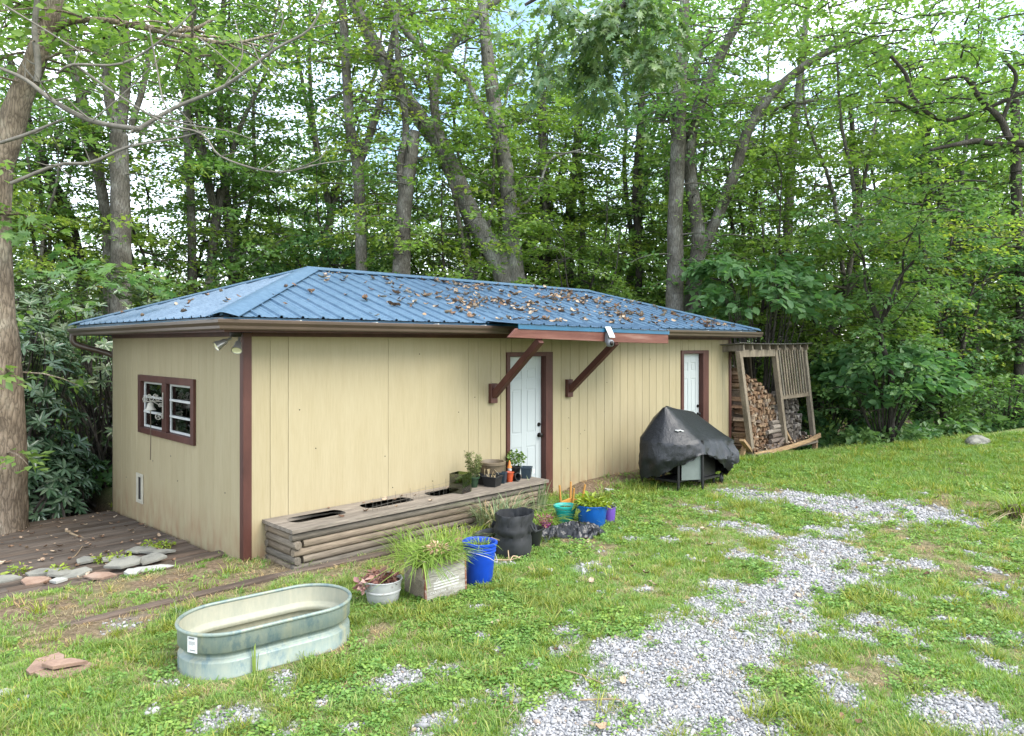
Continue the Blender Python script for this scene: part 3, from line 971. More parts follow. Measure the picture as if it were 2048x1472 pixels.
s0 = AX0 + .02; st = []
base = math.floor((s0 + OV) / RIB) * RIB - OV
while base < AX1 + .02:
    for o, h in PROF:
        if s0 <= base + o <= AX1 + .02: st.append((base + o, h))
    base += RIB
vs = []
for s, h in st:
    t = (s - s0) / (AX1 - s0)
    zo = 2.428 - 0.045 * t
    vs += [(s, AY - .03, zo + h), (s, -OV + .04, ZE + 0.026 + h), (s, -OV + .42, ZE + 0.03 + .36 * (ZR - ZE) / (RY + OV) + .012 + h)]
k = MB(); k.add(vs, [(3*j, 3*j+3, 3*j+4, 3*j+1) for j in range(len(st)-1)] + [(3*j+1, 3*j+4, 3*j+5, 3*j+2) for j in range(len(st)-1)])
k.part('awning_sheet', M['roof'], house)
for sx in (3.38, 4.93):
    k = MB(); k.box((sx - .06, -0.075, 1.40), (sx + .06, -0.018, 1.66)); k.bar((sx, -0.06, 1.50), (sx, AY + .03, 2.235 - .012 * (sx - 3)), 0.085, 0.085, (1, 0, 0))
    k.part('awning_brace', M['trim'], house, bevel=.004)
k = MB()
for sx in (3.3, 4.2, 5.1, 6.05): k.box((sx, AY + .04, 2.30), (sx + .04, -OV, 2.385))
k.part('awning_rafter', M['trim'], house)['kind'] = 'stuff'

# ---- doors
def make_door(l, r, t, leaf_l, leaf_r, leaf_t, label=None):
    k = MB()
    k.box((l, -0.040, -0.08), (leaf_l, -0.012, t)); k.box((leaf_r, -0.040, -0.08), (r, -0.012, t)); k.box((leaf_l + .0005, -0.040, leaf_t), (leaf_r - .0005, -0.012, t - .0005))
    k.box((l + .02, -0.0115, -0.08), (leaf_l - .001, 0.14, leaf_t + .02)); k.box((leaf_r + .001, -0.0115, -0.08), (r - .02, 0.14, leaf_t + .02)); k.box((leaf_l, -0.0115, leaf_t + .001), (leaf_r, 0.14, leaf_t + .02))
    d = MB(); y = 0.055
    w = leaf_r - leaf_l - .006; a = leaf_l + .003; zb = 0.03
    xs = [0, .115, .115 + (w - .33) / 2, .215 + (w - .33) / 2, w - .115, w]
    zs = [zb, .26, .74, .93, 1.55, 1.69, 1.84, leaf_t - .004]
    d.box((a, y + .008, zb), (a + w, y + .045, leaf_t - .004))
    for x0, x1 in ((xs[0], xs[1]), (xs[2], xs[3]), (xs[4], xs[5])): d.box((a + x0, y, zb), (a + x1, y + .0078, leaf_t - .004))
    for x0, x1 in ((xs[1], xs[2]), (xs[3], xs[4])):
        for z0, z1 in ((zs[0], zs[1]), (zs[2], zs[3]), (zs[4], zs[5]), (zs[6], zs[7])): d.box((a + x0, y + .0003, z0), (a + x1, y + .0078, z1))
        for z0, z1 in ((zs[1], zs[2]), (zs[3], zs[4]), (zs[5], zs[6])): d.box((a + x0 + .022, y + .002, z0 + .022), (a + x1 - .022, y + .0079, z1 - .022))
    dr = d.part('door', M['white_door'], house, bevel=.0025)
    if label: dr['label'] = label
    k.part('door_frame', M['trim'], dr, bevel=.003)
    th = MB(); th.box((leaf_l, -0.03, -0.05), (leaf_r, 0.12, 0.022)); th.part('threshold', M['foundation'], dr)
    for z, rr_ in ((0.88, .030), (1.03, .027)):
        n = MB(); R = Matrix.Rotation(math.radians(90), 4, 'X')
        n.lathe([(0, .0), (.032, .0), (.032, .008), (.014, .012), (.012, .03), (rr_, .042), (rr_, .058), (.018, .066), (0, .067)] if z < 1 else [(0, 0), (.029, 0), (.029, .012), (.022, .022), (0, .024)], (leaf_r - .055, y - .001, z), 16, R)
        n.part('door_knob' if z < 1 else 'deadbolt', M['black_metal'], dr, smooth=True)
    return dr
make_door(*DOORS[0], 3.712, 4.43, 2.01, 'white six panel door behind the log planter')
make_door(*DOORS[1], 8.10, 8.76, 2.005, 'white panel door behind the covered grill')

# ---- side window: two sashes of three lights
y0, y1, z0, z1 = WIN
k = MB(); c = .088
k.box((-0.048, y0, z0), (-0.012, y0 + c, z1)); k.box((-0.048, y1 - c, z0), (-0.012, y1, z1))
k.box((-0.048, y0 + c + .0005, z1 - .08), (-0.012, y1 - c - .0005, z1 - .0005)); k.box((-0.048, y0 + c + .0005, z0 + .0005), (-0.012, y1 - c - .0005, z0 + .075))
k.box((-0.045, 2.02, z0 + .0755), (-0.0115, 2.16, z1 - .0805))
win = k.part('window', M['trim'], house, bevel=.003)
k = MB(); k.box((-0.0114, y0 + c + .002, z1 - .079), (0.08, y1 - c - .002, z1 - .06)); k.box((-0.0114, y0 + c + .002, z0 + .055), (0.08, y1 - c - .002, z0 + .074)); k.box((-0.0113, y0 + .06, z0 + .075), (0.08, y0 + c - .001, z1 - .08)); k.box((-0.0113, y1 - c + .001, z0 + .075), (0.08, y1 - .06, z1 - .08)); k.box((-0.0112, 2.03, z0 + .0755), (0.08, 2.15, z1 - .0805))
k.part('window_jamb', M['trim'], win)
for a, cc in ((y0 + c + .003, 2.018), (2.162, y1 - c - .003)):
    zb, zt = z0 + .078, z1 - .083
    k = MB(); fw = .026
    k.box((0.0, a, zb), (0.03, a + fw, zt)); k.box((0.0, cc - fw, zb), (0.03, cc, zt)); k.box((0.001, a + fw, zb), (0.029, cc - fw, zb + fw)); k.box((0.001, a + fw, zt - fw), (0.029, cc - fw, zt))
    h = (zt - zb) / 3
    for i in (1, 2): k.box((-0.006, a + .004, zb + i*h - .013), (0.026, cc - .004, zb + i*h + .013))
    k.part('sash', M['white_vinyl'], win, bevel=.002)
    for i in range(3):
        k = MB(); k.box((0.012, a + .02, zb + i*h + .008), (0.015, cc - .02, zb + (i+1)*h - .008)); k.part('pane', M['glass'], win)
    # curtain hanging inside at the far edge
    vs = []; n = 14
    for j in range(n + 1):
        yy = cc - .04 - .17 * j / n; xx = .062 + .012 * math.sin(j * 2.1)
        vs += [(xx, yy, zb - .1), (xx, yy + .012 * math.sin(j), zt + .1)]
    k = MB(); k.add(vs, [(2*j, 2*j+2, 2*j+3, 2*j+1) for j in range(n)]); k.part('curtain', M['curtain'], win)
    k = MB(); k.box((.10, a, zb - .03), (.13, cc, zb + .03)); k.part('window_stool', M['room'], win)

# ---- small pet hatch low on the side wall
k = MB(); a, cc, zb, zt = 2.875, 3.115, 0.13, 0.51; w = .062
k.box((-0.034, a, zb), (-0.0165, a + w, zt)); k.box((-0.034, cc - w, zb), (-0.0165, cc, zt)); k.box((-0.033, a + w, zb), (-0.0165, cc - w, zb + .045)); k.box((-0.033, a + w, zt - .045), (-0.0165, cc - w, zt))
hatch = k.part('pet_hatch', mat_plain('pale_cream_plastic', (.46, .43, .34), .5), house, bevel=.004)
k = MB(); k.box((-0.0205, a + w, zb + .045), (-0.0175, cc - w, zt - .045)); k.part('hatch_flap', M['dark'], hatch)

# ================================================================ things fixed to the building
# floodlight with two lamp heads under the corner of the eave
M['lamp_alu'] = mat_plain('lamp_aluminium', (0.42, 0.40, 0.36), 0.35, 0.7)
M['bulb'] = mat_plain('lamp_glass', (0.62, 0.60, 0.42), 0.15, 0, 0.6)
fl = thing('floodlight', (-0.12, -0.05, 2.26), 'twin lamp floodlight under the eave at the near corner', 'floodlight')
k = MB(); k.lathe([(0, .055), (.055, .055), (.06, .03), (.05, .0), (0, -.005)], (-0.12, -0.06, 2.255), 16); k.part('mount', M['black_metal'], fl, smooth=True)
for p, q in (((-0.155, -0.04, 2.245), (-0.30, -0.02, 2.16)), ((-0.10, -0.10, 2.245), (-0.17, -0.19, 2.12))):
    p, q = Vector(p), Vector(q); d = (q - p).normalized(); R = d.to_track_quat('Z', 'Y').to_matrix().to_4x4(); L = (q - p).length
    k = MB(); k.tube([p, p + d * L * .35], [.014, .014], 8)
    k.lathe([(.018, L*.3), (.03, L*.4), (.034, L*.62), (.052, L)], p, 18, R); k.lathe([(.047, L), (.030, L*.66), (0, L * .6)], p, 18, R)
    lh = k.part('lamp_head', M['lamp_alu'], fl, smooth=True)
    k = MB(); k.lathe([(0, L*.95), (.035, L * .93), (.047, L*.98)], p, 18, R); k.part('bulb', M['bulb'], lh, smooth=True)

# solar security camera on the awning board
M['solar'] = mat_plain('solar_panel_glass', (0.55, 0.60, 0.66), 0.12, 0, 0.8, 0.06, 40)
M['grey_plastic'] = mat_plain('grey_plastic', (0.16, 0.17, 0.18), 0.4)
cx_ = 4.66
sc_ = thing('security_camera', (cx_, AY - .06, 2.3), 'small solar security camera with tilted panel on awning board', 'security camera')
Rm = Matrix.Translation((cx_ + .02, AY - .06, 2.345)) @ Matrix.Rotation(math.radians(62), 4, 'X')
k = MB(); k.box((-.062, -.085, -.006), (.062, .085, .004), Rm); k.part('panel_frame', M['white_vinyl'], sc_, bevel=.003)
k = MB(); k.box((-.055, -.078, .0042), (.055, .078, .006), Rm); k.part('solar_panel', M['solar'], sc_)
k = MB(); k.box((-.03 + cx_, AY - .06, 2.20), (.03 + cx_, AY - .004, 2.33)); k.part('bracket', M['grey_plastic'], sc_, bevel=.006)
k = MB(); k.lathe([(0, .05), (.03, .048), (.05, .03), (.055, 0), (.05, -.03), (.03, -.048), (0, -.052)], (cx_ - .01, AY - .08, 2.195), 16); body = k.part('camera_body', M['grey_plastic'], sc_, smooth=True)
k = MB(); k.lathe([(0, .02), (.018, .018), (.03, .008), (.032, -.005)], (cx_ - .03, AY - .125, 2.193), 14, Matrix.Rotation(math.radians(90), 4, 'X')); k.part('camera_lens', M['black_metal'], body, smooth=True)

# cast iron bell on a bracket with scrolls, between the sashes
M['bell'] = mat_noise('weathered_white_iron', (0.36, 0.34, 0.28), (0.52, 0.50, 0.43), 30, 0.7)
by = 2.09
bell = thing('yard_bell', (-0.05, by, 1.2), 'white iron yard bell on scroll bracket in front of the side window', 'bell')
k = MB(); k.tube([(-0.055, by, 1.12), (-0.055, by, 1.60)], .011, 8); 
for zz in (1.13, 1.59): k.lathe([(0, -.004), (.02, -.004), (.02, .004), (0, .004)], (-0.055, by, zz), 10, Matrix.Rotation(math.radians(90), 4, 'Y'))
k.tube([(-0.055, by, 1.44), (-0.20, by, 1.455), (-0.40, by, 1.455)], .010, 8)
k.tube([(-0.055, by, 1.34), (-0.15, by, 1.40), (-0.23, by, 1.45)], .009, 8); k.part('bracket', M['bell'], bell, smooth=True)
k = MB()
def scroll(k, c, r, turns, start, sgn=1, y=by):
    pts = []
    for i in range(22):
        t = i / 21; a = start + sgn * turns * 2 * math.pi * t; rr_ = r * (1 - .75 * t)
        pts.append(Vector((c[0] + rr_ * math.cos(a), y, c[1] + rr_ * math.sin(a))))
    k.tube(pts, .0085, 6)
for c in ((-0.14, 1.50), (-0.25, 1.50), (-0.36, 1.50)): scroll(k, c, .05, 1.3, math.pi * .5); 
scroll(k, (-0.19, 1.565), .035, 1.3, 0.2, -1); scroll(k, (-0.30, 1.565), .035, 1.3, math.pi - .2)
scroll(k, (-0.10, 1.37), .04, 1.4, 0.0); k.part('scroll', M['bell'], bell, smooth=True)
k = MB(); k.lathe([(0, .0), (.025, -.004), (.048, -.02), (.055, -.07), (.066, -.105), (.095, -.135), (.098, -.145), (.088, -.145), (.06, -.11), (.045, -.06), (0, -.03)], (-0.275, by, 1.44), 24); k.part('bell_body', M['bell'], bell, smooth=True)
k = MB(); k.tube([(-0.275, by, 1.39), (-0.275, by, 1.285)], .006, 6); k.lathe([(0, .018), (.016, .01), (.018, 0), (.012, -.014), (0, -.018)], (-0.275, by, 1.28), 12); k.part('clapper', M['bell'], bell, smooth=True)
k = MB(); wc = (-0.13, 1.165)
ring = [Vector((wc[0] + .055 * math.cos(i*math.pi/12), by, wc[1] + .055 * math.sin(i*math.pi/12))) for i in range(25)]
k.tube(ring, .009, 6, False)
for i in range(4):
    a = i * math.pi / 2 + .4; k.tube([(wc[0], by, wc[1]), (wc[0] + .055 * math.cos(a), by, wc[1] + .055 * math.sin(a))], .007, 6)
k.part('wheel', M['bell'], bell, smooth=True)
M['cord'] = mat_plain('dark_cord', (0.10, 0.075, 0.05), 0.9)
_s = Matrix.Translation((-.055, by, 1.59)) @ Matrix.Scale(.64, 4) @ Matrix.Translation((.055, -by, -1.59))
for o in bell.children: o.data.transform(_s)
k = MB(); k.tube([(-0.195, by, 1.39), (-0.193, by - .004, 1.1), (-0.196, by, 0.81)], .005, 5); k.part('pull_cord', M['cord'], bell)
# ================================================================ deck of weathered boards beside the house
M['deckwood'] = mat_piece('weathered_deck_wood', [(0.095, 0.072, 0.054), (0.13, 0.095, 0.07), (0.125, 0.102, 0.083), (0.16, 0.112, 0.08)], 2.2, (0.35, 3, 3), 0.85, 0.5, 0.006, 9, 0.5)
M['greywood'] = mat_piece('silvered_wood', [(0.20, 0.165, 0.125), (0.27, 0.225, 0.175), (0.24, 0.205, 0.165), (0.31, 0.265, 0.21)], 2.0, (0.4, 5, 5), 0.85, 0.4, 0.005, 8, 0.6)
M['shedwood'] = mat_piece('weathered_shed_wood', [(0.20, 0.16, 0.115), (0.27, 0.22, 0.16), (0.23, 0.20, 0.155)], 2.5, (4, 4, 0.4), 0.85, 0.4, 0.005, 8, 0.65)
M['tanwood'] = mat_piece('tan_treated_wood', [(0.36, 0.24, 0.13), (0.42, 0.28, 0.15)], 2.0, (0.4, 4, 4), 0.8, 0.3, 0.004, 8, 0.7)
deck = thing('wooden_deck', (-1.6, 2.2, -0.15), 'low dark weathered plank deck beside the cream end wall', 'deck')
def deck_z(y): return -0.028 - 0.031 * (y - 0.62)
y = 0.62; i = 0
while y < 4.05:
    w = 0.138
    x1 = -0.045 if y < 4.0 else -0.05
    zz = deck_z(y + w/2)
    cuts = [-4.6 + random.uniform(-.3, .3)] + ([-2.1 + random.uniform(-.5, .5)] if i % 3 == 1 else []) + [x1 - random.uniform(0, .01)]
    for a, c in zip(cuts, cuts[1:]):
        k = MB(); dz = random.uniform(-.006, .006)
        k.box((-(c-a)/2, -w/2, -0.036), ((c-a)/2, w/2, 0.0))
        o = k.part('deck_board', M['deckwood'], deck, bevel=.004)
        o.location = ((a + c) / 2, y + w/2, zz + dz); o.rotation_euler = (-0.031, random.uniform(-.004, .004), random.uniform(-.003, .003))
    y += w + .007; i += 1
k = MB(); k.box((-4.6, 0.60, -0.30), (-0.06, 0.66, -0.075)); k.box((-4.6, 4.02, -0.45), (-0.05, 4.06, -0.185)); k.part('deck_joist', M['deckwood'], deck)

# old timber edging half sunk in the yard
def timber(p, q, w, h, name, label, mat='deckwood'):
    p, q = Vector(p), Vector(q)
    k = MB(); k.bar(p, q, w, h)
    return k.single(name, M[mat], (p + q) / 2, label, 'timber', bevel=.01)
timber((-1.80, 0.34, -.055), (0.02, 0.50, -.012), .16, .05, 'edging_board', 'loose brown plank lying along the front edge of the deck')
timber((-1.75, -0.62, -.005), (-0.02, -0.70, .012), .10, .06, 'landscape_timber', 'rotting grey timber sunk in bare earth behind the stock tank')
timber((-0.30, -0.62, .0), (1.45, -0.80, .005), .09, .05, 'landscape_timber', 'sunken timber edging running in front of the log planter')

# ================================================================ flagstones
M['flag'] = mat_noise('grey_flagstone', (0.13, 0.13, 0.115), (0.24, 0.235, 0.20), 7, 0.85, bmp=0.5, bdist=0.006, c3=(0.30, 0.29, 0.24))
M['flagpink'] = mat_noise('pink_flagstone', (0.20, 0.125, 0.09), (0.32, 0.215, 0.155), 7, 0.85, bmp=0.5, bdist=0.006, c3=(0.36, 0.27, 0.21))
M['flagpale'] = mat_noise('pale_flagstone', (0.30, 0.30, 0.27), (0.45, 0.45, 0.41), 7, 0.85, bmp=0.5, bdist=0.006)
def slab(c, rx, ry, rot, th, mat, label, tilt=(0, 0), n=6, name='flagstone', cat='stone'):
    rr = random.Random(hash(label) % 10007)
    seed = sum(ord(ch) for ch in label); rr = random.Random(seed)
    vs, m_ = [], n
    ang = sorted(2*math.pi*(i + rr.uniform(-.3, .3))/n for i in range(n))
    Rt = Matrix.Translation(Vector(c)) @ Matrix.Rotation(rot, 4, 'Z') @ Matrix.Rotation(tilt[0], 4, 'X') @ Matrix.Rotation(tilt[1], 4, 'Y')
    rads = [rr.uniform(.72, 1.2) for _ in ang]
    for z, s in ((0, .99), (th * .85, 1.0), (th, .985)):
        for a, q in zip(ang, rads): vs.append(Rt @ Vector((rx*q*s*math.cos(a), ry*q*s*math.sin(a), z + (rr.uniform(-.004, .004) if z else 0))))
    fs = [tuple(range(n-1, -1, -1)), tuple(range(2*n, 3*n))]
    for l in (0, 1):
        for i in range(n): fs.append((l*n + i, l*n + (i+1) % n, (l+1)*n + (i+1) % n, (l+1)*n + i))
    k = MB(); k.add(vs, fs)
    return k.single(name, M[mat], c, label, cat, 'flagstones around the deck' if name == 'flagstone' else None)
def FZ(px, py, z): return G(px, py, z)
for px, py, z, rx, ry, rot, mat, lab, tilt in [
    (72, 1163, -.05, .15, .085, .3, 'flagpink', 'pinkish flagstone near the left end of the pile on the deck edge', (.12, 0)),
    (12, 1160, -.05, .17, .10, .2, 'flag', 'grey green flagstone at the far left end of the pile', (.05, 0)),
    (88, 1146, -.045, .17, .08, .5, 'flag', 'long grey flagstone lying just behind the pinkish one', (.05, .05)),
    (118, 1147, -.03, .13, .10, .9, 'flag', 'dark grey flagstone tilted beside the pinkish one', (.25, .1)),
    (150, 1150, -.05, .15, .11, .6, 'flag', 'blue grey flagstone with weeds on it in the middle of the pile', (.18, -.1)),
    (172, 1122, -.03, .12, .08, .2, 'flag', 'small dark flagstone at the back of the pile on the boards', (.1, 0)),
    (200, 1152, -.06, .15, .07, .25, 'flagpink', 'brown pink flagstone leaning at the front of the pile', (.15, .05)),
    (228, 1119, -.03, .15, .07, .5, 'flag', 'narrow dark flagstone between weeds at the back of the pile', (.1, .1)),
    (250, 1128, .005, .18, .12, .6, 'flag', 'large grey green flagstone raised on the others', (.22, -.1)),
    (266, 1146, -.02, .10, .07, .5, 'flagpale', 'small near white flagstone at the front of the pile', (.2, 0)),
    (296, 1141, -.045, .19, .08, .35, 'flagpale', 'long pale flagstone at the house end of the front row', (.08, 0)),
    (322, 1137, -.045, .14, .065, .2, 'flagpale', 'thin pale flagstone poking out nearest the house wall', (.05, 0)),
    (300, 1119, -.02, .19, .11, .3, 'flag', 'wide grey flagstone under green weeds toward the house', (.12, -.1)),
    (280, 1102, -.035, .16, .09, .5, 'flag', 'rounded olive grey flagstone at the top of the pile', (.08, .05)),
    (318, 1105, -.035, .20, .07, .0, 'flag', 'long mossy flagstone lying flat closest to the house', (.03, 0)),
    (118, 1163, -.07, .08, .05, .6, 'flagpale', 'small blue grey stone chip in front of the dark tilted flagstone', (0, 0)),
    (128, 1345, .02, .21, .12, .15, 'flagpink', 'big pink flagstone on the grass at the lower left', (.03, .03)),
    (95, 1330, .035, .15, .09, .7, 'flagpink', 'pale pink flagstone stacked behind the big pink one', (.05, -.06)),
    (-5, 1392, .01, .12, .05, .2, 'flagpale', 'cream stone cut by the lower left picture edge', (0, 0))]:
    if py < 1200:
        off = max(0, z + .05)
        for _ in range(3): z = (deck_z(p.y) if _ and p.y > .6 else -.03) + off + .004; p = G(px, py, z)
    else: p = G(px, py, z)
    slab((p.x, p.y, z), rx * .9, ry * 1.15, rot - .75, .022, mat, lab, (tilt[0] * .5 + .02, tilt[1]))
p = G(128, 1330, .06); slab((p.x, p.y, .062), .13, .05, -.5, .02, 'flagpink', 'thin broken sliver lying on top of the big pink flagstone', (.08, .04))

# ================================================================ stock tank
m, nt, b = mat_base('galvanised_tank')
v = coords(nt)
f = noise(nt, v, 5, 6, 0.65); f2 = noise(nt, coords(nt, (1, 1, .3)), 24, 5, 0.7)
col = ramp(nt, f, [(0.3, (0.14, 0.20, 0.185)), (0.55, (0.20, 0.25, 0.215)), (0.75, (0.29, 0.32, 0.25))])
col = mixc(nt, 0.45, col, ramp(nt, f2, [(0.35, (0.15, 0.21, 0.20)), (0.7, (0.33, 0.34, 0.25))]))
f4 = noise(nt, coords(nt, (1, 1, .5)), 11, 6, .7)
col = mixc(nt, ramp(nt, f4, [(.52, (0, 0, 0)), (.62, (.75,) * 3)]), col, (0.10, 0.16, 0.17))
col = mixc(nt, ramp(nt, noise(nt, coords(nt, (1, 1, .18)), 7, 4), [(.56, (0, 0, 0)), (.68, (.6,) * 3)]), col, (0.36, 0.34, 0.20))
nt.links.new(col, b.inputs['Base Color']); b.inputs['Roughness'].default_value = 0.5; b.inputs['Metallic'].default_value = 0.25
M['tank'] = m
m, nt, b = mat_base('tank_inside')
v = coords(nt)
f = noise(nt, v, 4, 6, 0.65); f2 = noise(nt, coords(nt, (1, 1, .25)), 30, 5, 0.7)
col = ramp(nt, f, [(0.3, (0.28, 0.295, 0.22)), (0.6, (0.36, 0.345, 0.24)), (0.78, (0.40, 0.30, 0.18))])
col = mixc(nt, 0.3, col, ramp(nt, f2, [(0.35, (0.21, 0.23, 0.19)), (0.7, (0.42, 0.40, 0.31))]))
nt.links.new(col, b.inputs['Base Color']); b.inputs['Roughness'].default_value = 0.6
M['tank_in'] = m
def stadium(hl, r, n=28):
    pts = []
    for i in range(n): a = -math.pi/2 + math.pi * i / (n - 1); pts.append((hl + r*math.cos(a), r*math.sin(a)))
    for i in range(n): a = math.pi/2 + math.pi * i / (n - 1); pts.append((-hl + r*math.cos(a), r*math.sin(a)))
    return pts
tank = thing('stock_tank', (TUBX, TUBY, 0), 'oval galvanised stock tank standing empty on the grass', 'tank')
TR = Matrix.Translation((TUBX, TUBY, 0.0)) @ Matrix.Rotation(math.atan2(TUBU[1], TUBU[0]), 4, 'Z')
def loft(name, prof, hl, R, mat, parent, close_bottom=False, smooth=True):
    k = MB(); n = None; vs = []
    for dr, z in prof:
        ring = stadium(hl, R + dr); n = len(ring)
        vs += [TR @ Vector((x, y, z)) for x, y in ring]
    fs = []
    for l in range(len(prof) - 1):
        for i in range(n): fs.append((l*n + i, l*n + (i+1) % n, (l+1)*n + (i+1) % n, (l+1)*n + i))
    if close_bottom: fs.append(tuple(range(n)))
    k.add(vs, fs); return k.part(name, M[mat], parent, smooth=50)
HL, TRAD = 0.285, 0.312
shell = [(0, -0.03), (0.004, 0.0), (0.004, 0.012), (0, 0.016), (0, 0.105), (-0.006, 0.115), (-0.030, 0.125), (-0.036, 0.140), (-0.030, 0.158), (-0.004, 0.172), (0.002, 0.18), (0.004, 0.295)]
loft('tank_wall', shell, HL, TRAD, 'tank', tank)
inner = [(-0.004, 0.295), (-0.006, 0.18), (-0.012, 0.17), (-0.040, 0.156), (-0.046, 0.140), (-0.040, 0.122), (-0.012, 0.112), (-0.008, 0.10), (-0.01, 0.03)]
loft('tank_lining', inner[::-1], HL, TRAD, 'tank_in', tank, True)
rim = [(0.004 + .013*math.cos(a), 0.298 + .013*math.sin(a)) for a in [i*math.pi/5 - .5 for i in range(11)]]
loft('tank_rim', rim, HL, TRAD, 'tank', tank)
k = MB()
a0 = math.radians(212); pl = []
for da in (-.13, .13):
    for z in (0.176, 0.282):
        a = a0 + da * (1 if True else 1); r = TRAD + .0065
        pl.append(TR @ Vector((-HL + r*math.cos(a) , r*math.sin(a), z)))
k.add(pl, [(0, 1, 3, 2)])
M['paper'] = mat_plain('white_sticker', (0.70, 0.70, 0.68), 0.5, 0, .3, .04)
M['ink'] = mat_plain('grey_print', (0.16, 0.16, 0.16), 0.6)
lab = k.part('sticker', M['paper'], tank)
k = MB()
for u0, u1, w0, w1 in ((.15, .7, .84, .93), (.15, .8, .66, .68), (.15, .75, .60, .62), (.15, .8, .54, .56), (.15, .6, .48, .50), (.25, .8, .14, .19)):
    def q(u, w): return pl[0].lerp(pl[2], u).lerp(pl[1].lerp(pl[3], u), w) + (TR.to_3x3() @ Vector((math.cos(a0), math.sin(a0), 0))) * .0015
    k.add([q(u0, w0), q(u1, w0), q(u1, w1), q(u0, w1)], [(0, 1, 2, 3)])
k.part('print', M['ink'], lab)

# ================================================================ log planter bench along the wall
M['log'] = mat_piece('weathered_log', [(0.19, 0.15, 0.105), (0.245, 0.195, 0.14), (0.175, 0.155, 0.125), (0.27, 0.22, 0.16)], 1.6, (0.5, 5, 5), 0.85, 0.5, 0.006, 9, 0.6)
planter = thing('log_planter', (2.0, -0.33, 0), 'long low planter of stacked landscape logs with slotted plank top', 'planter')
LX0, LX1, LY0, LY1 = 0.20, 3.80, -0.615, -0.045
def log(p, q, r):
    p, q = Vector(p), Vector(q); L = (q - p).length; n = 14; k = MB()
    vs = []
    prof = [(math.cos(2*math.pi*i/n), math.sin(2*math.pi*i/n)) for i in range(n)]
    for t, s in ((0, .86), (.012, 1), (L*.33, 1.02), (L*.66, .98), (L - .012, 1), (L, .86)):
        for a, c in prof: vs.append((t, max(-.97, min(.97, a)) * r * s, max(-.90, min(.90, c)) * r * s))
    fs = [tuple(range(n-1, -1, -1)), tuple(range(5*n, 6*n))]
    for l in range(5):
        for i in range(n): fs.append((l*n+i, l*n+(i+1)%n, (l+1)*n+(i+1)%n, (l+1)*n+i))
    k.add(vs, fs); o = k.part('log', M['log'], planter, smooth=45)
    d = (q - p).normalized()
    o.location = p; o.rotation_euler = d.to_track_quat('X', 'Z').to_euler()
    return o
R_ = .043
for c in range(5):
    z = 0.0 + c * .076 + R_ * .8 - .025
    longf = c % 2 == 0
    jit = lambda: random.uniform(-.012, .012)
    log((LX0 + (0.0 if longf else .105) + jit(), LY0 + .045, z), (LX1 + jit() - (0.08 if c < 3 else 0), LY0 + .045, z), R_)
    log((LX0 + (0.0 if longf else .05), LY1, z), (LX1, LY1, z), R_ * .9)
    log((LX0 + .045, LY0 + (.10 if longf else -.005) + jit(), z), (LX0 + .045, LY1 + .03, z), R_)
    log((LX1 - .045 - (0.08 if c < 3 else 0), LY0 + (.10 if longf else -.005), z), (LX1 - .045 - (0.08 if c < 3 else 0), LY1 + .03, z), R_)
k = MB(); k.box((LX0 + .1, LY0 + .1, -.05), (LX1 - .15, LY1 - .04, .05)); k.part('planter_soil', mat_noise('dark_potting_soil', (0.015, 0.011, 0.008), (0.05, 0.036, 0.026), 30, 0.95), planter)
SLOTS = [(0.32, 0.95), (1.20, 1.84), (2.10, 2.74), (3.0, 3.5)]
SY0, SY1, YM = -0.40, -0.155, -0.28
def plank(ya, yb, notch_side):
    """one plank with half-slots cut in one long edge"""
    out_ = []
    x0, x1 = LX0 - .03, LX1 + .02
    edge_y_ = yb if notch_side > 0 else ya
    depth = (YM - SY0) if notch_side > 0 else (SY1 - YM)
    line = [(x0, edge_y_)]
    for a, c in SLOTS:
        line.append((a, edge_y_))
        for i in range(1, 6):
            t = i / 5 * math.pi / 2; line.append((a + .07 * (1 - math.cos(t)), edge_y_ - notch_side * depth * math.sin(t)))
        for i in range(5, 0, -1):
            t = (i - 1) / 5 * math.pi / 2; line.append((c - .07 * (1 - math.cos(t)), edge_y_ - notch_side * depth * math.sin(t)))
    line.append((x1, edge_y_))
    other = yb if notch_side < 0 else ya
    poly = line + [(x1, other), (x0, other)]
    bm = bmesh.new()
    vs = [bm.verts.new((x, y, .368)) for x, y in poly]
    f = bm.faces.new(vs); bmesh.ops.triangulate(bm, faces=[f])
    g = bmesh.ops.extrude_face_region(bm, geom=bm.faces[:])
    for e_ in g['geom']:
        if isinstance(e_, bmesh.types.BMVert): e_.co.z += .036
    bmesh.ops.recalc_face_normals(bm, faces=bm.faces)
    me = bpy.data.meshes.new('top_plank'); bm.to_mesh(me); bm.free(); me.materials.append(M['greywood'])
    return link('top_plank', me, planter)
plank(LY0 - .03, YM - .002, 1); plank(YM + .002, LY1 + .02, -1)

# ================================================================ pots and plants
def colmat(name, c, rough=.4, spec=.4): 
    M[name] = mat_plain(name, c, rough, 0, spec, .12, 14); return M[name]
colmat('black_plastic', (0.012, 0.013, 0.014), .45); colmat('dark_green_pot', (0.02, 0.045, 0.022), .4); colmat('orange_pot', (0.42, 0.065, 0.018), .5)
colmat('teal_pot', (0.018, 0.36, 0.30), .35); colmat('blue_tub', (0.008, 0.095, 0.36), .3); colmat('blue_bucket', (0.006, 0.055, 0.42), .35); colmat('purple_pot', (0.14, 0.07, 0.36), .45)
colmat('magenta_pot', (0.30, 0.045, 0.20), .4); colmat('tan_pot', (0.15, 0.115, 0.072), .55); colmat('white_pot', (0.42, 0.425, 0.41), .6); colmat('navy_pot', (0.018, 0.035, 0.048), .45)
M['soil'] = mat_noise('potting_soil', (0.02, 0.014, 0.01), (0.07, 0.05, 0.035), 40, 0.95)
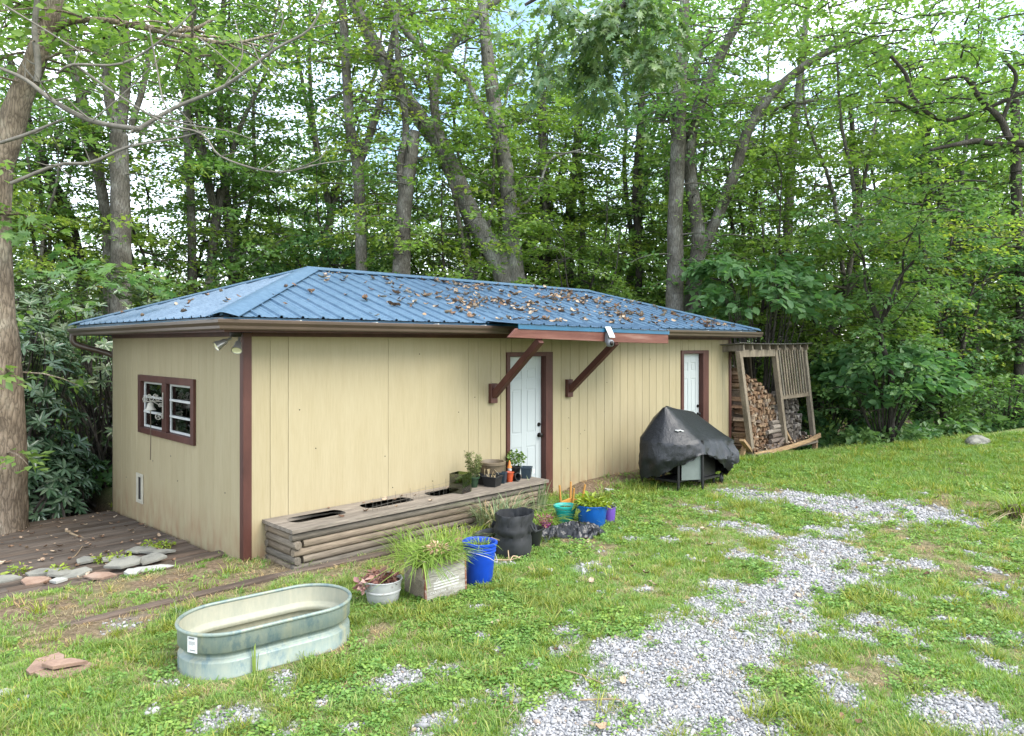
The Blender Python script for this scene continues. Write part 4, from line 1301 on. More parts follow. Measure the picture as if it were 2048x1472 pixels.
LEAFG = mat_leaf('garden_leaf', [(0.05, 0.11, 0.02), (0.10, 0.18, 0.035), (0.18, 0.25, 0.06)], .35, .45, (1.3, 1.2, .5), use_obj=False)
LIME = mat_leaf('lime_leaf', [(0.13, 0.22, 0.02), (0.22, 0.30, 0.03), (0.30, 0.36, 0.06)], .35, .45, (1.2, 1.1, .5), use_obj=False)
BLADE = mat_leaf('bright_blade', [(0.10, 0.19, 0.022), (0.17, 0.27, 0.04), (0.26, 0.34, 0.08)], .38, .45, (1.25, 1.15, .5), use_obj=False)
AGED = mat_leaf('grey_green_blade', [(0.09, 0.14, 0.06), (0.16, 0.21, 0.10), (0.26, 0.29, 0.16)], .3, .5, (1.2, 1.1, .7), use_obj=False)
STRAW = mat_leaf('straw_blade', [(0.26, 0.19, 0.09), (0.42, 0.33, 0.18), (0.50, 0.42, 0.26)], .25, .7, (1, 1, .8), use_obj=False)
DEADRED = mat_leaf('withered_leaf', [(0.10, 0.045, 0.035), (0.22, 0.10, 0.075), (0.34, 0.19, 0.15)], .2, .7, (1, .9, .8), use_obj=False)
STEM = mat_plain('green_stem', (0.14, 0.17, 0.06), .7)

def pot(name, p, r0, r1, h, mat, label, cat='pot', lip=.012, soil=.8, n=24, tilt=(0, 0), group=None, bands=()):
    """r0 base, r1 rim"""
    t = thing(name, p, label, cat, group)
    R = Matrix.Rotation(tilt[0], 4, 'X') @ Matrix.Rotation(tilt[1], 4, 'Y')
    prof = [(0, 0), (r0 * .97, 0), (r0, .006)]
    for bz in bands:
        rb = r0 + (r1 - r0) * bz
        prof += [(rb, h * bz - .008), (rb + .007, h * bz - .003), (rb + .007, h * bz + .006), (rb + .001, h * bz + .011)]
    prof += [(r1 - .002, h - lip * 2), (r1 + lip, h - lip * 1.8), (r1 + lip * 1.1, h - .003), (r1 + lip * .7, h), (r1 - .004, h), (r1 - .010, h - .01), (r0 + (r1 - r0) * soil - .01, h * soil)]
    k = MB(); k.lathe(prof, p, n, R); k.part('pot_wall', M[mat], t, smooth=35)
    k = MB(); rs = r0 + (r1 - r0) * soil - .009
    k.lathe([(0, h * soil + .012), (rs * .5, h * soil + .006), (rs, h * soil)], p, n, R); k.part('pot_soil', M['soil'], t)
    return t

def square_pot(name, p, w, h, mat, label, rot=0.3, cat='pot', group=None, tilt=0):
    t = thing(name, p, label, cat, group)
    R = Matrix.Translation(p) @ Matrix.Rotation(rot, 4, 'Z') @ Matrix.Rotation(tilt, 4, 'X')
    k = MB(); vs = []
    for s, z in ((.40, 0), (.5, h - .018), (.54, h - .018), (.54, h), (.47, h), (.42, h * .7)):
        for a, c in ((-1, -1), (1, -1), (1, 1), (-1, 1)): vs.append(R @ Vector((a*s*w, c*s*w, z)))
    fs = [(3, 2, 1, 0)]
    for l in range(5):
        for i in range(4): fs.append((l*4+i, l*4+(i+1)%4, (l+1)*4+(i+1)%4, (l+1)*4+i))
    k.add(vs, fs); k.part('pot_wall', M[mat], t, bevel=.004)
    k = MB(); k.add([R @ Vector((a*.425*w, c*.425*w, h*.72)) for a, c in ((-1,-1),(1,-1),(1,1),(-1,1))], [(0,1,2,3)]); k.part('pot_soil', M['soil'], t)
    return t

def blade_clump(c, n, rad, h0, h1, width, seed, lean=.9, droop=.5, seg=6):
    V, F = blades_geo(n, rad, h0, h1, width, np.random.default_rng(seed), lean, droop, seg)
    return V + np.array(c), F
def leaf_cloud(c, n, rx, rz, size, seed, asp=.45, tilt=.9):
    rg = np.random.default_rng(seed); V = []; F = []
    for i in range(n):
        d = rg.normal(size=3); d /= np.linalg.norm(d); r = rg.uniform() ** .4
        o = np.array([d[0]*rx*r, d[1]*rx*r, d[2]*rz*r]) + np.array(c)
        nr = np.array([rg.normal(0, tilt), rg.normal(0, tilt), 1.0]); nr /= np.linalg.norm(nr)
        u = d * [1, 1, .3] + rg.normal(0, .5, 3); u -= nr * np.dot(u, nr); u /= np.linalg.norm(u); w = np.cross(nr, u)
        s = size * rg.uniform(.6, 1.25); k = len(V)
        V += [o, o + u*s*.5 + w*s*asp*.5 + nr*s*.08, o + u*s - nr*s*.12, o + u*s*.5 - w*s*asp*.5 + nr*s*.08]
        F += [(k, k+1, k+2), (k, k+2, k+3)]
    return np.array(V), np.array(F)
def add_np(name, VF, mat, parent, label=None, cat=None, loc=None, group=None, kind=None):
    V, F = VF
    if parent is None:
        loc = np.array(loc); o = link(name, np_mesh(name, V - loc, F, mat), None, tuple(loc)); return setp(o, label, cat, group, kind)
    return link(name, np_mesh(name, V, F, mat), parent)

# --- on the planter top (z = .421)
TZ = .4045
# clear plastic tub turned green
M['greenglass'] = mat_glass('greenish_clear_plastic', (0.55, 0.66, 0.42), .08, .3, .10)
p = G(921, 984, TZ); terr = thing('plastic_tub', (p.x, p.y, TZ), 'clear greenish square plastic tub half full of dirt on the planter', 'tub')
Rt = Matrix.Translation((p.x, p.y, TZ)) @ Matrix.Rotation(.25, 4, 'Z')
k = MB(); w = .095; h = .23
for a, c in (((-w, -w, 0), (w, -w+.004, h)), ((-w, w-.004, 0), (w, w, h)), ((-w, -w+.0042, 0), (-w+.004, w-.0042, h)), ((w-.004, -w+.0042, 0), (w, w-.0042, h))): k.box(a, c, Rt)
k.part('tub_wall', M['greenglass'], terr)
k = MB(); k.box((-w+.005, -w+.005, .002), (w-.005, w-.005, .11), Rt); k.part('tub_soil', M['soil'], terr)
V, F = leaf_cloud((p.x, p.y, TZ + .15), 40, .07, .05, .05, 3); add_np('tub_moss', (V, F), LEAFG, terr)

p = G(947, 974, TZ); pl_ = (p.x, p.y, TZ)
t = pot('potted_herb', pl_, .05, .065, .13, 'dark_green_pot', 'tall leafy herb in a dark green pot beside the plastic tub', 'potted plant')
k = MB(); Vs = []; Fs = []; 
rgp = np.random.default_rng(9)
for i in range(11):
    a = rgp.uniform(0, 6.28); r = .05 * rgp.uniform(); top = Vector((p.x + .09*math.cos(a)*rgp.uniform(.3, 1.2), p.y + .09*math.sin(a)*rgp.uniform(.3, 1.2), TZ + rgp.uniform(.28, .44)))
    bt = Vector((p.x + r*math.cos(a)*.5, p.y + r*math.sin(a)*.5, TZ + .10)); k.tube([bt, bt.lerp(top, .5) + Vector((0, 0, .02)), top], [.003, .0025, .0015], 5)
    for j in range(20):
        q = bt.lerp(top, .3 + .7 * j / 19); V, F = leaf_cloud(q, 3, .025, .02, .035, 100 + i*20 + j); Fs.append(F + sum(len(x) for x in Vs)); Vs.append(V)
st = k.part('stem', STEM, t); add_np('herb_leaves', (np.concatenate(Vs), np.concatenate(Fs)), mat_leaf('herb_leaf', [(0.06, 0.09, 0.025), (0.13, 0.16, 0.05), (0.24, 0.25, 0.10)], .3, .5, (1.2, 1.1, .6), use_obj=False), t)

p = G(963, 968, TZ); square_pot('nursery_pot', (p.x, p.y, TZ), .15, .12, 'black_plastic', 'square black nursery pot just right of the green herb pot', .35, group='black nursery pots')
p = G(985, 972, TZ); t = square_pot('nursery_pot', (p.x, p.y, TZ), .19, .13, 'black_plastic', 'wide black nursery pot with dead stems in front of tan urn', .3, group='black nursery pots')
add_np('dead_stems', blade_clump((p.x, p.y, TZ + .09), 14, .05, .08, .17, .006, 4, .8, .5), STRAW, t)
p = G(1004, 966, TZ); square_pot('nursery_pot', (p.x, p.y, TZ), .11, .14, 'navy_pot', 'dark blue grey nursery pot beside the orange pot', .5, group='black nursery pots')
p = (3.22, -.20, TZ); t = pot('urn_planter', p, .115, .155, .26, 'tan_pot', 'large rounded tan brown urn with black inside on the planter', 'pot', .02, .75, 28)
add_np('dry_foliage', blade_clump((p[0] - .13, p[1] - .05, TZ + .18), 14, .05, .06, .12, .008, 14, 1.2, 1.8), STRAW, t)
p = G(1019, 963, TZ); pot('clay_pot', (p.x, p.y, TZ), .042, .055, .125, 'orange_pot', 'small orange red pot on the planter by the door', 'pot', .006)
# gnome with orange hat behind the orange pot
p = Vector((3.43, -.30, TZ)); gn = thing('garden_gnome', p, 'little white bearded gnome with orange cone hat on the planter', 'gnome')
k = MB(); k.lathe([(0, 0), (.045, 0), (.05, .03), (.046, .08), (.03, .115), (.012, .13), (0, .132)], p, 14); k.part('body', M['white_pot'], gn, smooth=True)
k = MB(); k.lathe([(0, -.02), (.02, -.015), (.028, .005), (.022, .028), (0, .034)], p + Vector((0, 0, .145)), 12); k.part('face', mat_plain('gnome_skin', (.5, .3, .22)), gn, smooth=True)
k = MB(); k.lathe([(0, .10), (.008, .085), (.022, .03), (.035, .0), (0, .0)], p + Vector((.003, 0, .163)), 14); k.part('hat', mat_plain('orange_hat', (.55, .18, .03)), gn, smooth=True)
k = MB(); k.lathe([(0, -.06), (.012, -.04), (.026, -.005), (.022, .01), (0, .012)], p + Vector((-.01, -.022, .142)), 10); k.part('beard', M['white_pot'], gn, smooth=True)
p = G(1037, 953, TZ); pp = (p.x, p.y + .05, TZ); t = pot('potted_basil', pp, .05, .065, .13, 'black_plastic', 'bushy bright green plant in a black pot before the white door', 'potted plant')
add_np('bushy_leaves', leaf_cloud((pp[0], pp[1], TZ + .24), 260, .12, .095, .045, 31, .6), LEAFG, t)
p = G(1053, 956, TZ); square_pot('nursery_pot', (p.x, p.y, TZ), .135, .15, 'navy_pot', 'dark square pot with white tag at the door end of planter', .6, group='black nursery pots')
k = MB(); q = Vector((p.x + .05, p.y - .085, TZ + .07)); k.box((q.x - .012, q.y - .002, q.z), (q.x + .012, q.y, q.z + .05)); k.single('plant_tag', M['paper'], q, 'white plastic plant tag on the dark square pot by the door', 'tag')
p = G(1031, 962, TZ); k = MB(); 
t = thing('black_saucer_pot', (p.x, p.y, TZ), 'small round black pot lying between orange pot and square pot', 'pot')
k.lathe([(0, -.05), (.04, -.05), (.05, .045), (.053, .05), (.046, .05), (.038, -.03), (0, -.035)], (p.x, p.y, TZ + .052), 18, Matrix.Rotation(1.35, 4, 'X')); k.part('pot_wall', M['black_plastic'], t, smooth=35)

# --- white tapered tub with withered succulent
p = G(766, 1203); t = pot('white_planter_pot', (p.x, p.y, 0), .128, .162, .20, 'white_pot', 'weathered white round pot with withered reddish plant', 'pot', .004, .86, 28, bands=(.52,))
add_np('withered_plant', leaf_cloud((p.x - .02, p.y, .20), 150, .12, .05, .075, 5, .5, .8), DEADRED, t)
k = MB(); rgq = np.random.default_rng(2)
for i in range(16):
    a = rgq.uniform(0, 6.28); k.tube([(p.x + .04*math.cos(a), p.y + .04*math.sin(a), .17), (p.x + .09*math.cos(a), p.y + .09*math.sin(a), .235), (p.x + .13*math.cos(a), p.y + .13*math.sin(a), .20 + rgq.uniform(-.03, .04))], [.006, .005, .003], 5)
k.part('dry_stem', mat_plain('dry_stem', (.20, .12, .085), .8), t)
add_np('withered_leaves', leaf_cloud((p.x - .17, p.y + .03, .17), 60, .05, .06, .06, 15, .7, .9), mat_leaf('pink_withered', [(0.30, .15, .14), (.42, .24, .22), (.5, .34, .28)], .25, .6, (1, .9, .9), use_obj=False), t)

# --- wooden crate of grass with stencilled front
cA, cB, cL = G(851, 1207), G(933, 1185), G(806, 1189)
du = (cB - cA); du.z = 0; CW = du.length; du.normalize(); dv = Vector((-du.y, du.x, 0)); CD = .34; CH = .345
CR = Matrix(((du.x, dv.x, 0, cA.x), (du.y, dv.y, 0, cA.y), (0, 0, 1, 0), (0, 0, 0, 1))) @ Matrix.Rotation(math.radians(-1.5), 4, 'Y')
M['cratewood'] = mat_piece('grey_crate_wood', [(0.27, 0.23, 0.175), (0.34, 0.27, 0.19), (0.33, 0.31, 0.265), (0.38, 0.36, 0.31)], 3, (.5, 5, 5), .85, .3, .003, 8, .7)
M['rust'] = mat_noise('rusty_strap', (.10, .035, .02), (.24, .10, .06), 40, .8, c3=(.4, .36, .33))
crate = thing('wooden_crate', cA, 'old wooden drinks crate with white stencil, full of grass', 'crate')
zs = [0.0, .045, .165, .235, CH]
for a, c in zip([.0, .115, .205, .27], [.113, .203, .268, CH]):
    for y0 in (0, CD - .014):
        k = MB(); k.box((.002, y0, a), (CW - .002, y0 + .014, c), CR); k.part('crate_board', M['cratewood'], crate, bevel=.002)
for x0 in (0.002, CW - .018):
    for a, c in ((0, .17), (.172, CH + .004)):
        k = MB()
        if a > 0: 
            k.box((x0, .0145, a), (x0 + .016, CD * .33, c), CR); k.box((x0, CD * .67, a), (x0 + .016, CD - .0145, c), CR); k.box((x0, CD*.33 + .0005, a), (x0 + .016, CD*.67 - .0005, .255), CR); k.box((x0, CD*.33 + .0005, .285), (x0 + .016, CD*.67 - .0005, c), CR)
        else: k.box((x0, .0145, a), (x0 + .016, CD - .0145, c), CR)
        k.part('crate_board', M['cratewood'], crate, bevel=.002)
k = MB()
for x0, s in ((0, -1), (CW, 1)):
    k.box((x0 - .002, -.0025, 0.005), (x0 + .014 if s < 0 else x0 + .002, -.0005, CH - .004), CR) if s < 0 else k.box((x0 - .014, -.0025, 0.005), (x0 + .002, -.0005, CH - .004), CR)
    k.box((x0 - (.002 if s < 0 else -.0002), -.0024, .005), (x0 - .0002 if s < 0 else x0 + .002, .02, CH - .004), CR)
k.part('corner_strap', M['rust'], crate)
k = MB(); k.box((.02, .02, .01), (CW - .02, CD - .02, CH - .04), CR); k.part('crate_soil', M['soil'], crate)
M['stencil'] = mat_noise('white_stencil_paint', (.50, .49, .46), (.66, .65, .62), 60, .7)
k = MB()
for i, (z, x1) in enumerate(((.142, .345), (.117, .345), (.092, .34))): k.box((.085, -.0022, z), (x1, -.0006, z + .013), CR)
# sketchy hill lines above the bars
ridge = [(.11, .160), (.135, .180), (.155, .172), (.18, .205), (.20, .19), (.225, .222), (.25, .195), (.27, .205), (.29, .178), (.32, .165)]
for (x0, z0), (x1, z1) in zip(ridge, ridge[1:]): k.bar(CR @ Vector((x0, -.0012, z0)), CR @ Vector((x1, -.0012, z1)), .0045, .0016, CR.to_3x3() @ Vector((0, -1, 0)))
for x0, z0, x1, z1 in ((.13, .158, .165, .185), (.17, .16, .215, .205), (.21, .162, .24, .20), (.25, .162, .275, .19)): k.bar(CR @ Vector((x0, -.0013, z0)), CR @ Vector((x1, -.0013, z1)), .004, .0014, CR.to_3x3() @ Vector((0, -1, 0)))
k.part('stencil_mark', M['stencil'], crate)
def lettering(txt, size, mtx, mat, parent, spacing=1.0, name='lettering'):
    c = bpy.data.curves.new(name, 'FONT'); c.body = txt; c.size = size; c.align_x = 'CENTER'; c.extrude = .0003; c.space_character = spacing
    tmp = bpy.data.objects.new(name, c); COL.objects.link(tmp)
    dg = bpy.context.evaluated_depsgraph_get(); me = bpy.data.meshes.new_from_object(tmp.evaluated_get(dg)); bpy.data.objects.remove(tmp)
    me.transform(mtx); me.materials.clear(); me.materials.append(M[mat]); me.name = name
    return link(name, me, parent)
lettering('CAROLINA  BEVERAGE', .030, CR @ Matrix.Translation((CW / 2 + .005, -.0014, .058)) @ Matrix.Rotation(math.radians(90), 4, 'X'), 'stencil', crate, 1.12)
top = CR @ Vector((CW/2, CD/2, CH - .02))
Vs, Fs = [], []
for i in range(6):
    q = CR @ Vector((CW * (.1 + .16 * i), CD * (.25 + .5 * (i % 2)), CH - .05)); V, F = blade_clump(q, 60, .09, .14, .38, .013, 60 + i, 1.3, .8); Fs.append(F + sum(len(x) for x in Vs)); Vs.append(V)
for i in range(3):
    q = CR @ Vector((.02 + .02*i, CD * (.1 + .4 * i), CH - .04)); V, F = blade_clump(q, 34, .06, .14, .36, .012, 80 + i, 1.6, 1.2); Fs.append(F + sum(len(x) for x in Vs)); Vs.append(V)
add_np('crate_grass', (np.concatenate(Vs), np.concatenate(Fs)), BLADE, crate)
add_np('dry_mulch', leaf_cloud(top + Vector((.02, .02, .05)), 160, .10, .05, .05, 8, .25, 1.2), mat_leaf('straw_mulch', [(.30, .18, .10), (.45, .30, .18), (.5, .38, .25)], .15, .8, (1, 1, .8), use_obj=False), crate)

# --- blue bucket
p = G(957, 1163); t = pot('blue_bucket', (p.x, p.y, 0), .125, .150, .375, 'blue_bucket', 'bright blue plastic bucket with grass behind the crate', 'bucket', .012, .86, 32, (0.02, .03), bands=(.78, .86))
add_np('bucket_grass', blade_clump((p.x, p.y, .33), 42, .10, .08, .22, .008, 44, 1.2, .8), BLADE, t)
k = MB(); pts, rr_ = smooth_path([(p.x - .15, p.y - .03, .31), (p.x - .05, p.y - .175, .27), (p.x + .08, p.y - .165, .20), (p.x + .155, p.y - .02, .30)], [.003]*4, 5); k.tube(pts, rr_, 5); k.part('handle', M['white_vinyl'], t)

# --- tall black fabric grow bag
p = G(1027, 1108); m, nt, b = mat_base('black_grow_fabric')
f = noise(nt, coords(nt), 5, 5); nt.links.new(ramp(nt, f, [(.3, (.008, .009, .010)), (.7, (.026, .028, .030))]), b.inputs['Base Color']); b.inputs['Roughness'].default_value = .8
M['fabric'] = m
bag = thing('grow_bag', (p.x, p.y, 0), 'tall crumpled black fabric grow bag with open top', 'grow bag')
k = MB(); n = 64; rings = []
H = [0, .02, .07, .12, .17, .21, .25, .29, .33, .37, .40, .425, .435]
for z in H:
    ring = []
    for i in range(n):
        a = 2*math.pi*i/n
        r = .195 + .012*math.sin(3*a + z*9) + .015 * math.exp(-((z - .27)/.035)**2) * (1 + .8*math.sin(2*a+1)) - .020 * math.exp(-((z - .215)/.02)**2) - .012*math.exp(-((z-.33)/.02)**2)
        r += .007*math.sin(9*a + 3*math.sin(z*22)) * (.4 + 1.4*z) + .004*math.sin(17*a - z*40)
        r *= .94 + .06 * min(1, z / .05)
        ring.append(Vector((p.x + r*math.cos(a), p.y + r*math.sin(a), z + (.012*math.sin(2*a + 2.2) + .006*math.sin(5*a)) * (z/.43)**2 - .012*math.cos(a - 2.4)*(z/.43))))
    rings.append(ring)
for z, rs in ((.43, .975), (.36, .94), (.25, .93), (.2, .0)):
    rings.append([Vector((p.x + (rings[12][i].x - p.x)*rs, p.y + (rings[12][i].y - p.y)*rs, z)) for i in range(n)])
vs = [v for r in rings for v in r]; fs = []
for l in range(len(rings)-1):
    for i in range(n): fs.append((l*n+i, l*n+(i+1)%n, (l+1)*n+(i+1)%n, (l+1)*n+i))
k.add(vs, fs); k.part('bag_wall', M['fabric'], bag, smooth=60)
k = MB()
for a0 in (-1.15, 1.9):
    pts = [Vector((p.x + r*math.cos(a0 + da), p.y + r*math.sin(a0 + da), z)) for da, r, z in ((-.18, .21, .33), (-.14, .235, .28), (0, .245, .255), (.14, .235, .28), (.18, .21, .33))]
    pts, rr_ = smooth_path(pts, [.012]*5, 4); k.tube(pts, rr_, 6)
k.part('bag_handle', M['fabric'], bag, smooth=True)
p = G(1066, 1095); pot('black_pot', (p.x + .03, p.y + .05, 0), .09, .125, .20, 'black_plastic', 'plain black pot tucked behind the grow bag on its right', 'pot', .01, .7)
p = G(993, 1100); pot('black_pot', (p.x, p.y + .12, 0), .10, .135, .17, 'black_plastic', 'low black pot showing behind the grow bag on its left', 'pot', .01, .7, tilt=(-.15, -.2))
# pale dead stalks on the ground
M['stalk'] = mat_plain('pale_dead_stalk', (.46, .33, .20), .8)
k = MB()
for pts in ([(982, 1075, .2), (1012, 1088, .14), (1018, 1118, .02)], [(978, 1118, .03), (1018, 1120, .02), (1045, 1112, .03)], [(1020, 1122, .02), (1027, 1112, .06), (1043, 1118, .02)], [(985, 1070, .16), (978, 1106, .05)]):
    q = [G(a, b_, z) for a, b_, z in pts]; sp, rr_ = smooth_path(q, [.006]*len(q), 4); k.tube(sp, rr_, 5)
k.single('dead_stalk', M['stalk'], G(1015, 1118), 'pale bent dead stalks lying at the foot of the grow bag', 'stalk')

# --- crumpled black plastic sheet
M['poly'] = mat_plain('black_polythene', (.007, .007, .008), .30, 0, .4)
a_, c_ = G(1078, 1078), G(1196, 1066)
ax = (c_ - a_); Lp = ax.length + .1; ax.normalize(); ay = Vector((-ax.y, ax.x, 0)); ctr = (a_ + c_) / 2
nu, nv = 90, 40; vs = []
for j in range(nv + 1):
    for i in range(nu + 1):
        u, w = i/nu*2 - 1, j/nv*2 - 1
        env = max(0, 1 - abs(u)**2.6) * max(0, 1 - abs(w)**2.2)
        x_, y_ = u * 3.1, w * 1.5
        rdg = 1 - abs(2*float(fbm(np.array([x_*1.5 + y_*.9]), np.array([y_*1.6 - x_*.5]), 8, 3)[0]) - 1)
        rd2 = 1 - abs(2*float(vnoise(np.array([x_*4 + y_*5]), np.array([y_*3.0 - x_*2.0]), 18)[0]) - 1)
        z = env**.6 * (.03 + .10 * rdg**2 + .035 * rd2) + .004
        sh = .16 + .05*math.sin(u*4)
        vs.append(ctr + ax * (u * Lp/2 + .02*math.sin(w*7)) + ay * (w * (sh + .03*math.sin(5*u))) + Vector((0, 0, z)))
k = MB(); k.add(vs, [(j*(nu+1)+i, j*(nu+1)+i+1, (j+1)*(nu+1)+i+1, (j+1)*(nu+1)+i) for j in range(nv) for i in range(nu)])
k.single('plastic_sheet', M['poly'], ctr, 'crumpled shiny black plastic sheet heaped on the grass', 'plastic sheet', smooth=60)

# --- teal, blue, purple and pink pots, upturned stool
p = G(1131, 1043); t = pot('teal_pot', (p.x, p.y, 0), .095, .135, .205, 'teal_pot', 'turquoise plastic flower pot on the grass by the wall', 'pot', .014, .8, 28, bands=(.72,))
add_np('sprouts', leaf_cloud((p.x, p.y, .175), 40, .07, .015, .03, 12), LEAFG, t)
p = G(1184, 1050); t = pot('blue_tub', (p.x, p.y, 0), .155, .185, .255, 'blue_tub', 'broad blue tub of lime green leaves beside the turquoise pot', 'tub', .008, .85, 32)
V, F = leaf_cloud((p.x, p.y, .27), 240, .17, .045, .11, 22, .38, .7); add_np('hosta_leaves', (V, F), LIME, t)
p = G(1218, 1044); t = pot('purple_pot', (p.x, p.y, 0), .07, .085, .19, 'purple_pot', 'small purple pot half hidden behind the blue tub', 'pot', .004, .85)
add_np('sprouts', leaf_cloud((p.x, p.y, .20), 50, .08, .03, .05, 19), AGED, t)
p = G(1091, 1062); t = pot('pink_pot', (p.x, p.y, 0), .045, .06, .09, 'magenta_pot', 'small magenta pot of withered flowers beneath arching leaves', 'pot', .004, .85)
add_np('withered_flowers', leaf_cloud((p.x - .02, p.y, .14), 120, .10, .07, .045, 29, .4, 1.2), mat_leaf('withered_flower', [(.20, .07, .06), (.36, .18, .13), (.42, .22, .26)], .2, .7, (1, .9, .9), use_obj=False), t)
M['honeywood'] = mat_noise('honey_varnished_wood', (.42, .20, .045), (.52, .27, .07), 6, .4, (1, 1, .3), .1)
p = G(1142, 1014); stool = thing('step_stool', (p.x, p.y, 0), 'honey coloured wooden stool lying upside down, legs in the air', 'stool')
Rs = Matrix.Translation((p.x, p.y, 0)) @ Matrix.Rotation(.2, 4, 'Z') @ Matrix.Rotation(math.radians(4), 4, 'X')
k = MB(); k.box((-.19, -.13, .0), (.19, .13, .025), Rs); k.part('seat', M['honeywood'], stool, bevel=.006)
for a in (-1, 1):
    for c in (-1, 1):
        q0, q1 = Rs @ Vector((a*.13, c*.085, .025)), Rs @ Vector((a*.155, c*.11, .30)); k = MB(); k.tube([q0, q0.lerp(q1, .5), q1], [.017, .016, .013], 10); k.part('leg', M['honeywood'], stool, smooth=40)
k = MB(); k.box((-.125, -.093, .03), (.125, -.077, .085), Rs); k.box((-.125, .077, .03), (.125, .093, .085), Rs); k.box((-.138, -.075, .031), (-.122, .075, .084), Rs); k.box((.122, -.075, .031), (.138, .075, .084), Rs); k.part('apron', M['honeywood'], stool, bevel=.003)

# --- plants in the bed
def plant(name, px, py, parts, label, cat='plant', z=0.0, off=(0, 0)):
    p = G(px, py, z); c = np.array((p.x + off[0], p.y + off[1], gz1(p.x, p.y)))
    t = thing(name, tuple(c), label, cat)
    for nm, (n, rad, h0, h1, w, lean, droop), mat, sd in parts:
        add_np(nm, blade_clump(c, n, rad, h0, h1, w, sd, lean, droop), mat, t)
    return t
plant('grass_clump', 862, 1112, [('blade', (360, .40, .22, .50, .012, .75, .5), BLADE, 201), ('dry_blade', (26, .3, .2, .45, .007, .8, .5), STRAW, 202)], 'big lush bright green grass clump against the log planter', 'grass clump')
plant('grass_clump', 925, 1085, [('blade', (170, .30, .14, .36, .011, .8, .6), LIME, 203), ('dry_blade', (30, .24, .2, .5, .006, 1.2, .8), STRAW, 204)], 'yellowish grass clump with dry stalks behind the blue bucket', 'grass clump')
plant('daylily', 1000, 1058, [('blade', (190, .26, .45, .85, .015, .8, .55), AGED, 205), ('dry_blade', (60, .2, .4, .85, .010, .9, .6), STRAW, 206)], 'tall arching half dried daylily in front of the planter pots', 'daylily')
plant('iris', 1085, 1030, [('blade', (22, .10, .35, .55, .03, .35, .15), AGED, 207)], 'grey green sword leaved iris by the end of the planter', 'iris', off=(0, .06))
plant('spider_plant', 1078, 1052, [('blade', (90, .14, .3, .55, .018, 1.4, .9), BLADE, 208)], 'striped arching green plant beside the grow bag', 'plant')
t = plant('ornamental_grass', 2040, 1034, [('blade', (170, .2, .4, .75, .015, .9, .6), BLADE, 209), ('dry_blade', (110, .2, .3, .65, .012, 1.5, 1.3), STRAW, 210)], 'ornamental grass clump with brown root ball at the right picture edge', 'grass clump')
pc = Vector(t.location); k = MB(); k.lathe([(0, .16), (.12, .14), (.17, .07), (.18, .0), (0, -.02)], pc, 18); rb = k.part('root_ball', mat_noise('root_ball', (.06, .04, .026), (.15, .11, .07), 22, .95, bmp=1, bdist=.02), t)
for sd, (px, py, l) in enumerate([(1245, 985, 'wispy grass tuft growing from the bare earth below the siding'), (1010, 1448, None)]):
    if l: plant('weed_tuft', px, py, [('blade', (60, .28, .12, .30, .006, .5, .3), BLADE, 300 + sd)], l, 'weed')
plant('weed_tuft', 605, 1135, [('blade', (16, .08, .08, .2, .008, 1.0, .5), BLADE, 320)], 'small weed at the near corner of the log planter', 'weed')
plant('weed_tuft', 345, 1240, [('blade', (26, .10, .08, .24, .007, 1.0, .6), AGED, 321)], 'straggly pale weed just behind the stock tank', 'weed')
plant('weed_tuft', 510, 1350, [('blade', (4, .02, .16, .26, .016, .12, .05), BLADE, 322)], 'single upright green blade against the stock tank side', 'weed')
plant('weed_tuft', 1508, 905, [('blade', (70, .2, .10, .24, .014, .8, .5), BLADE, 323)], 'bright leafy weeds at the foot of the woodshed post', 'weed')
plant('weed_tuft', 1905, 1030, [('blade', (18, .08, .2, .4, .008, .6, .3), BLADE, 324)], 'thin upright weed in the gravel left of the ornamental grass', 'weed')
for i, (px, py) in enumerate([(330, 1098), (120, 1152), (240, 1125), (35, 1150), (300, 1100), (205, 1128)]):
    z = -.06; p = G(px, py, z)
    add_np('weed_sprig', leaf_cloud((p.x, p.y, z + .05), 60, .10, .05, .05, 400 + i), LIME, None, ['leafy weed at the foot of the house wall by the deck', 'leafy weed between grey flagstones left of middle', 'leafy weed in the middle of the flagstone pile', 'leafy weed at the left end of the flagstones', 'leafy weed over the mossy flagstone near the house', 'leafy weed behind the brown pink flagstone'][i], 'weed', (p.x, p.y, z))

# wire mesh plant cage
M['wire'] = mat_plain('dull_wire', (.20, .18, .15), .5, .6)
q0, q1 = G(735, 1105), G(905, 1045); q0.z = q1.z = 0
k = MB(); d = q1 - q0; L = d.length; nn = int(L / .075)
def wob(t): return Vector((.02*math.sin(t*9), .03*math.sin(t*5+1), 0))
for i in range(nn + 1):
    t = i / nn; b0 = q0 + d*t + wob(t); k.tube([b0, b0 + Vector((.012*math.sin(i), .0, .3)), b0 + Vector((.02*math.sin(i*1.7), .01, .52 + .04*math.sin(i*2.3)))], .0018, 4, False)
for j in range(8):
    z = .03 + j * .07; k.tube([q0 + d*t + wob(t) + Vector((0, 0, z)) for t in [x / 16 for x in range(17)]], .0016, 4, False)
k.single('wire_mesh', M['wire'], q0, 'thin rusty wire mesh fencing standing before the log planter', 'wire mesh')
# bricks in the clump
M['brick'] = mat_noise('pale_red_brick', (.24, .12, .085), (.40, .22, .16), 14, .9)
for px, py, rot, l in ((925, 1082, .5, 'broken pale red brick lying in the yellow grass clump'), (905, 1098, 1.2, 'smaller brick piece nearer the crate in the grass')):
    p = G(px, py, .08); k = MB(); k.box((-.12 if rot < 1 else -.07, -.055, -.03), (.12 if rot < 1 else .07, .055, .03), Matrix.Translation(p) @ Matrix.Rotation(rot, 4, 'Z') @ Matrix.Rotation(.2, 4, 'Y')); k.single('brick', M['brick'], p, l, 'brick', bevel=.006)
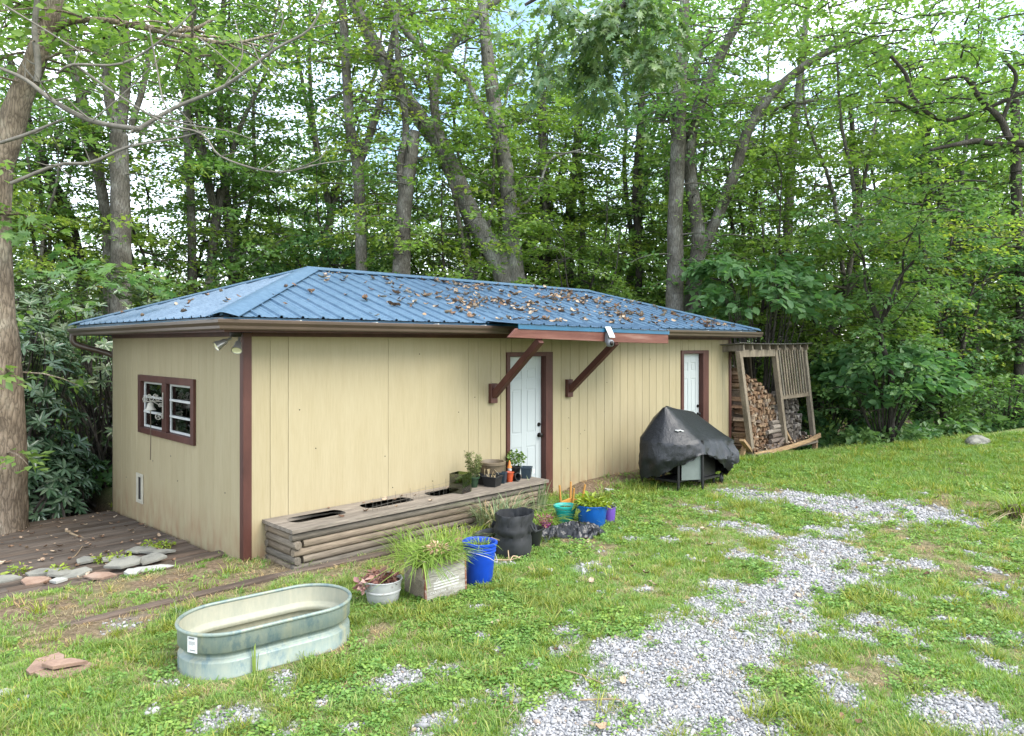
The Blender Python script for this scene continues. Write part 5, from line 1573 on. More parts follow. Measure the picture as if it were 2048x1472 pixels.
# rock by the lawn edge, stones
bm = bmesh.new(); bmesh.ops.create_icosphere(bm, subdivisions=3, radius=1)
for v_ in bm.verts:
    n_ = float(fbm(np.array([v_.co.x*1.6 + 5]), np.array([v_.co.y*1.6 + v_.co.z*1.3]), 9, 3)[0])
    v_.co = Vector((v_.co.x * .46, v_.co.y * .30, v_.co.z * .22)) * (.5 + .5 * n_)
me = bpy.data.meshes.new('boulder'); bm.to_mesh(me); bm.free(); me.materials.append(M['flag'])
setp(link('boulder', me, None, (14.95, -3.05, gz1(14.95, -3.05) + .02)), 'grey boulder at the far edge of the lawn', 'rock')
p = G(1232, 1000); slab((p.x + .3, p.y + .35, .03), .10, .07, .2, .035, 'flagpale', 'pale stone half buried near the purple pot', (0, .1), 8, 'stone', 'stone')
# sticks
M['stick'] = mat_noise('dead_stick', (.20, .14, .08), (.36, .27, .17), 20, .9)
for pts, r, l in (([(132, 1062, -.10), (150, 1070, -.09), (172, 1078, -.1)], .014, 'thick crooked dead stick at the back of the deck'),
                  ([(50, 1112, -.09), (100, 1108, -.09), (135, 1103, -.09)], .011, 'pale broken stick lying along the deck boards'),
                  ([(132, 1121, -.06), (150, 1112, -.06), (165, 1092, -.06)], .006, 'thin twig lying across the deck boards'),
                  ([(1895, 986, .02), (1950, 990, .02), (1985, 996, .02)], .022, 'grey stick lying on the lawn near the ornamental grass'),
                  ([(1130, 1340, .015), (1170, 1352, .015), (1208, 1368, .02)], .005, 'thin brown twig on the edge of the gravel'),
                  ([(1160, 1400, .012), (1220, 1398, .015), (1245, 1400, .012)], .006, 'straight brown twig on grass in the foreground')):
    q = [G(a, b_, z) for a, b_, z in pts]; sp, rr_ = smooth_path(q, [r, r * .9, r * .6], 4); k = MB(); k.tube(sp, rr_, 7)
    k.single('dead_stick', M['stick'], q[1], l, 'stick', smooth=True)

# ================================================================ covered grill
gx0, gy0 = 6.42, -1.0
grill = thing('barbecue_grill', (gx0, gy0, 0), 'wheeled barbecue grill under a crumpled black vinyl cover', 'grill')
m, nt, b = mat_base('black_vinyl_cover')
v = coords(nt)
f = noise(nt, v, 3.5, 5); f2 = noise(nt, v, 30, 4, .7)
col = ramp(nt, f, [(.3, (.005, .006, .0075)), (.7, (.012, .014, .018))])
col = mixc(nt, .3, col, ramp(nt, f2, [(.4, (.008, .009, .010)), (.8, (.06, .064, .068))]))
nt.links.new(col, b.inputs['Base Color']); b.inputs['Roughness'].default_value = .36; b.inputs['Specular IOR Level'].default_value = .4
f3 = noise(nt, coords(nt, (1, 1, .6)), 9, 6, .7)
bump(nt, b, f3, .5, .03)
M['vinyl'] = m
# control rings (x, y, z): ridge, upper slope, shoulder, below shoulder, hem
ctl = {
 'hem':   [(5.76, -.66, .16), (5.76, -1.02, .24), (6.00, -1.33, .36), (6.30, -1.52, .44), (6.62, -1.55, .36), (6.95, -1.52, .20), (7.20, -1.48, .12), (7.34, -1.20, .16), (7.33, -.80, .20), (7.00, -.58, .14), (6.50, -.54, .10), (6.05, -.54, .10)],
 'low':   [(5.70, -.66, .45), (5.71, -1.04, .46), (6.00, -1.38, .50), (6.28, -1.52, .56), (6.62, -1.53, .50), (6.98, -1.55, .42), (7.28, -1.50, .36), (7.45, -1.20, .40), (7.44, -.78, .42), (7.02, -.52, .40), (6.50, -.50, .38), (6.02, -.50, .40)],
 'shld':  [(5.70, -.68, .77), (5.74, -1.06, .73), (6.00, -1.36, .70), (6.26, -1.46, .735), (6.62, -1.44, .72), (7.02, -1.46, .69), (7.40, -1.44, .66), (7.58, -1.16, .66), (7.54, -.76, .70), (7.04, -.54, .76), (6.50, -.52, .78), (6.02, -.54, .80)],
 'mid':   [(5.93, -.76, .99), (5.97, -.98, .97), (6.10, -1.10, .98), (6.26, -1.14, .99), (6.58, -1.12, .98), (6.92, -1.12, .95), (7.22, -1.10, .92), (7.36, -.98, .90), (7.34, -.78, .92), (7.00, -.66, 1.02), (6.50, -.64, 1.05), (6.12, -.66, 1.06)],
 'rdg':   [(6.13, -.84, 1.21), (6.13, -.88, 1.215), (6.17, -.90, 1.225), (6.24, -.90, 1.215), (6.55, -.89, 1.165), (6.86, -.88, 1.13), (7.08, -.87, 1.10), (7.14, -.85, 1.085), (7.12, -.82, 1.09), (6.86, -.79, 1.13), (6.50, -.79, 1.17), (6.20, -.81, 1.215)]}
def ringspline(c, sub=9):
    n = len(c); o = []
    for i in range(n):
        p0, p1, p2, p3 = (Vector(c[(i + d) % n]) for d in (-1, 0, 1, 2))
        for s in range(sub):
            t = s / sub
            lin = p1.lerp(p2, t)
            cr = 0.5 * ((2*p1) + (p2 - p0)*t + (2*p0 - 5*p1 + 4*p2 - p3)*t*t + (3*p1 - p0 - 3*p2 + p3)*t**3)
            o.append(lin.lerp(cr, .55))
    return o
names = ['hem', 'low', 'shld', 'mid', 'rdg']; rings = []
hz = [.14, .26, .42, .57, .47, .32, .17, .13, .14, .12, .10, .10]
for n_ in names: ctl[n_] = [(6.58 + (x - 6.6) * .88, -1.0 + (y + 1.0) * .90, hz[i] if n_ == 'hem' else z) for i, (x, y, z) in enumerate(ctl[n_])]
base_r = [ringspline(ctl[n_]) for n_ in names]
for a in range(4):
    for s in range(6):
        t = s / 6; rings.append([p.lerp(q, t) for p, q in zip(base_r[a], base_r[a+1])])
rings.append(base_r[4]); nn = len(rings[0])
rings.append([Vector((sum(v.x for v in rings[-1])/nn*.2 + v.x*.8, -.85, v.z + .012)) for v in rings[-1]])
ctr = Vector((6.6, -1.0, .6)); vs = []
for l, ring in enumerate(rings):
    for i, p in enumerate(ring):
        a = 2*math.pi*i/nn; rt = (p - ctr); rt.z *= .3; rt.normalize()
        rightside = sstep(.35, .75, np.array(i / nn))*sstep(.85, .7, np.array(i / nn)); crum = .25 + 1.6*float(sstep(.38, .5, np.array(i/nn)) * sstep(.72, .62, np.array(i/nn)))
        e = math.exp(-((l - 7)/5.5)**2)
        xx, zz_ = a * 3.2, p.z * 5
        n1 = float(fbm(np.array([xx*1.3 + zz_]), np.array([zz_*1.3 - xx*.6]), 71, 3)[0]); n2 = float(vnoise(np.array([xx*3.5 - zz_*1.5]), np.array([zz_*2.2 + xx]), 72)[0])
        d = (1 - abs(2*n1 - 1) - .55) * .13 * e * crum + (1 - abs(2*n2 - 1) - .5) * .06 * e * crum
        fold = .012 * math.sin(a*13 + 2*math.sin(l*.5)) * float(sstep(12, 2, np.array(float(l))))
        q = p + rt * (d + fold)
        if l == 0: q.z += .02*math.sin(a*9) + .015*math.sin(a*23)
        vs.append(q)
fs = []
for l in range(len(rings) - 1):
    for i in range(nn): fs.append((l*nn+i, l*nn+(i+1)%nn, (l+1)*nn+(i+1)%nn, (l+1)*nn+i))
e0 = (len(rings) - 1) * nn; fs.append(tuple(e0 + i for i in range(nn)))
k = MB(); k.add(vs, fs); k.part('cover', M['vinyl'], grill, smooth=38)
k = MB(); 
q = [Vector((6.06, -1.14, .905)), Vector((6.09, -1.17, .895)), Vector((6.12, -1.19, .905)), Vector((6.15, -1.20, .888)), Vector((6.19, -1.21, .885))]; k.tube(q, [.008, .012, .010, .012, .006], 6)
k.part('tie_string', M['white_vinyl'], grill)
M['grillgrey'] = mat_plain('grey_green_enamel', (.17, .20, .185), .4, .2); M['grillblack'] = mat_plain('black_enamel', (.014, .014, .015), .45)
for x_, y_ in ((6.02, -1.22), (6.36, -1.42), (6.98, -1.25), (6.30, -.78)):
    k = MB(); k.tube([(x_, y_, -.01), (x_, y_, .75)], .02, 10); k.part('leg', M['grillblack'], grill, smooth=40)
k = MB(); k.box((-.33, -.004, .17), (-.015, .004, .62), Matrix.Translation((6.37, -1.40, 0)) @ Matrix.Rotation(math.atan2(-.2, .34), 4, 'Z')); k.part('side_panel', M['grillgrey'], grill)
k = MB(); k.box((6.34, -1.36, .13), (6.98, -.8, .16)); k.box((6.05, -1.2, .13), (6.335, -.8, .159)); k.part('bottom_shelf', M['grillblack'], grill)
k = MB(); k.box((6.45, -1.3, .165), (6.95, -.85, .60)); k.part('cabinet', M['grillblack'], grill)
def wheel(c):
    R = Matrix.Rotation(math.radians(90), 4, 'X') @ Matrix.Rotation(.35, 4, 'Y'); k = MB()
    k.lathe([(.062, -.018), (.083, -.02), (.088, -.01), (.088, .01), (.083, .02), (.062, .018)], c, 24, R); w = k.part('wheel', M['grillblack'], grill, smooth=35)
    k = MB(); k.lathe([(0, .022), (.02, .02), (.02, -.02), (0, -.022)], c, 12, R)
    for i in range(5):
        a = i*2*math.pi/5; k.bar(Vector(c) + (R @ Vector((.015*math.cos(a), .015*math.sin(a), 0))), Vector(c) + (R @ Vector((.064*math.cos(a), .064*math.sin(a), 0))), .012, .018, R @ Vector((0, 0, 1)))
    k.part('spoke_hub', mat_plain('grey_hub', (.10, .105, .11), .5), w)
wheel((7.08, -1.33, .088)); wheel((7.08, -.72, .088))
k = MB(); k.tube([(7.08, -1.33, .088), (7.08, -.72, .088)], .008, 8); k.part('axle', M['grillblack'], grill)

# ================================================================ leaning woodshed
def SH(x, y, z): return (x - .26 * z, y, z)     # the whole frame leans towards the house
shed = thing('woodshed', (11.4, 0.2, 0), 'leaning open woodshed of grey slats beside the building', 'woodshed')
def post(x, y, z0, z1, w=.10, mat='shedwood', nm='post'):
    k = MB(); k.bar(SH(x, y, z0), SH(x, y, z1), w, w, (0, 1, 0)); return k.part(nm, M[mat], shed, bevel=.005)
FY, BY = -.36, 0.95
PX = (10.02, 11.52, 12.95)
for x in PX: post(x, FY, .02 if x < 12 else .0, 2.05)
for x in PX: post(x, BY, -.1, 1.95)
k = MB(); k.bar(SH(10.0, FY - .02, 2.0), SH(11.47, FY - .02, 2.0), .04, .14); k.part('header', M['shedwood'], shed, bevel=.004)
k = MB(); k.bar(SH(11.56, FY, 2.06), SH(12.91, FY, 2.06), .04, .09); k.part('header', M['shedwood'], shed, bevel=.004)
k = MB(); k.bar(SH(11.56, FY, 1.08), SH(12.91, FY, 1.08), .045, .10); k.part('mid_rail', M['shedwood'], shed, bevel=.004)
sl = None
for i in range(10):
    x = 11.66 + i * .122
    k = MB(); k.bar(SH(x, FY - .035, 1.12), SH(x, FY - .035, 2.06), .045, .022, (0, 1, 0)); k.part('slat', M['shedwood'], shed)
for i in range(14):
    x = 10.15 + i * .20
    k = MB(); k.bar(SH(x, BY + .05, .2), SH(x, BY + .05, 2.0), .085, .02, (0, 1, 0)); k.part('slat', M['shedwood'], shed)
for i in range(9):
    x = 10.06 + i * .36
    k = MB(); k.bar(SH(x, FY - .10, 2.115), SH(x, BY + .1, 2.0), .042, .11); k.part('rafter', M['shedwood'], shed, bevel=.003)
# corrugated roof sheet
vs = []; n = 150
for i in range(n + 1):
    x = 9.95 + 3.15 * i / n; z = .012 * math.sin(i * math.pi * 2 / 3) + .02 * ((i / n - .5) * 2) ** 2 
    for y, zz in ((FY - .16, 2.18), (BY + .2, 2.06)): vs.append(SH(x, y, zz + z))
k = MB(); k.add(vs, [(2*i, 2*i+2, 2*i+3, 2*i+1) for i in range(n)]); k.part('roof_sheet', mat_plain('grey_corrugated_sheet', (.16, .15, .13), .6), shed)
# bowed base rim and floor
prev = None; k = MB()
seg = [(10.02, -.44, -.02, .07), (10.8, -.50, -.01, .075), (11.6, -.53, .02, .10), (12.3, -.53, .05, .13), (13.0, -.50, .10, .20)]
vs = []
for x, y, z0, z1 in seg:
    for dy, z in ((0, z0), (.045, z0), (.045, z1), (0, z1)): vs.append((x, y + dy, z))
k.add(vs, [(4*i+j, 4*i+(j+1)%4, 4*i+4+(j+1)%4, 4*i+4+j) for i in range(4) for j in range(4)] + [(3, 2, 1, 0), (16, 17, 18, 19)]); k.part('base_rim', M['tanwood'], shed, bevel=.004)
for y_ in (-.45, .9):
    k = MB(); k.box((12.86, y_, -.8), (12.95, y_ + .09, .09)); k.part('base_post', M['tanwood'], shed)
k = MB(); k.box((10.0, -.48, .0), (12.9, 1.0, .04)); k.part('floor_boards', M['shedwood'], shed)
k = MB(); k.bar((9.62, -.36, .35), (10.02, -.36, .06), .05, .10, (0, 1, 0)); k.bar((9.75, -.28, .0), (9.98, -.30, .38), .05, .09, (0, 1, 0)); k.bar((11.52, -.30, .42), (11.85, -.34, .05), .05, .09, (0, 1, 0)); 
k.part('brace', M['tanwood'], shed)
# firewood: split billets, ends to the front
rgf = random.Random(5)
bil = []
for q in range(6):
    n = rgf.choice((3, 3, 4)); r = rgf.uniform(.055, .075); L = .42; vs = []; sq = rgf.uniform(.6, .9)
    an = sorted(rgf.uniform(0, .6) + 2*math.pi*i/n for i in range(n)); 
    for y in (0, L):
        for a in an: vs.append((r*math.cos(a)*1.15, y, r*math.sin(a)*sq))
    fs = [tuple(range(n-1, -1, -1)), tuple(range(n, 2*n))] + [(i, (i+1)%n, n+(i+1)%n, n+i) for i in range(n)]
    k = MB(); k.add(vs, fs); bil.append(k)
m_end = mat_piece('split_wood', [(.17, .095, .052), (.28, .17, .098), (.36, .245, .15), (.22, .13, .075), (.40, .31, .215), (.19, .145, .115)], 6, (4, 4, 4), .85, .4, .004, 6, .55)
m_old = mat_piece('old_grey_log', [(.11, .09, .072), (.17, .145, .12), (.24, .21, .18), (.30, .27, .24)], 5, (3, 3, 3), .9, .6, .006, 6, .5)
bil_me = [k.mesh('firewood', m_end, bevel=.006) for k in bil]; bil_old = [k.mesh('firewood', m_old, bevel=.006) for k in bil]
cnt = 0
z = .11
while z < 1.72:
    top_x = 11.5 if z < 1.1 else 11.5 - (z - 1.1) * 1.7
    x = 10.02 + .2 * z + rgf.uniform(0, .06)
    while x < top_x:
        me = rgf.choice(bil_me); o = link('firewood', me); cnt += 1
        yy = -.24 + .16 * max(0, z - .9) + rgf.uniform(-.035, .035) - (.16 if x < 10.25 else 0)
        o.location = (x - .26 * z * .8, yy, z + rgf.uniform(-.012, .012)); o.rotation_euler = (rgf.uniform(-.08, .08), rgf.uniform(0, 6.28), rgf.uniform(-.15, .15)); s = rgf.uniform(.75, 1.08); o.scale = (s, 1, s)
        setp(o, 'split pale firewood billet %s of the tall stack in the woodshed' % ('in the bottom layers' if z < .5 else 'in the lower middle' if z < .95 else 'in the upper middle' if z < 1.35 else 'at the top'), 'firewood', 'firewood stacked in the woodshed')
        x += .108
    z += .083
z = .11
while z < 1.12:
    x = 11.62 + .1 * z + rgf.uniform(0, .06)
    tx = 12.9 + .02*z
    while x < tx:
        if z > .95 and rgf.random() < .4: x += .12; continue
        me = rgf.choice(bil_old); o = link('firewood', me)
        o.location = (x - .26*z*.8, -.27 + .22 * z + rgf.uniform(-.05, .05), z + rgf.uniform(-.02, .02)); o.rotation_euler = (rgf.uniform(-.15, .15), rgf.uniform(0, 6.28), rgf.uniform(-.4, .4)); s = rgf.uniform(.8, 1.25); o.scale = (s, 1, s)
        setp(o, 'old grey firewood piece %s of the low stack under the slatted panel' % ('at the bottom' if z < .4 else 'in the middle' if z < .8 else 'along the top'), 'firewood', 'old grey firewood in the woodshed')
        x += .125
    z += .095
m_lg = mat_piece('bark_log', [(.13, .10, .08), (.20, .165, .135), (.26, .22, .18)], 3, (1, 5, 5), .9, .6, .008, 8, .5)
for i, (x0, x1, y, z, r) in enumerate([(10.72, 11.42, -.32, .10, .05), (10.85, 11.45, -.34, .20, .045), (10.95, 11.5, -.31, .29, .05), (10.8, 11.42, -.30, .385, .045), (11.0, 11.45, -.30, .47, .05), (11.0, 11.42, -.28, .56, .045), (10.65, 11.3, -.42, .07, .035)]):
    k = MB(); k.tube([(x0, y, z), ((x0+x1)/2, y - .01, z + .008), (x1, y, z + (.16 if i == 6 else 0))], [r, r*.95, r*.85], 9)
    k.single('round_log', m_lg, ((x0+x1)/2, y, z), ['lowest', 'second from lowest', 'third from lowest', 'fourth from lowest', 'second from top', 'topmost', 'loose slanting front'][i] + ' round grey log lying lengthwise behind the middle woodshed post', 'log', 'round logs laid lengthwise in the woodshed', smooth=40)

# ================================================================ dead leaves on roof, deck and yard
M['deadleaf'] = mat_piece('dead_leaf', [(.09, .05, .03), (.19, .115, .07), (.31, .22, .14), (.42, .34, .25), (.16, .085, .045)], 20, (1, 1, 1), .8, .2, .002, 4, .8)
def curl_leaf(rng, s):
    L, W = s, s * .62; V = []; F = []
    cu = rng.uniform(.2, .8)
    for i in range(5):
        t = i / 4; w = W * math.sin(math.pi * (.08 + .84 * t)) * .5 * (1 + .25 * ((i % 2) * 2 - 1))
        z = cu * s * (t - .5) ** 2 * 1.4
        V += [(L*(t-.5), -w, z + cu * s * .3), (L*(t-.5), 0, z), (L*(t-.5), w, z + cu * s * .22)]
    for i in range(4):
        for j in (0, 1): F.append((3*i+j, 3*i+3+j, 3*i+4+j, 3*i+1+j))
    return np.array(V), np.array(F)
rgl = np.random.default_rng(77)
LEAFP = [proto('dead_leaf', *curl_leaf(rgl, s), M['deadleaf']) for s in (.10, .085, .07, .11)]
pts, rot, sc = [], [], []
pitch = math.atan2(ZR - ZE, RY + OV)
n = 0
while n < 760:
    x = rgl.uniform(-.3, WL + .3); y = rgl.uniform(-.34, RY - .1)
    t = (y + OV) / (RY + OV); xl = -OV + t * (RX0 + OV) + .15; xr = WL + OV - t * (WL + OV - RX1) - .1
    if not (xl < x < xr): continue
    cl = float(fbm(np.array([x*2.1]), np.array([y*2.6]), 15, 3)[0])
    pr = (.06 + .75 * float(sstep(1.2, 5.5, np.array(x)))) * (.15 + 1.6 * float(sstep(.42, .68, np.array(cl))))
    if rgl.uniform() > pr: continue
    pts.append((x, y, ZE + t * (ZR - ZE) + .016 + rgl.uniform(0, .012))); rot.append((pitch + rgl.normal(0, .3), rgl.normal(0, .3), rgl.uniform(0, 6.28))); sc.append(rgl.uniform(.45, 1.2)); n += 1
for i in range(16):
    y = rgl.uniform(0, WD); t = rgl.uniform(.05, .6); x = -OV + t * (RX0 + OV)
    if not (-OV + t*(RY+OV) + .1 < y < WD + OV - t*(RY+OV) - .1): continue
    pts.append((x, y, ZE + t * (ZR - ZE) + .018)); rot.append((rgl.normal(0, .2), -.3 + rgl.normal(0, .2), rgl.uniform(0, 6.28))); sc.append(rgl.uniform(.6, 1.1))
for i in range(330):
    x, y = rgl.uniform(-3.5, -.1), rgl.uniform(.6, 4.0); pts.append((x, y, deck_z(y) + .012)); rot.append((rgl.normal(0, .2), rgl.normal(0, .2), rgl.uniform(0, 6.28))); sc.append(rgl.uniform(.2, .7))
for i in range(230):
    x, y = rgl.uniform(-3, 13), rgl.uniform(-6.5, -.1)
    if x < 4.5 and x > 0 and y > -.7: continue
    pts.append((x, y, gz1(x, y) + .022)); rot.append((rgl.normal(0, .3), rgl.normal(0, .3), rgl.uniform(0, 6.28))); sc.append(rgl.uniform(.3, .8))
for i in range(150):
    x, y = rgl.uniform(10.1, 12.8), rgl.uniform(-.46, -.2); pts.append((x, y, .05 + rgl.uniform(0, .10))); rot.append((rgl.normal(0, .5), rgl.normal(0, .5), rgl.uniform(0, 6.28))); sc.append(rgl.uniform(.5, .9))
for i in range(14):
    x = rgl.uniform(.3, 2.9); y = rgl.choice([rgl.uniform(-.62, -.47), rgl.uniform(-.22, -.08)]); pts.append((x, y, TZ + .006)); rot.append((rgl.normal(0, .2), rgl.normal(0, .2), rgl.uniform(0, 6.28))); sc.append(rgl.uniform(.4, .8))
fl_ = instancer('fallen_leaves', np.array(pts), rgl.integers(0, 4, len(pts)), np.array(sc), np.array(rot), LEAFP)
setp(fl_, 'brown dead leaves littering roof, deck and yard', None, None, 'stuff')
# ================================================================ the woods
M['bark_grey'] = mat_bark('grey_bark', (0.075, 0.068, 0.055), (0.135, 0.125, 0.105), (0.23, 0.225, 0.20))
M['bark_pale'] = mat_bark('pale_grey_bark', (0.11, 0.10, 0.082), (0.20, 0.19, 0.165), (0.33, 0.33, 0.30))
M['bark_tan'] = mat_bark('tan_furrowed_bark', (0.13, 0.10, 0.072), (0.22, 0.175, 0.13), (0.33, 0.285, 0.22), 0.9)
M['bark_dark'] = mat_bark('dark_bark', (0.035, 0.031, 0.026), (0.065, 0.058, 0.048), (0.11, 0.10, 0.085))
M['deadwood'] = mat_noise('bleached_deadwood', (0.11, 0.10, 0.085), (0.24, 0.22, 0.185), 14, .9, bmp=.4)
M['leaf_a'] = mat_leaf('canopy_leaf', [(0.095, 0.185, 0.056), (0.145, 0.25, 0.076), (0.205, 0.315, 0.10)], .55, .42, (1.15, 1.26, .62))
M['leaf_b'] = mat_leaf('yellow_green_leaf', [(0.125, 0.215, 0.055), (0.185, 0.285, 0.070), (0.26, 0.35, 0.095)], .57, .42, (1.18, 1.24, .58))
M['leaf_c'] = mat_leaf('deep_green_leaf', [(0.075, 0.165, 0.066), (0.115, 0.22, 0.085), (0.165, 0.28, 0.11)], .48, .40, (1.1, 1.26, .7))
M['leaf_oak'] = mat_leaf('oak_leaf', [(0.045, 0.11, 0.05), (0.075, 0.15, 0.066), (0.12, 0.20, 0.095)], .32, .35, (1.3, 1.35, .6), .5)
M['leaf_rh'] = mat_leaf('rhododendron_leaf', [(0.040, 0.085, 0.042), (0.068, 0.125, 0.062), (0.10, 0.16, 0.088), (0.15, 0.20, 0.125)], .12, .27, (1.2, 1.3, .6), .65)
M['leaf_yel'] = mat_leaf('yellowing_leaf', [(0.30, 0.25, 0.03), (0.36, 0.26, 0.05)], .3, .5)

QUAD = (np.array([(0, 0, 0), (.45, .5, .07), (1, 0, -.06), (.45, -.5, .07)]), np.array([(0, 1, 2), (0, 2, 3)]))
OAKL = (np.array([(0, 0, 0), (.18, .10, 0), (.22, .42, -.03), (.36, .12, 0), (.48, .52, -.04), (.58, .13, 0), (.74, .38, -.06), (.80, .10, -.03), (1, 0, -.08),
                  (.80, -.10, -.03), (.74, -.38, -.06), (.58, -.13, 0), (.48, -.52, -.04), (.36, -.12, 0), (.22, -.42, -.03), (.18, -.10, 0)]),
        np.array([(1, 2, 3), (3, 4, 5), (5, 6, 7), (0, 1, 3), (3, 5, 7), (0, 3, 7), (0, 7, 8), (15, 13, 14), (13, 11, 12), (11, 9, 10), (0, 13, 15), (13, 9, 11), (0, 9, 13), (0, 8, 9)]))
ELL = (np.array([(0, 0, 0), (.3, .42, .05), (.68, .42, .03), (1, 0, -.1), (.68, -.42, .03), (.3, -.42, .05)]), np.array([(0, 1, 2), (0, 2, 3), (0, 3, 4), (0, 4, 5)]))

def place_leaves(pos, u, nrm, length, width, tmpl):
    T, F = tmpl
    u = u / np.linalg.norm(u, axis=1, keepdims=True)
    nrm = nrm - u * np.sum(u * nrm, 1, keepdims=True); nrm /= np.linalg.norm(nrm, axis=1, keepdims=True)
    w = np.cross(nrm, u)
    V = (pos[:, None, :] + u[:, None, :] * (T[None, :, 0:1] * length[:, None, None]) + w[:, None, :] * (T[None, :, 1:2] * width[:, None, None]) + nrm[:, None, :] * (T[None, :, 2:3] * length[:, None, None]))
    n = len(T)
    FF = (F[None] + (np.arange(len(pos)) * n)[:, None, None]).reshape(-1, 3)
    return V.reshape(-1, 3), FF

def sprays(O, D, L, nleaf, leaf, rng, asp=.58, rise=.25, droop=.45, tmpl=QUAD, thick=.06, hang=0.0, spread=.42):
    """leaf-bearing branch ends: flat, drooping fans of leaves"""
    O, D, L = np.asarray(O, float), np.asarray(D, float), np.asarray(L, float)
    S_ = len(O); n = nleaf
    side = np.stack([-D[:, 1], D[:, 0], np.zeros(S_)], 1)
    t = rng.uniform(.12, 1.0, (S_, n)); lat = rng.uniform(-1, 1, (S_, n))
    tw = np.round(t * 7) / 7 + rng.normal(0, .018, (S_, n))          # leaves sit along side twigs
    t = np.where(rng.uniform(size=t.shape) < .6, tw, t)
    w = spread * np.sin(np.pi * np.clip(.12 + .80 * t, 0, 1)) ** .8
    lw = lat * w * L[:, None]
    pos = O[:, None] + D[:, None] * ((t + .16 * np.abs(lat)) * L[:, None])[..., None] + side[:, None] * lw[..., None]
    pos[..., 2] += (rise * t - droop * t * t) * L[:, None] - .28 * np.abs(lw) * (.4 + droop) + rng.normal(0, thick, (S_, n)) * (.6 + L[:, None] * .3)
    u = D[:, None] * .8 + side[:, None] * (np.sign(lat) * .75)[..., None] + rng.normal(0, .45, (S_, n, 3))
    u[..., 2] -= .18 + hang
    nr = rng.normal(0, .42, (S_, n, 3)); nr[..., 2] += 1.0
    l = leaf * rng.uniform(.65, 1.25, S_ * n)
    return place_leaves(pos.reshape(-1, 3), u.reshape(-1, 3), nr.reshape(-1, 3), l, l * asp, tmpl)

def spray_branch(k, o, d, L, rise, droop, r):
    o = Vector(o); d = Vector(d); pts = []
    for t in (-.05, .25, .5, .75, .95): pts.append(o + d * (L * t) + Vector((0, 0, (rise*max(t,0) - droop*t*t) * L)))
    k.tube(pts, [r, r*.8, r*.6, r*.42, r*.2], 4, False)

def merge(lst):
    Vs, Fs, c = [], [], 0
    for V, F in lst: Vs.append(V); Fs.append(F + c); c += len(V)
    return np.concatenate(Vs), np.concatenate(Fs)

def rough_limb(k, pts, rads, n=12, sub=5, seed=0, amp=.10):
    sp, rr_ = smooth_path(pts, rads, sub)
    b0 = len(k.v); k.tube(sp, rr_, n, True)
    rs = random.Random(seed)
    for i, p in enumerate(sp):
        for j in range(n):
            q = Vector(k.v[b0 + i*n + j]); d = q - p
            h = amp * (math.sin(j*2*math.pi/n*3 + i*.35 + seed) * .5 + math.sin(j*2*math.pi/n*5 - i*.6 + seed*2) * .3 + rs.uniform(-.35, .35))
            k.v[b0 + i*n + j] = tuple(p + d * (1 + h))

def limb_pts(tr, Z, zs=None):
    zz = [(e[3] if len(e) > 3 else Z) for e in tr]
    return [P(e[0], e[1], z) for e, z in zip(tr, zz)], [e[2] / FPX * z for e, z in zip(tr, zz)]

def traced_tree(name, label, Z, limbs, bark, leafmat, nspray, leaf, seed, group=None, Lr=(.8, 1.8), tmin=.35, nl=46, up=None, lobes=(), tmpl=QUAD, asp=.58, droop=.45, cat='tree', root=True):
    """limbs measured along the real branches; leaf sprays grow out of them"""
    rng = np.random.default_rng(seed)
    L0, r0 = limb_pts(limbs[0], Z)
    base = L0[0].copy()
    g = gz1(base.x, base.y)
    t = thing(name, (base.x, base.y, min(base.z, g) if root else base.z), label, cat, group)
    k = MB(); allp = []
    for i, tr in enumerate(limbs):
        pts, rads = limb_pts(tr, Z)
        if i == 0 and root and pts[0].z > g - .2:
            pts = [Vector((pts[0].x, pts[0].y, g - .25))] + pts; rads = [rads[0] * 1.12] + rads
        big = max(rads) > .12
        rough_limb(k, pts, rads, 14 if big else 7, 5 if big else 4, seed + i, .10 if big else .06)
        sp, rr_ = smooth_path(pts, rads, 4)
        allp.append((sp, i))
    O, D, LL = [], [], []
    cand = [(p, i) for sp, i in allp for j, p in enumerate(sp) if (i > 0 or j > tmin * len(sp))]
    for s in range(nspray):
        p, i = cand[rng.integers(len(cand))]
        a = rng.uniform(0, 2*math.pi); L = rng.uniform(*Lr)
        O.append(np.array(p) + rng.normal(0, .12, 3)); D.append((math.cos(a), math.sin(a), 0)); LL.append(L)
    for c, rx, rz, n in lobes:
        for s in range(n):
            d = rng.normal(size=3); d /= np.linalg.norm(d); d *= rng.uniform(.3, 1)
            a = math.atan2(d[1], d[0]) + rng.normal(0, .6)
            O.append(np.array(c) + d * np.array([rx, rx, rz])); D.append((math.cos(a), math.sin(a), 0)); LL.append(rng.uniform(*Lr))
    for o, d, L in zip(O, D, LL): spray_branch(k, o, d, L, .25, droop, .012 + .006 * L)
    k.part('trunk', M[bark], t, smooth=75)
    if O:
        V, F = sprays(O, D, LL, nl, leaf, rng, asp, .25, droop, tmpl)
        link('crown', np_mesh('crown', V, F, M[leafmat]), t)
    return t

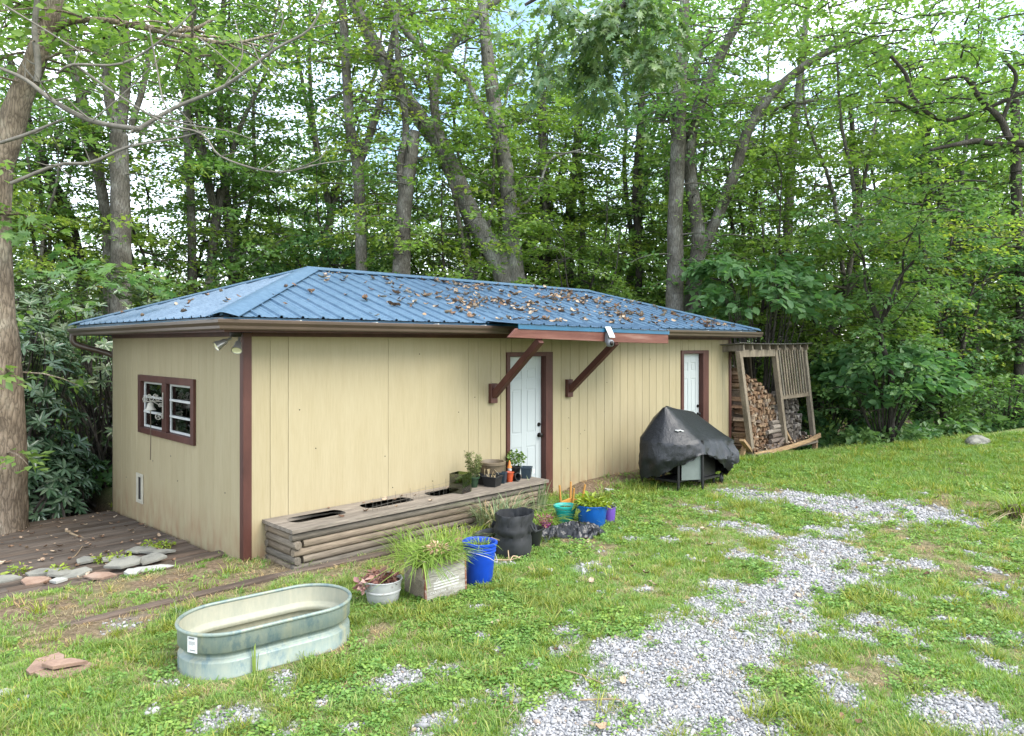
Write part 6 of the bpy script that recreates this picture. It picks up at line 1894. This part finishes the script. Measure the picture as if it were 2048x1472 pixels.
# ---------------------------------------------------------------- big near tree at the left edge, with dead limbs
T1 = 9.0
bigl = [[(e[0] - 4, e[1], e[2] * .76) for e in l_] for l_ in [
 [(4, 1100, 70), (4, 1000, 62), (2, 880, 61), (-8, 700, 55), (-14, 560, 52), (-16, 430, 46), (-10, 330, 44)],
 [(-10, 345, 40), (22, 270, 34), (46, 190, 29), (78, 110, 26), (104, 40, 22), (122, -40, 19), (150, -160, 14)],
 [(-12, 360, 36), (-40, 250, 30), (-80, 120, 26), (-130, -60, 20)],
 [(84, 92, 12), (130, 48, 9), (205, 40, 8), (300, 55, 7.5), (385, 60, 6), (442, 32, 4)],
 [(225, 42, 7), (300, 58, 7), (395, 76, 6), (470, 86, 5), (562, 66, 3)],
]]
big = traced_tree('oak_tree', 'huge tan barked tree trunk cut by the left picture edge beside the deck', T1, bigl, 'bark_tan', 'leaf_a', 60, .13, 11, Lr=(.6, 1.3), nl=40,
                  lobes=[(P(-60, -80, 9.5), 2.0, 1.2, 60), (P(150, -150, 10), 2.2, 1.0, 60)])
k = MB()
dead = [[(70, 0, 8), (66, 60, 8), (74, 130, 9), (72, 165, 8)], [(-10, 130, 4), (48, 158, 6), (100, 200, 7.5), (180, 240, 8), (272, 258, 8), (285, 255, 6.5), (352, 214, 6), (450, 172, 5.5), (545, 98, 4.5), (620, 58, 3.5), (648, -10, 3)],
        [(-5, 285, 5), (55, 268, 5.5), (130, 240, 3)], [(25, 368, 6), (110, 330, 5), (182, 325, 5), (255, 294, 4), (345, 278, 3), (405, 262, 2)],
        [(148, 130, 4), (240, 190, 3.2), (330, 246, 3.2), (402, 266, 3), (442, 312, 3), (522, 340, 3), (575, 342, 2.5), (640, 328, 2), (700, 318, 1)],
        [(110, 145, 3.5), (150, 130, 4), (242, 124, 3.5), (342, 70, 3), (392, 18, 2)], [(300, 60, 2.5), (312, 130, 2.5), (320, 200, 2.5), (345, 232, 2)], [(545, 98, 2.5), (560, 40, 2), (540, -10, 1.5)],
        [(450, 172, 2), (480, 110, 2), (470, 40, 1.5)], [(620, 58, 2), (690, 40, 1.5), (720, 36, 1)], [(300, 230, 2.5), (380, 250, 2), (450, 262, 1.6), (510, 280, 1)], [(575, 342, 1.6), (640, 318, 1.4), (652, 286, 1)],
        [(10, 10, 3), (90, 60, 2.5), (170, 110, 2)], [(500, 86, 2), (520, 130, 1.6), (560, 150, 1)], [(395, 76, 2), (440, 110, 1.8), (490, 160, 1.4), (500, 190, 1)], [(180, 240, 2.5), (230, 205, 2), (300, 130, 1.6), (380, 60, 1.2)]]
for i, tr in enumerate(dead):
    zz = 8.3 - .05 * i if i else 8.6
    pts, rads = limb_pts([(a, b_, r_ * .66) for a, b_, r_ in tr], zz); pts = [p + Vector((random.uniform(-.03, .03), random.uniform(-.03, .03), 0)) for p in pts]
    rough_limb(k, pts, rads, 6, 4, i, .12)
    rs = random.Random(i)
    for p, r in zip(pts[1:], rads[1:]):
        for q in range(2):
            d = Vector((rs.uniform(-1, 1), rs.uniform(-1, 1), rs.uniform(-.5, .9))); l = rs.uniform(.15, .55)
            k.tube([p, p + d*l*.5 + Vector((0, 0, -.02)), p + d*l], [r*.4, r*.28, r*.1], 4, False)
k.part('dead_limb', M['deadwood'], big, smooth=70)['label'] = 'bare grey dead limbs reaching across the top left'
# broad lobed leaves hanging near its trunk
rng = np.random.default_rng(3); O, D, LL = [], [], []
for px, py, n in ((110, 480, 2), (170, 540, 3), (230, 510, 2), (70, 430, 1), (260, 560, 2), (40, 600, 1), (120, 580, 2), (15, 545, 1)):
    for i in range(n):
        a = rng.uniform(0, 6.28); O.append(np.array(P(px + rng.uniform(-30, 30), py + rng.uniform(-25, 25), 8.2 + rng.uniform(-.6, 1.2)))); D.append((math.cos(a), math.sin(a), 0)); LL.append(rng.uniform(.35, .6))
V, F = sprays(O, D, LL, 12, .17, rng, .95, .1, .5, OAKL, .04)
link('low_leaves', np_mesh('low_leaves', V, F, M['leaf_c']), big)

# ---------------------------------------------------------------- traced trunks behind the building
traced_tree('leaning_tree', 'grey twin tree behind the ridge with one long trunk leaning left', 19.0, [
 [(1018, 640, 24), (1010, 560, 22), (985, 500, 21), (948, 438, 20), (910, 352, 18), (880, 292, 17), (822, 212, 16), (766, 122, 15), (730, 52, 13), (702, -10, 12), (670, -120, 10)],
 [(1036, 600, 24), (1030, 540, 18), (1022, 470, 16), (1014, 350, 15), (992, 232, 14.5), (976, 122, 13), (966, 22, 10), (955, -80, 8)],
 [(884, 290, 9), (868, 205, 9), (884, 124, 10), (926, 62, 9), (962, 20, 7), (1000, 0, 5)], [(882, 126, 6), (822, 76, 6), (790, 30, 5), (760, -20, 4)],
 [(880, 122, 6), (930, 156, 7), (952, 202, 6.5), (972, 242, 6), (988, 268, 5)], [(770, 190, 3), (700, 182, 3), (650, 200, 2)], [(840, 175, 5), (800, 130, 4), (775, 120, 3)], [(868, 205, 3), (930, 208, 2.5), (1000, 210, 2)],
 [(1035, 420, 4), (1075, 380, 3), (1100, 320, 2.5), (1160, 300, 2)]],
 'bark_pale', 'leaf_b', 66, .13, 21, Lr=(.8, 1.6), tmin=.55, nl=36, lobes=[(P(850, -60, 19), 3.0, 1.5, 60), (P(1000, 420, 18.6), 1.6, 1.6, 16), (P(640, 60, 19), 2.2, 1.4, 24)])

TR = [
 ('forest_tree', 'dark straight twin topped trunk left of the roof peak', 17.5, [[(244, 640, 20), (242, 540, 19), (240, 400, 18), (238, 270, 17)], [(238, 275, 11), (216, 180, 10), (214, 60, 9), (236, -40, 8)], [(240, 275, 11), (250, 180, 10), (248, 70, 10), (232, -60, 8)], [(262, 250, 6), (285, 180, 6), (300, 100, 5)]], 'bark_grey', 'leaf_a', 44, 31),
 ('forest_tree', 'slim dark trunk bowing up between the big left tree and the twin trunk', 18.0, [[(218, 640, 10), (212, 440, 10), (178, 262, 10), (150, 140, 10), (128, 60, 9), (120, -60, 7)], [(190, 330, 4), (150, 300, 3), (110, 290, 2)]], 'bark_grey', 'leaf_a', 34, 32),
 ('forest_tree', 'forked leaning trunk low at the left above the rhododendron', 18.6, [[(172, 660, 10), (150, 540, 9), (112, 400, 9), (84, 320, 9), (52, 232, 8), (20, 120, 6)], [(102, 350, 7), (140, 430, 7), (162, 520, 7)]], 'bark_dark', 'leaf_a', 34, 33),
 ('forest_tree', 'thin upright trunk behind the dead limbs at upper left', 20.0, [[(385, 640, 9), (382, 420, 8), (375, 255, 8), (380, 100, 7), (386, -60, 6)], [(400, 320, 6), (396, 205, 6), (388, 120, 5)]], 'bark_grey', 'leaf_b', 40, 34),
 ('forest_tree', 'slender forked trunk above the left of the roof', 18.2, [[(724, 600, 11), (722, 500, 11), (716, 335, 11), (700, 250, 10), (690, 100, 9), (682, -60, 7)], [(718, 335, 7), (752, 232, 7), (772, 150, 7), (802, -20, 5)], [(700, 190, 3), (740, 205, 3)]], 'bark_grey', 'leaf_b', 46, 35),
 ('forest_tree', 'grey trunk with a hollow seam standing just left of the leaning twin', 18.0, [[(800, 640, 20), (804, 540, 18), (808, 420, 15), (824, 300, 13), (830, 262, 9)], [(812, 430, 11), (802, 330, 9), (812, 250, 7), (790, 60, 6)]], 'bark_grey', 'leaf_a', 34, 36),
 ('forest_tree', 'straight mid sized trunk just right of the leaning twin', 22.0, [[(1090, 640, 11), (1092, 540, 11), (1090, 400, 10), (1086, 310, 9), (1080, 100, 7)]], 'bark_grey', 'leaf_b', 50, 37),
 ('forest_tree', 'dark doubled trunk in the middle of the woods above the ridge', 23.0, [[(1134, 640, 11), (1136, 560, 11), (1142, 400, 10), (1152, 320, 9), (1165, 120, 7)], [(1160, 560, 6), (1166, 430, 6), (1160, 330, 5)]], 'bark_grey', 'leaf_b', 50, 38),
 ('forest_tree', 'thick grey trunk of the pair rising behind the right roof end', 17.4, [[(1350, 660, 19), (1350, 560, 17), (1350, 430, 15), (1356, 300, 14), (1362, 150, 12), (1372, -40, 9)], [(1356, 260, 5), (1330, 225, 4), (1300, 200, 3)]], 'bark_grey', 'leaf_a', 50, 39),
 ('forest_tree', 'spreading tree of the pair with a long limb arching right', 17.8, [[(1384, 660, 16), (1388, 560, 15), (1396, 470, 14), (1378, 310, 12), (1402, 200, 12), (1440, 112, 10), (1478, 40, 8), (1510, -40, 6)], [(1396, 520, 12), (1428, 450, 11), (1468, 350, 11), (1500, 252, 10), (1560, 172, 9), (1640, 112, 7), (1712, 84, 5), (1780, 95, 3)], [(1402, 200, 6), (1390, 140, 5), (1420, 60, 4)], [(1500, 250, 4), (1560, 215, 3), (1640, 200, 2.5)]], 'bark_grey', 'leaf_a', 70, 40),
 ('forest_tree', 'pale slender trunk among leaves right of the trunk pair', 21.0, [[(1572, 700, 10), (1575, 480, 9), (1584, 300, 9), (1600, 160, 7), (1620, -40, 5)], [(1580, 330, 5), (1540, 300, 4), (1500, 290, 3)]], 'bark_pale', 'leaf_a', 60, 41),
 ('sapling', 'thin dark forked sapling standing in the gap at the right', 19.5, [[(1886, 895, 6), (1884, 760, 6), (1880, 660, 5.5), (1868, 590, 5), (1850, 520, 4), (1845, 430, 3)], [(1882, 660, 4), (1896, 610, 4), (1894, 540, 3), (1905, 470, 2)]], 'bark_dark', 'leaf_b', 26, 42),
 ('forest_tree', 'dark shadowed trunk deep in the right hand woods', 24.0, [[(1846, 880, 17), (1846, 760, 16), (1844, 600, 15), (1840, 440, 14), (1850, 200, 11)]], 'bark_dark', 'leaf_c', 60, 43),
 ('forest_tree', 'dark trunk at the far right edge of the woods', 20.5, [[(2042, 900, 13), (2040, 760, 12), (2046, 600, 11), (2034, 420, 10), (2030, 200, 8)]], 'bark_dark', 'leaf_c', 70, 44),
 ('forest_tree', 'thin trunk seen through leaves behind the woodshed', 21.5, [[(1705, 880, 8), (1702, 700, 8), (1712, 540, 7), (1716, 400, 6), (1700, 200, 4)]], 'bark_dark', 'leaf_c', 60, 45),
 ('forest_tree', 'slim dark stem above the right half of the roof ridge', 21.5, [[(1276, 660, 7), (1278, 500, 7), (1270, 380, 6), (1282, 200, 5), (1290, 0, 4)]], 'bark_dark', 'leaf_b', 44, 46),
 ('forest_tree', 'thin straight stem behind the left end of the roof', 21.0, [[(470, 640, 9), (462, 500, 8), (446, 330, 7), (440, 150, 6), (450, -40, 5)]], 'bark_grey', 'leaf_a', 60, 47),
]
for nm, lab, Z, limbs, bark, lm, ns, sd in TR:
    top = [P(tr[-1][0], tr[-1][1], Z) for tr in limbs[:2]]
    lob = [(tuple(q), 2.0, 1.3, 14) for q in top]
    traced_tree(nm, lab, Z, limbs, bark, lm, ns, .13, sd, None, (.8, 1.8), .30, 44, lobes=lob)

# oak out of frame on the right whose boughs come into the top of the view
k_l = [[(2560, 1100, 60, 11.0), (2540, 700, 52, 11.0), (2500, 200, 46, 11.0), (2420, -250, 38, 10.8)],
       [(2420, -240, 26, 10.8), (2000, -330, 20, 10.2), (1600, -250, 16, 9.8), (1330, -90, 10, 9.6), (1240, 20, 5, 9.6)],
       [(1500, -190, 8, 9.8), (1300, -120, 7, 9.7), (1120, -30, 5, 9.6), (1050, 10, 3, 9.6)],
       [(2500, 200, 20, 12.0), (2250, 270, 13, 14.0), (2110, 286, 9, 14.0), (2030, 284, 7, 14.0), (2000, 238, 6, 14.0), (1962, 200, 5, 14.0), (1930, 155, 4, 14.0), (1880, 160, 2, 14.0)],
       [(2004, 246, 4, 14.0), (2020, 196, 4, 14.0), (2032, 152, 3.5, 14.0), (2006, 118, 3, 14.0)], [(2110, 290, 6, 14.0), (1990, 288, 5, 14.0), (1950, 282, 6, 14.0), (1860, 300, 3, 14.0)],
       [(2060, 180, 4, 14.2), (1900, 240, 4, 14.2), (1830, 200, 4.5, 14.2), (1812, 150, 4, 14.2), (1780, 110, 3, 14.2)], [(1836, 226, 4, 14.2), (1800, 205, 3.5, 14.2), (1772, 200, 2.5, 14.2)]]
ov_tree = traced_tree('oak_tree', 'oak standing outside the right edge whose boughs hang into the top', 11.0, k_l, 'bark_dark', 'leaf_a', 46, .14, 51, Lr=(.6, 1.3), tmin=.8, nl=40,
                      lobes=[(P(1900, 60, 14), 2.6, 1.0, 60), (P(1700, -40, 14), 2.0, .8, 36), (P(2020, 380, 14), 1.5, 1.3, 24)])
rng = np.random.default_rng(8); O, D, LL = [], [], []
for px, py, n in ((1230, 60, 16), (1290, 120, 14), (1180, 110, 13), (1120, 60, 10), (1090, 20, 8), (1260, 10, 14), (1180, 20, 10), (1330, 60, 10), (1200, 170, 7), (1300, 30, 10), (1075, 130, 6), (1150, 150, 6), (1340, 110, 6), (1240, 190, 4)):
    for i in range(n):
        a = rng.uniform(0, 6.28); O.append(np.array(P(px + rng.uniform(-30, 30), py + rng.uniform(-35, 25), 9.6 + rng.uniform(-.5, .5)))); D.append((math.cos(a), math.sin(a), 0)); LL.append(rng.uniform(.3, .55))
V, F = sprays(O, D, LL, 13, .18, rng, .62, .0, .7, OAKL, .05, .9)
link('hanging_leaves', np_mesh('hanging_leaves', V, F, M['leaf_oak']), ov_tree)

# ---------------------------------------------------------------- generic forest trees: a few grown trees, copied with turns and sizes
def template(seed, h, z0, n, nl, Lb, leaf, bark, leafmat, r=.16, up=False):
    rng = np.random.default_rng(seed); k = MB()
    hf = h * rng.uniform(.34, .5); ln = [Vector((0, 0, -.6))]; d = Vector((rng.normal(0, .09), rng.normal(0, .09), 1))
    for i in range(5):
        ln.append(ln[-1] + d * (hf + .6) / 5); d += Vector((rng.normal(0, .10), rng.normal(0, .10), 0))
    rough_limb(k, ln, [r * (1.2 - .45 * i / 5) for i in range(6)], 9, 3, seed)
    limbs = [(ln, hf)]
    a0 = rng.uniform(0, 6.28)
    for j in range(3 if h > 9 else 4):
        a = a0 + j * 2.1 + rng.normal(0, .35); out = Lb * rng.uniform(.35, .75); top = h * rng.uniform(.8, 1.02); l2 = []
        for i in range(5):
            t = i / 4; q = ln[-1].lerp(ln[-2], .5) if i == 0 else ln[-1]
            l2.append(Vector((q.x + math.cos(a) * out * t ** .8 + rng.normal(0, .12) * (i > 0), q.y + math.sin(a) * out * t ** .8 + rng.normal(0, .12) * (i > 0), q.z + (top - q.z) * t)))
        rough_limb(k, l2, [r * (.62 - .13 * i) for i in range(5)], 6, 3, seed + j); limbs.append((l2, top))
    O, D, LL = [], [], []
    for i in range(n):
        lb = limbs[rng.integers(1, len(limbs))][0] if rng.uniform() < .68 else ln
        if lb is ln:
            q = np.clip((z0 + .6 + (hf - z0) * rng.uniform()) / (hf + .6), 0, .999) * (len(lb) - 1)
        else: q = rng.uniform(.05, .999) ** 1.15 * (len(lb) - 1)
        j = int(q); p = lb[j].lerp(lb[j+1], q - j)
        a = rng.uniform(0, 6.28); env = Lb * (.62 if lb is not ln else .95)
        out = rng.uniform(.0, .8) * env; dd = np.array([math.cos(a), math.sin(a), 0.])
        O.append(np.array(p) + dd * out + np.array([0, 0, .35 * out + rng.normal(0, .25)])); D.append(dd); LL.append(rng.uniform(.40, .75) * Lb * .62)
        if i % 3 == 0: k.tube([p, (p + Vector(O[-1])) / 2 + Vector((0, 0, -.08 * out)), Vector(O[-1])], [.012 + .010 * env, .014, .01], 4, False)
        spray_branch(k, O[-1], dd, LL[-1], .2, .4, .010)
    V, F = sprays(O, D, LL, nl, leaf, rng, .6, .2, .42)
    return k.mesh('trunk', M[bark], 75), np_mesh('crown', V, F, M[leafmat])
TALL = [template(100, 15, 2.2, 250, 66, 3.0, .145, 'bark_grey', 'leaf_b', .13), template(101, 17, 3.2, 250, 66, 3.2, .15, 'bark_grey', 'leaf_a', .15),
        template(102, 13, 1.5, 240, 66, 2.8, .14, 'bark_grey', 'leaf_b', .10), template(103, 16, 2.4, 250, 66, 3.0, .145, 'bark_grey', 'leaf_a', .12)]
LOW = [template(110, 6.5, .6, 110, 60, 2.2, .125, 'bark_dark', 'leaf_c', .07), template(111, 5.2, .5, 100, 60, 2.0, .13, 'bark_dark', 'leaf_a', .06), template(112, 7.5, .8, 120, 60, 2.3, .12, 'bark_dark', 'leaf_b', .08)]
def plant_tree(tm, x, y, s, rz, label, group, name='forest_tree', cat='tree'):
    g = gz1(x, y); t = thing(name, (x, y, g), label, cat, group)
    t.scale = (s, s, s); t.rotation_euler = (0, 0, rz)
    for nm, me in zip(('trunk', 'crown'), tm):
        o = bpy.data.objects.new(nm, me); COL.objects.link(o); o.parent = t
    return t
rng = np.random.default_rng(12)
GL = ['slim pale green forest tree', 'tall mid green forest tree', 'thin yellow green forest tree', 'slender fresh green forest tree']
UL = ['low deep green understorey tree', 'low mid green understorey tree', 'low yellow green understorey tree']
ZONES = [(60, 'left of the big oak trunk'), (230, 'between oak trunk and end wall'), (430, 'behind the left roof slope'), (620, 'behind the roof peak'), (820, 'left of the leaning twin tree'), (1020, 'just behind the leaning twin tree'),
         (1200, 'behind the right half of the ridge'), (1345, 'left of the grey trunk pair'), (1480, 'behind the grey trunk pair'), (1640, 'behind the woodshed'), (1800, 'right of the woodshed'), (1930, 'by the thin forked sapling'), (9999, 'at the far right edge')]
def where(kind, px, Z, grp):
    zone = next(t for lim, t in ZONES if px < lim)
    row = 'in the near woods' if Z < 22.8 else 'in the mid woods' if Z < 28 else 'in the deep woods'
    return '%s %s %s' % (kind, row, zone), grp
def ray_xy(px, Z):
    p = P(px, 687, Z); return p.x, p.y
# rows going back; fewer and lower at the left where the sky shows through
for Z, step, jit in ((20.5, 230, 80), (24.5, 215, 80), (30, 205, 80), (38, 190, 75)):
    px = -200 + rng.uniform(0, 100)
    while px < 2300:
        zz = Z + rng.uniform(-2, 2); pq = px + rng.uniform(-jit, jit); x, y = ray_xy(pq, zz)
        left = px < 520
        if not (left and rng.uniform() < .12):
            s = rng.uniform(.8, 1.12) * (.92 if left else 1)
            q = rng.integers(4); plant_tree(TALL[q], x, y, s, rng.uniform(0, 6.28), *where(GL[q], pq, zz, 'forest trees standing in the woods'))
        px += step
for Z, step in ((17.5, 150), (20, 170), (23.5, 170), (28, 170), (34, 160)):
    px = (1480 if Z < 18 else 540 if Z < 30 else -150) + rng.uniform(0, 80)
    while px < 2250:
        pq, zz = px + rng.uniform(-50, 50), Z + rng.uniform(-1.2, 1.2); x, y = ray_xy(pq, zz)
        if y - edge_y(np.array(x)) > .9 and math.hypot(x - 11.6, y - .4) > 3.6:
            q = rng.integers(3); plant_tree(LOW[q], x, y, rng.uniform(.75, 1.15), rng.uniform(0, 6.28), *where(UL[q], pq, zz, 'understorey trees in the woods'), 'understorey_tree')
        px += step

for Z, step in ((21.5, 190), (26, 180), (32, 170)):
    px = -60 + rng.uniform(0, 80)
    while px < 1500:
        pq, zz = px + rng.uniform(-60, 60), Z + rng.uniform(-1.5, 1.5); x, y = ray_xy(pq, zz)
        plant_tree(LOW[2], x, y, rng.uniform(1.0, 1.45), rng.uniform(0, 6.28), *where(UL[2], pq, zz, 'understorey trees in the woods'), 'understorey_tree')
        px += step

# broad leaved shrub at the right
def shrub(name, label, px, py, Z, rx, rz, n, leaf, mat, seed, tmpl=ELL, asp=.62, nl=26):
    rng = np.random.default_rng(seed); c = P(px, py, Z); g = gz1(c.x, c.y)
    t = thing(name, (c.x, c.y, g), label, 'shrub'); k = MB(); O, D, LL = [], [], []
    for i in range(n):
        d = rng.normal(size=3); d /= np.linalg.norm(d); d *= rng.uniform(.45, 1.0); a = math.atan2(d[1], d[0]) + rng.normal(0, .4)
        o = np.array(c) + d * np.array([rx, rx, rz]); O.append(o); D.append((math.cos(a), math.sin(a), 0)); LL.append(rng.uniform(.4, .8))
        if i % 2 == 0: k.tube([Vector((c.x + d[0]*.15, c.y + d[1]*.15, g)), Vector((c.x, c.y, g)).lerp(Vector(o), .6), Vector(o)], [.022, .014, .006], 5, False)
    k.part('stem', M['bark_dark'], t)
    V, F = sprays(O, D, LL, nl, leaf, rng, asp, .2, .5, tmpl, .06, .1); link('foliage', np_mesh('foliage', V, F, M[mat]), t); return t
shrub('broadleaf_shrub', 'shrub with big rounded pale leaves right of the woodshed', 1765, 745, 17.0, 1.15, .75, 60, .25, 'leaf_c', 61)
shrub('broadleaf_shrub', 'leafy branch mass above the woodshed roof with large leaves', 1520, 570, 16.6, 1.3, .9, 60, .22, 'leaf_c', 62)
shrub('broadleaf_shrub', 'light green young bush low at the far right edge of the lawn', 2010, 800, 18.5, 1.1, .9, 60, .14, 'leaf_a', 63, QUAD, .6, 40)
shrub('broadleaf_shrub', 'dense dark bush filling the gap just behind the woodshed', 1640, 800, 19.4, 1.5, 1.1, 80, .15, 'leaf_c', 64, QUAD, .6, 44)

# ---------------------------------------------------------------- rhododendrons beside and behind the end wall
def rhodo(label, blobs, seed, n):
    rng = np.random.default_rng(seed); c0 = blobs[0][0]
    t = thing('rhododendron', (c0[0], c0[1], gz1(c0[0], c0[1])), label, 'shrub'); k = MB()
    pos, U, Nn, Lw = [], [], [], []
    for i in range(n):
        (cx_, cy_, cz_), rx, rz = blobs[rng.integers(len(blobs))]
        d = rng.normal(size=3); d /= np.linalg.norm(d); rr_ = rng.uniform(.55, 1.02)
        c = np.array([cx_ + d[0]*rx*rr_, cy_ + d[1]*rx*rr_, cz_ + d[2]*rz*rr_])
        if c[0] > -.12 and c[0] < WL and c[1] < WD + .12: continue
        if c[2] < gz1(c[0], c[1]): continue
        if c[2] > 2.1 and -.55 < c[0] and c[1] < WD + .6: continue
        ax = d * .8 + np.array([0, 0, .75]) + rng.normal(0, .2, 3); ax /= np.linalg.norm(ax)
        e1 = np.cross(ax, [0.3, .9, .1]); e1 /= np.linalg.norm(e1); e2 = np.cross(ax, e1)
        m_ = rng.integers(7, 11); ph = rng.uniform(0, 6.28); op = rng.uniform(.0, .5)
        for j in range(m_):
            a = ph + 2*math.pi*j/m_ + rng.normal(0, .15)
            u = e1*math.cos(a) + e2*math.sin(a) + ax * (op + rng.normal(0, .15)); u[2] -= .12
            pos.append(c); U.append(u); Nn.append(ax + rng.normal(0, .1, 3)); Lw.append(rng.uniform(.12, .20))
        if i % 3 == 0:
            b0 = Vector((cx_ + rng.normal(0, .3), cy_ + rng.normal(0, .3), gz1(cx_, cy_)))
            k.tube([b0, b0.lerp(Vector(c), .5) + Vector((rng.normal(0, .1), rng.normal(0, .1), .1)), Vector(c)], [.025, .016, .006], 5, False)
    k.part('stem', M['bark_dark'], t)
    Lw = np.array(Lw); V, F = place_leaves(np.array(pos), np.array(U), np.array(Nn), Lw, Lw * .30, ELL)
    link('foliage', np_mesh('foliage', V, F, M['leaf_rh']), t)
    y_ = rng.integers(0, len(pos), 14)
    V, F = place_leaves(np.array(pos)[y_], np.array(U)[y_] * [1, 1, -.5], np.array(Nn)[y_], Lw[y_] * 1.1, Lw[y_] * .36, ELL); link('yellow_leaf', np_mesh('yellow_leaf', V, F, M['leaf_yel']), t)['kind'] = 'stuff'
    return t
rhodo('big dark glossy rhododendron between the left tree and the end wall', [((-1.0, 5.3, .7), 1.0, 1.0), ((-.9, 5.6, 1.6), 1.0, 1.0), ((-1.7, 5.9, 1.2), 1.1, 1.2), ((-.5, 5.5, .2), .7, .7), ((-.7, 4.75, .15), .55, .55)], 71, 900)
rhodo('tall rhododendron rising behind the left end of the blue roof', [((.6, 6.6, 2.3), 1.4, 1.2), ((-.8, 6.9, 2.4), 1.2, 1.1), ((2.2, 7.0, 2.2), 1.3, 1.0), ((1.4, 6.6, 1.2), 1.5, 1.2)], 72, 900)
rhodo('pale leaved rhododendron tuft poking up over the middle of the ridge', [((7.6, 8.6, 2.0), 1.1, 1.3), ((9.6, 8.0, 1.6), 1.2, 1.3)], 73, 260)

# far woods, too far off to tell tree from tree
rng = np.random.default_rng(90); O, D, LL = [], [], []
for i in range(2600):
    px = rng.uniform(-300, 2400); Z = rng.uniform(52, 75); x, y = ray_xy(px, Z)
    hmax = 5.0 + 9 * float(sstep(300, 1200, np.array(px))) + 2.5 * math.sin(px * .011) 
    z = gz1(x, y) + rng.uniform(0, hmax) ; a = rng.uniform(0, 6.28); O.append((x, y, z)); D.append((math.cos(a), math.sin(a), 0)); LL.append(rng.uniform(1.6, 3.0))
V, F = sprays(O, D, LL, 44, .34, rng, .65, .2, .4, QUAD, .2)
fw = link('far_woods', np_mesh('far_woods', V, F, M['leaf_b'])); setp(fw, 'distant woods closing the view between the trunks', None, None, 'stuff')

# leaf litter and ferny ground cover on the forest floor
x, y = jitter_grid(-9, 30, -9, 32, .30, rng); k_ = in_view(x, y, 2) & (y - edge_y(x) > .5) & (camdist(x, y) < 34) & ~((x > -.2) & (x < WL + .2) & (y < WD + .3)) & ~((x > 9.4) & (x < 13.6) & (y < 1.9)); x, y = x[k_], y[k_]
kk = rng.uniform(size=len(x)) < .55; x, y = x[kk], y[kk]
gcov = [proto('ground_cover', *leaf_cloud((0, 0, .16), 46, .26, .14, .13, 700 + i, .6, .6), M['leaf_c']) for i in range(3)]
gc = instancer('undergrowth', np.stack([x, y, gz(x, y)], -1), rng.integers(0, 3, len(x)), rng.uniform(.6, 1.8, len(x)), np.stack([x*0, x*0, rng.uniform(0, 6.28, len(x))], -1), gcov)
setp(gc, 'low green undergrowth covering the forest floor', None, None, 'stuff')
# ---------------------------------------------------------------- one common paint and material level for all that is not living green
for m_ in bpy.data.materials:
    if not m_.use_nodes or any(w in m_.name for w in ('leaf', 'blade', 'grass', 'clover', 'litter', 'straw', 'bark', 'glass')): continue
    b_ = m_.node_tree.nodes.get('Principled BSDF')
    if not b_: continue
    s_ = b_.inputs['Base Color']
    k_ = .92 if m_.name in ('ground_soil',) else .81
    if s_.is_linked: m_.node_tree.links.new(mixc(m_.node_tree, 1.0, s_.links[0].from_socket, (k_,) * 3, 'MULTIPLY'), s_)
    else: s_.default_value = tuple(c_ * k_ for c_ in s_.default_value[:3]) + (1,)
for n_, k_ in (('grass', .9), ('grass_tall', .9), ('clover', .85)): pass
